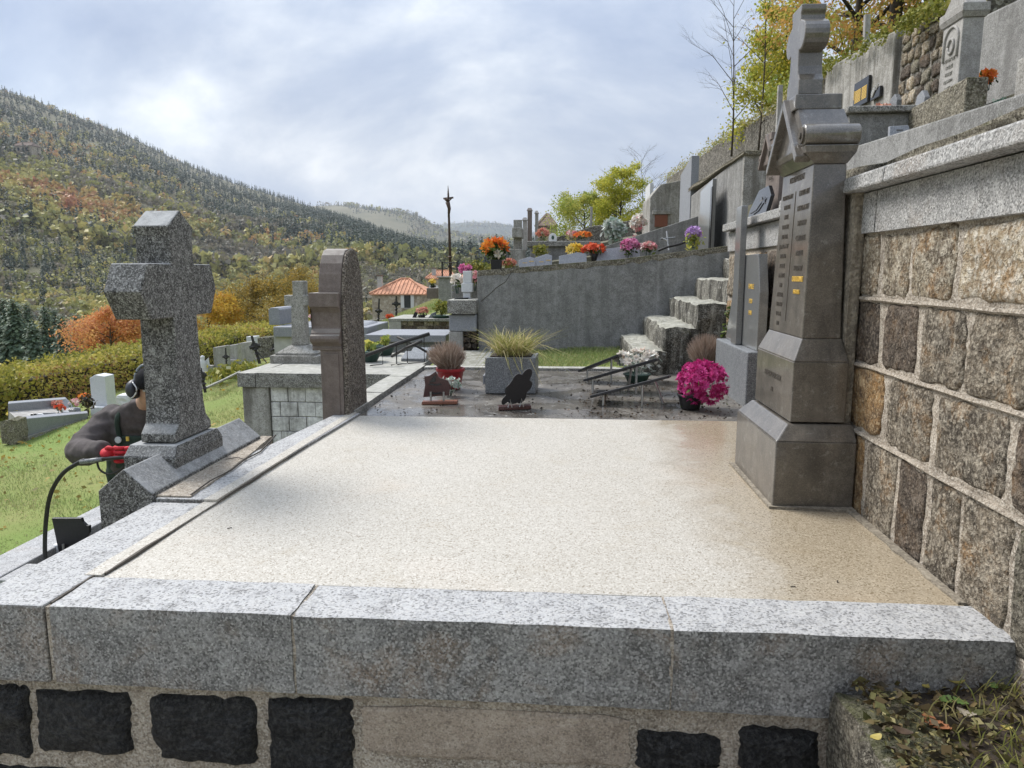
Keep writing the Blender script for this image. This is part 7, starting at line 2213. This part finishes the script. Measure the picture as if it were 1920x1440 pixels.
# plants and small flowers along the upper kerb
p = (2.100, 3.802, 1.658)
shrub('fir_sprig', 'blue green fir sprigs planted behind the granite coping at the right', 'plant', (p[0], p[1], p[2] - 0.10), p, (0.07, 0.08, 0.075), 'firplant', 520, 0.026, seed=71)
p = (2.000, 3.608, 1.572)
F('blue_flowers', 'pale blue artificial flowers before the fir sprigs', 'flowers', (p[0] - 0.04, p[1] + 0.08, p[2] - 0.06), (p[0] - 0.04, p[1] + 0.08, p[2] + 0.0), (0.05, 0.14, 0.03), 'blue', 34, 0.032, nl=16, ls=0.03, seed=150)
p = (2.300, 4.883, 1.771)
F('blue_flowers', 'small pale blue flowers at the foot of the carved pillar', 'flowers', (p[0], p[1], p[2] - 0.05), p, (0.04, 0.08, 0.03), 'blue', 14, 0.03, nl=0, seed=151)
p = (2.820, 5.499, 2.226)
F('orange_flowers', 'orange and white flowers on the far end of the stub wall', 'flowers', (p[0] + 0.08, p[1], p[2] - 0.08), (p[0] + 0.06, p[1] + 0.02, p[2]), (0.05, 0.13, 0.045), 'fire', 26, 0.035, nl=30, ls=0.035, seed=152)

# ---------------------------------------------------------------- middle distance left of the streaked wall
pr = thing('stone_pier', 'pier of pale stone blocks with lichened cap left of the streaked wall', 'pier', (-1.3, 8.2, -0.1))
r = (-1.357, -1.021, 0.420, 0.577)
MB().rock(r[0], r[1], 8.15, 8.7, r[2] + 0.005, r[3] + 0.01, n=4, amp=0.006, seed=1, rnd=0.15).build('cap', S['weathered'], pr)
r = (-1.343, -1.029, 0.222, 0.417)
MB().box(r[0], r[1], 8.2, 8.7, r[2] + 0.003, r[3]).build('block', S['granite_lt'], pr, bevel=0.01)
r1 = (-1.347, -1.186, -0.199, 0.215)
MB().box(r1[0], r1[1], 8.2, 8.7, r1[2], r[2]).build('block', S['stele'], pr, bevel=0.01)
rs = random.Random(5)
r2 = (-1.187, -1.031, -0.204, 0.212)
zz = r2[2]
while zz < r[2] - 0.05:
    xx = r2[0]
    while xx < r2[1] - 0.03:
        w_ = min(rs.uniform(0.07, 0.12), r2[1] - xx)
        MB().rock(xx, xx + w_ - 0.008, 8.24, 8.5, zz, zz + 0.065, n=2, amp=0.006, seed=rs.randint(0, 999), rnd=0.3).build('small_stone', S['fieldstone_dk'], pr)
        xx += w_
    zz += 0.074
r = (-1.426, -1.087, 0.495, 0.744)
o = block('dark_block', 'dark stained stone block behind the small white cross', 'tomb', r, 8.9, 0.7, S['concrete'], bevel=0.02)
wc = thing('white_cross', 'small white stone cross of stacked blocks on the lichened pier', 'cross', (-1.158, 8.400, 0.555))
r = (-1.219, -1.100, 0.555, 0.931)
xm = (r[0] + r[1]) / 2
for (q, a, b_, y0) in (((-1.208, -1.120, 0.549, 0.666), -0.002, 0.0, 8.40), ((-1.223, -1.092, 0.667, 0.771), -0.012, 0.01, 8.385), ((-1.206, -1.106, 0.771, 0.912), 0, 0, 8.40)):
    MB().box(q[0], q[1], y0, y0 + 0.10, q[2] + 0.001, q[3]).build('cross_block', S['white_stone'], wc, bevel=0.006)
for i, (p, lb, pl) in enumerate((((-1.321, 8.700, 0.792), 'white flowers left of the small white cross', 'pale'), ((-1.119, 8.800, 0.823), 'pink and white flowers right of the small white cross', 'pinkwhite'), ((-1.292, 9.200, 0.920), 'pink flowers behind the top of the small white cross', 'pink'))):
    F('cross_flowers', lb, 'flowers', (p[0], p[1], p[2] - 0.15), p, (0.07, 0.06, 0.075), pl, 20, 0.045, nl=24, ls=0.05, seed=160 + i)
p = (-1.337, 8.500, 0.569)
o = MB().prism([(p[0] - 0.02, p[2] - 0.02), (p[0] + 0.20, p[2] + 0.01), (p[0] + 0.20, p[2] + 0.04), (p[0] + 0.05, p[2] + 0.03)], 'y', 8.32, 8.5).build('black_plaque', S['black_gran'], bevel=0.004)
tag(o, 'black plaque lying on the lichened cap beside the small white cross', 'plaque')

kt = thing('kerb_tomb', 'rubble tomb with a grey corner block carrying pots of flowers', 'tomb', (-2.6, 11.6, -0.1))
r = (-2.877, -1.857, 0.117, 0.151)
MB().box(r[0], r[1], 11.5, 12.6, r[2] - 0.005, r[3] + 0.005).build('cover_slab', S['weathered'], kt, bevel=0.006)
q = (-2.873, -2.671, -0.214, 0.115)
MB().box(q[0], q[1], 11.505, 12.5, q[2], r[2] - 0.006).build('corner_block', S['stele'], kt, bevel=0.01)
q = (-2.674, -1.867, -0.215, 0.114)
MB().box(q[0], q[1], 11.56, 12.5, q[2], r[2] - 0.006).build('rubble_core', S['mortar_dk'], kt)
zz = q[2]
while zz < r[2] - 0.06:
    xx = q[0] + 0.005
    while xx < q[1] - 0.06:
        w_ = rs.uniform(0.09, 0.17)
        MB().rock(xx, min(q[1], xx + w_ - 0.012), 11.53, 11.7, zz, zz + 0.075, n=2, amp=0.008, seed=rs.randint(0, 999), rnd=0.3).build('stone', S['fieldstone_dk' if rs.random() < 0.7 else 'fieldstone'], kt)
        xx += w_
    zz += 0.085
p = (-2.387, 11.800, 0.106)
F('flower_pot', 'salmon flowers in a grey pot on the rubble tomb', 'potted plant', p, (-2.384, 11.800, 0.247), (0.095, 0.09, 0.075), 'salmon', 40, 0.035, nl=40, ls=0.04, pot=(0.06, 0.045, 0.09, S['black_matt']), seed=171)
p = (-2.039, 11.700, 0.114)
shrub('planted_bowl', 'yellow green heather in a wide dark bowl on the rubble tomb', 'potted plant', p, (p[0], p[1], p[2] + 0.22), (0.13, 0.11, 0.13), 'boxgreen', 420, 0.045, seed=72, pot=(0.16, 0.11, 0.09, S['green_pot']))
p = (-2.509, 11.700, 0.112)
o = MB().prism([(p[0] - 0.04, p[2]), (p[0] + 0.03, p[2]), (p[0] + 0.07, p[2] + 0.13), (p[0] + 0.02, p[2] + 0.14)], 'y', 11.72, 11.75).build('small_plaque', S['black_gran'], bevel=0.004)
tag(o, 'small black plaque leaning on the left of the salmon flowers', 'plaque')
p = (-2.234, 11.700, 0.113)
o = MB().prism([(p[0] - 0.06, p[2]), (p[0] + 0.08, p[2]), (p[0] + 0.12, p[2] + 0.15), (p[0] + 0.04, p[2] + 0.12)], 'y', 11.66, 11.69).build('small_plaque', S['granite_bl'], bevel=0.004)
tag(o, 'grey slate plaque between the salmon flowers and the wide bowl', 'plaque')
grave_cross('rusty iron cross alone on the grass bank before the house', (-4.056, 17.000, -0.133), (-4.044, 17.000, 0.336), 0.6, 0.10, 0.025)
grave_cross('twin stemmed iron cross at the left end of the grass bank', (-4.105, 15.500, -0.207), (-4.066, 15.500, 0.327), 0.5, 0.08, 0.022)
p = (-3.964, 16.000, -0.097)
F('bank_flowers', 'red flowers on the grass bank before the rusty iron cross', 'flowers', (p[0], p[1], p[2] - 0.1), p, (0.07, 0.06, 0.05), 'scarlet', 12, 0.05, nl=12, ls=0.05, seed=175)
# tall calvary cross on a grey pedestal with railing
cv = thing('calvary_cross', 'tall thin iron calvary cross with a figure on a railed grey pedestal', 'cross', (-2.412, 14.500, 0.368))
r = (-2.548, -2.237, 0.269, 0.785)
MB().box(r[0], r[1], 14.3, 14.7, r[2], r[3]).build('pedestal', S['concrete'], cv, bevel=0.015)
MB().box(r[0] - 0.03, r[1] + 0.03, 14.27, 14.73, r[3] + 0.001, r[3] + 0.03).build('pedestal_cap', S['stele'], cv, bevel=0.006)
c0, c1 = (-2.330, 14.500, 0.805), (-2.359, 14.500, 2.584)
P_ = lambda t: Vector(c0).lerp(Vector(c1), t)
MB().tube([P_(0), P_(0.5), P_(0.9), P_(1.0)], [0.034, 0.026, 0.02, 0.004], 8).build('shaft', S['rust_iron'], cv, smooth=True)
fg = MB()
fg.tube([P_(0.66) + Vector((0, -0.04, 0)), P_(0.75) + Vector((0.02, -0.05, 0)), P_(0.82) + Vector((-0.01, -0.05, 0))], [0.018, 0.035, 0.045], 8)
fg.tube([P_(0.82) + Vector((-0.01, -0.05, 0)), P_(0.855) + Vector((-0.075, -0.04, 0))], [0.018, 0.012], 6)
fg.tube([P_(0.82) + Vector((-0.01, -0.05, 0)), P_(0.86) + Vector((0.07, -0.04, 0))], [0.018, 0.012], 6)
fg.blob(P_(0.845) + Vector((-0.015, -0.06, 0)), 0.032, 3, 0.1, 1)
fg.build('figure', S['rust_iron'], cv, smooth=True)
MB().tube([P_(0.86) + Vector((-0.10, -0.01, 0)), P_(0.865), P_(0.87) + Vector((0.10, -0.01, 0))], 0.018, 6).build('cross_arm', S['rust_iron'], cv)
MB().lathe(P_(0.22) - Vector((0, 0, 0.02)), [(0.03, 0), (0.055, 0.02), (0.03, 0.04)], 10).build('collar', S['rust_iron'], cv)
for s_ in (-1, 1):
    MB().tube(smooth_path([P_(0.17) + Vector((0, 0, 0)), P_(0.10) + Vector((s_ * 0.04, -0.05, 0)), P_(0.06) + Vector((s_ * 0.16, -0.1, 0.04))], 4), 0.012, 5).build('brace', S['iron'], cv)
for dx in (-0.14, 0.16):
    MB().tube([(c0[0] + dx, 14.33, r[3] + (0.03 if dx > 0 else -0.55)), (c0[0] + dx, 14.33, r[3] + 0.32)], 0.016, 6).build('railing_post', S['iron'], cv)
MB().tube([(c0[0] - 0.14, 14.33, r[3] + 0.30), (c0[0] + 0.16, 14.33, r[3] + 0.30)], 0.010, 5).build('railing_bar', S['iron'], cv)
r = (-2.921, -2.685, 0.348, 0.570)
block('low_block', 'reddish brown low stone block left of the calvary pedestal', 'tomb', r, 15.0, 0.5, S['purple_stone'])
p = (-2.832, 15.200, 0.610)
F('block_flowers', 'yellow flowers in a dark pot on the reddish brown block', 'potted plant', (-2.833, 15.200, 0.554), (-2.831, 15.200, 0.677), (0.08, 0.07, 0.06), 'yellow', 14, 0.05, nl=20, ls=0.05, pot=(0.05, 0.04, 0.06, S['black_matt']), seed=177)

# ---------------------------------------------------------------- houses beyond the bank
def hip_house(label, x0, x1, y0, y1, zb, ze, zr, ridge=0.35, windows=(), chim=None, mat='house_stone', roof='tile_roof', shutters=True):
    o = thing('stone_house', label, 'house', ((x0 + x1) / 2, (y0 + y1) / 2, zb))
    MB().box(x0, x1, y0, y1, zb, ze).build('wall', S[mat], o)
    ov = 0.035 * (x1 - x0)
    ex0, ex1, ey0, ey1 = x0 - ov, x1 + ov, y0 - ov, y1 + ov
    xm, ym = (x0 + x1) / 2, (y0 + y1) / 2
    hr = ridge * (x1 - x0) / 2
    v = [(ex0, ey0, ze), (ex1, ey0, ze), (ex1, ey1, ze), (ex0, ey1, ze), (xm - hr, ym, zr), (xm + hr, ym, zr), (ex0, ey0, ze - 0.15), (ex1, ey0, ze - 0.15), (ex1, ey1, ze - 0.15), (ex0, ey1, ze - 0.15)]
    f = [(0, 1, 5, 4), (1, 2, 5), (2, 3, 4, 5), (3, 0, 4), (6, 9, 8, 7), (0, 6, 7, 1), (1, 7, 8, 2), (2, 8, 9, 3), (3, 9, 6, 0)]
    rf = MB().add(v, f).build('roof', S[roof], o)
    # ridges and tile courses as real ribs
    ribs = MB()
    nrib = 16
    for k in range(nrib + 1):
        t = k / nrib
        a = Vector((ex0 + (ex1 - ex0) * t, ey0, ze + 0.04))
        lim = (xm - hr - ex0) / (ex1 - ex0)
        if t < lim:
            s_ = t / lim
        elif t > 1 - lim:
            s_ = (1 - t) / lim
        else:
            s_ = 1
        b_ = Vector((a.x, ey0 + (ym - ey0) * s_, ze + (zr - ze) * s_ + 0.04))
        if s_ > 0.05:
            ribs.tube([a, b_], 0.07, 4)
    ribs.build('tile_row', S[roof], rf)
    for (a, b_) in (((ex0, ey0, ze), (xm - hr, ym, zr)), ((ex1, ey0, ze), (xm + hr, ym, zr)), ((xm - hr, ym, zr), (xm + hr, ym, zr))):
        MB().tube([Vector(a) + Vector((0, 0, 0.06)), Vector(b_) + Vector((0, 0, 0.06))], 0.14, 6).build('ridge_tile', S[roof], rf)
    for (wx, wz, ww, wh) in windows:
        w = MB().box(wx - ww / 2, wx + ww / 2, y0 - 0.06, y0 - 0.004, wz, wz + wh).build('window', S['glass'], o)
        MB().box(wx - ww / 2 - 0.1, wx + ww / 2 + 0.1, y0 - 0.10, y0 - 0.003, wz - 0.14, wz - 0.01).build('sill', S['stele'], w)
        if shutters:
            for s_ in (-1, 1):
                MB().box(wx + s_ * (ww * 0.5 + 0.02), wx + s_ * (ww * 1.05), y0 - 0.11, y0 - 0.062, wz - 0.02, wz + wh + 0.02).build('shutter', S['shutter'], w)
    if chim:
        cx_, cy_ = chim
        ch = MB().box(cx_ - 0.3, cx_ + 0.3, cy_ - 0.3, cy_ + 0.3, ze - 0.2, zr + 0.4).build('chimney', S['plaster'], rf)
        MB().box(cx_ - 0.4, cx_ + 0.4, cy_ - 0.4, cy_ + 0.4, zr + 0.401, zr + 0.55).build('chimney_cap', S['tile_old'], ch)
    return o


q = (-25.892, -18.320, -5.439, -1.971)
zr = (-21.477, 99.000, -0.045)[2]
wx = (-21.097, 95.000, -2.603)
h = hip_house('stone house with an orange hipped roof and white shutters beyond the grass bank', q[0], q[1], 95, 102, q[2] - 3, q[3], zr, 0.15, ((wx[0], wx[2] - 1.2, 0.85, 1.7),), ((-25.442, 96.000, -1.581)[0] + 0.3, 96.5))
q = (-23.356, -18.857, -3.509, -0.154)
hip_house('far house with a red roof behind the calvary pedestal', q[0], q[1], 120, 127, q[2] - 6, q[3], (-21.585, 123.000, 1.080)[2], 0.6, ((q[0] + 1.2, q[2] + 1.0, 0.7, 1.2),), (q[0] + 1.0, 121.5))
q = (-20.433, -15.584, -3.864, -0.999)
hip_house('far house with a pale front and red roof behind the yellowish shrub', q[0], q[1], 130, 137, q[2] - 6, q[3], (-18.390, 133.000, 0.706)[2], 0.6, ((q[0] + 2.0, q[2] + 1.0, 0.7, 1.2),), None, mat='plaster')
q = (-2.511, -0.943, 2.627, 4.551)
hip_house('house gable with a grey brown roof left of the yellow tree', q[0], q[1], 60, 66, q[2] - 1, q[3], (-2.373, 63.000, 5.673)[2], 0.1, (), None, roof='tile_old')
q = (-13.705, -12.695, -3.171, -1.526)
hip_house('small salmon plastered shed behind the lichened grey cross', q[0], q[1], 36, 38, q[2] - 1.5, q[3], (-13.516, 37.000, -1.313)[2], 0.3, (), None, mat='redbrown', shutters=False)
# farmhouse high on the wooded hill
q = hill1(-37.6, 640)
x, y = 640 * math.sin(R(-37.6)), 640 * math.cos(R(-37.6))
fz = hill1(-37.6, 640)
hip_house('pale farmhouse alone high on the wooded hillside', x - 6, x + 8, y, y + 9, fz - 3, fz + 8, fz + 11, 0.7, ((x - 2, fz + 4.5, 1.6, 2.2), (x + 4, fz + 4.5, 1.6, 2.2)), None, mat='house_stone', roof='tile_old', shutters=False)
# stone wall low at the bottom of the bank
o = block('bank_wall', 'low pale stone wall at the left foot of the grass bank', 'wall', (-6.705, -5.751, -0.921, -0.704), 24, 0.4, S['rubble'])

# ---------------------------------------------------------------- trees above and behind
tree('autumn_tree', 'yellow green tree behind the mossy sloping wall in the middle of the photo', ((2.066, 30.000, 2.712)[0], 30, 1.2), 4.1, 1.25, 'yellowgreen', 22000, 0.066, 31, 0.06, 22, 0.2, crown_w=0.95, gap=0.9, bark='bark_dk')
tree('autumn_tree', 'greener multi stemmed tree left of the yellow green one', ((0.692, 31.000, 2.779)[0], 31, 1.0), 3.3, 1.35, 'green', 17000, 0.066, 32, 0.06, 20, 0.25, crown_w=0.95, gap=0.9, bark='bark_dk')
tree('bare_tree', 'leafless tree right of the yellow green tree', ((3.313, 33.000, 3.466)[0], 33, 1.6), 5.0, 1.6, None, 0, 0.1, 33, 0.03, 18, 0.3, twig=8, up=1.0)
tree('bare_tree', 'leafless saplings on the skyline left of the round armed cross', ((2.996, 14.000, 3.690)[0], 14, 3.0), 3.8, 1.1, None, 0, 0.1, 34, 0.016, 16, 0.15, twig=8, up=1.1)
tree('bare_tree', 'second thin leafless sapling nearer the yellow maple', ((3.225, 13.000, 3.484)[0], 13, 2.9), 3.9, 1.0, None, 0, 0.1, 39, 0.015, 15, 0.12, twig=8, up=1.1)
tree('maple_tree', 'yellow green maple behind the round armed cross', ((3.883, 14.000, 3.953)[0], 14, 3.0), 2.9, 0.85, 'yellowgreen', 19000, 0.05, 35, 0.03, 20, 0.02, crown_w=1.2, gap=0.5)
tree('maple_tree', 'orange brown maple above the pale high wall', ((4.197, 11.500, 4.355)[0], 11.5, 3.4), 3.0, 1.5, 'maple', 17000, 0.052, 36, 0.075, 13, 0.10, crown_w=1.0, gap=0.9, bark='bark_dk')
tree('maple_tree', 'dark stemmed autumn tree above the rubble part of the high wall', ((4.449, 11.000, 4.333)[0], 11.0, 3.5), 4.2, 1.4, 'maple', 9000, 0.052, 37, 0.10, 11, 0.10, crown_w=1.0, gap=1.2, bark='bark_dk', lean=(0.2, 0))
tree('maple_tree', 'sparse autumn tree at the top edge behind the carved pillar', ((5.220, 11.500, 4.620)[0], 11.5, 3.8), 3.6, 1.4, 'maple', 12000, 0.052, 38, 0.07, 11, 0.08, crown_w=1.0, gap=0.9)
for p0, p1, lb in (((3.396, 9.000, 3.458), (3.366, 9.000, 3.784), 'thin concrete fence post on the pale high wall'), ((2.861, 10.500, 3.225), (2.852, 10.500, 3.398), 'short pale post on the wall behind the round armed cross'), ((0.633, 20.000, 2.112), (0.639, 20.000, 2.632), 'slender pale post on the mossy wall under the yellow tree')):
    o = MB().frustum((p0[0] - 0.035, p0[0] + 0.035, p0[1] - 0.035, p0[1] + 0.035), p0[2] - 0.5, (p1[0] - 0.03, p1[0] + 0.03, p1[1] - 0.03, p1[1] + 0.03), p1[2]).build('fence_post', S['stele'], bevel=0.006)
    tag(o, lb, 'post')
# bushes and dry grass behind the high wall so that it does not stand bare
for i, (px, lb) in enumerate((((4.805, 10.500, 4.622), 'yellow green bush above the mossy rubble wall'), ((3.764, 10.500, 4.042), 'dull orange bush just above the pale high wall'), ((3.561, 12.000, 3.671), 'green bush behind the round armed cross'))):
    shrub('wall_bush', lb, 'bush', (px[0], px[1], px[2] - 0.6), px, (0.6, 0.4, 0.28), ('boxgreen', 'maple', 'green')[i], 1300, 0.05, seed=90 + i)

# ---------------------------------------------------------------- soil bank, mossy stone and fallen leaves at the lower right
bank = MB()
bx0 = [0.66, 0.80, 0.95, 1.10]
by0 = list(np.linspace(0.7, 1.728, 14))
def bank_z(x, y):
    return -0.165 + 0.06 * (x - 0.66) / 0.44 + 0.05 * (y - 1.7) + 0.018 * mnoise.noise(Vector((x * 6, y * 6, 0)))
xs_ = np.linspace(0.70, 1.098, 14)
bv = [(x, y, bank_z(x, y)) for y in by0 for x in xs_]
bf = [(j * 14 + i, j * 14 + i + 1, (j + 1) * 14 + i + 1, (j + 1) * 14 + i) for j in range(13) for i in range(13)]
n0 = len(bv)
bv += [(0.70, y, -0.9) for y in by0]
bf += [(n0 + j, j * 14, (j + 1) * 14, n0 + j + 1) for j in range(13)]
tag(bank.add(bv, bf).build('soil_bank', S['soil'], smooth=True), kind='structure')
o = MB().rock(0.672, 0.865, 1.10, 1.722, -0.62, -0.128, n=9, amp=0.016, seed=9, rnd=0.22).build('mossy_stone', S['mossy_dk'])
tag(o, 'mossy corner stone under the right end of the front kerb', 'stone')
rng = np.random.default_rng(51)
n = 2600
P = np.stack([rng.uniform(0.70, 1.09, n), rng.uniform(0.9, 1.72, n), np.zeros(n)], 1)
P[:, 2] = [max(bank_z(p[0], p[1]), -0.122 if p[0] < 0.84 else -1) + 0.006 + 0.014 * rng.random() for p in P]
v, f = leaf_quads(rng, P, 0.010 + 0.026 * rng.random(n) ** 2, flat=0.72, aspect=0.5)
tag(np_mesh('leaf_litter', v, f, L['litter'], tint=rng.random(n), origin=(0.9, 1.4, -0.12)), kind='stuff')
n = 170
P = np.stack([rng.uniform(0.84, 1.09, n), rng.uniform(1.0, 1.71, n), np.zeros(n)], 1)
P[:, 2] = [bank_z(p[0], p[1]) for p in P]
d = rng.normal(size=(n, 3)) * np.array([0.035, 0.03, 0.0]) + np.array([0, -0.01, 0.045])
mid = P + d * 0.6 + np.array([0, 0, 0.012])
tip = P + d * 1.3
s = np.stack([np.ones(n), np.zeros(n), np.zeros(n)], 1) * 0.0016
v = np.concatenate([np.stack([P - s, P + s, mid + s, mid - s], 1), np.stack([mid - s, mid + s, tip + s * .2, tip - s * .2], 1)]).reshape(-1, 3)
tag(np_mesh('bank_weeds', v, np.arange(len(v)).reshape(-1, 4), L['straw'], tint=np.tile(0.4 + 0.6 * rng.random(n), 2), origin=(0.95, 1.4, -0.12)), kind='stuff')


def big_leaf(x, y, z, ln, ang, mat, label, curl=0.3, lobes=0):
    m = 9
    vs_, fs = [], []
    for i in range(m):
        t = i / (m - 1)
        w = 0.30 * ln * math.sin(math.pi * min(1, t * 0.92 + 0.04)) ** 0.8 * (1 + (0.25 * math.cos(i * math.pi) if lobes else 0))
        u = (t - 0.5) * ln
        for s_ in (-1, 0, 1):
            h_ = curl * ln * (0.5 * (2 * t - 1) ** 2) + abs(s_) * 0.16 * ln * curl
            vs_.append((x + u * math.cos(ang) - s_ * w * math.sin(ang), y + u * math.sin(ang) + s_ * w * math.cos(ang), z + h_))
    for i in range(m - 1):
        for k in range(2):
            a = i * 3 + k
            fs.append((a, a + 1, a + 4, a + 3))
    n_ = len(vs_)
    vs_ += [(p[0], p[1], p[2] + 0.0012) for p in vs_]
    fs += [tuple(q + n_ for q in reversed(f_)) for f_ in fs]
    o = MB().add(vs_, fs).build('fallen_leaf', mat, smooth=True)
    return tag(o, label, 'leaf', 'fallen leaves on the soil bank')


lf = {'brown': m_flat('brown_dead_leaf', (0.24, 0.095, 0.04), 0.6, 0.35, 60), 'green': m_flat('green_ivy_leaf', (0.075, 0.12, 0.03), 0.5, 0.35, 60), 'yellow': m_flat('yellow_dead_leaf', (0.36, 0.29, 0.08), 0.6, 0.3, 60), 'grey': m_flat('grey_dead_leaf', (0.22, 0.19, 0.145), 0.7, 0.3, 60), 'dark': m_flat('black_brown_leaf', (0.055, 0.035, 0.022), 0.5, 0.35, 60)}
spec = [
    (0.852, 1.572, .065, -1.0, 'brown', 'large rust brown leaf lying on the soil bank', 0.25, 1),
    (0.920, 1.668, .042, 0.7, 'green', 'bright green ivy leaf above the rust brown leaf', 0.2, 1),
    (0.947, 1.655, .036, 2.2, 'green', 'second green ivy leaf right of the bright one', 0.25, 1),
    (1.060, 1.761, .040, 0.3, 'dark', 'dark curled leaf near the end of the front kerb', 0.4, 0),
    (1.044, 1.762, .022, 1.3, 'brown', 'small tan leaf beside the dark curled one', 0.3, 0),
    (0.976, 1.736, .048, 0.1, 'yellow', 'olive yellow leaf lying along the kerb foot', 0.2, 0),
    (0.932, 1.602, .040, -0.7, 'grey', 'pale grey brown leaf right of the rust brown leaf', 0.3, 1),
    (0.901, 1.725, .028, 1.0, 'yellow', 'small yellow leaf at the top of the soil bank', 0.3, 0),
    (0.987, 1.544, .024, -0.3, 'yellow', 'yellow leaf half in the weeds at the right edge', 0.3, 0),
    (1.042, 1.695, .030, 0.9, 'green', 'pale green leaf in the weeds at the right', 0.2, 1),
    (0.751, 1.515, .042, -0.6, 'dark', 'blackish wet leaf low on the soil bank', 0.2, 0),
    (0.683, 1.488, .032, 0.5, 'yellow', 'greenish yellow leaf against the mossy stone', 0.25, 0),
]
for (x, y, ln, an, c_, lb_, cu, lo_) in spec:
    z_ = max(bank_z(x, y), -0.122 if x < 0.85 else -1) + 0.018
    big_leaf(x, y, z_, ln, an, lf[c_], lb_, cu, lo_)

# ---------------------------------------------------------------- the air of the valley
hz = bpy.data.materials.new('valley_air')
hz.use_nodes = True
hn, hl = hz.node_tree.nodes, hz.node_tree.links
hn.clear()
h_out = hn.new('ShaderNodeOutputMaterial')
h_vol = hn.new('ShaderNodeVolumePrincipled')
h_vol.inputs['Color'].default_value = (0.86, 0.91, 1.0, 1)
h_vol.inputs['Density'].default_value = 0.00012
h_vol.inputs['Anisotropy'].default_value = 0.2
hl.new(h_vol.outputs[0], h_out.inputs['Volume'])
o = MB().box(-6200, 6200, -6200, 6200, -90, 520).build('haze', hz)
tag(o, kind='stuff')
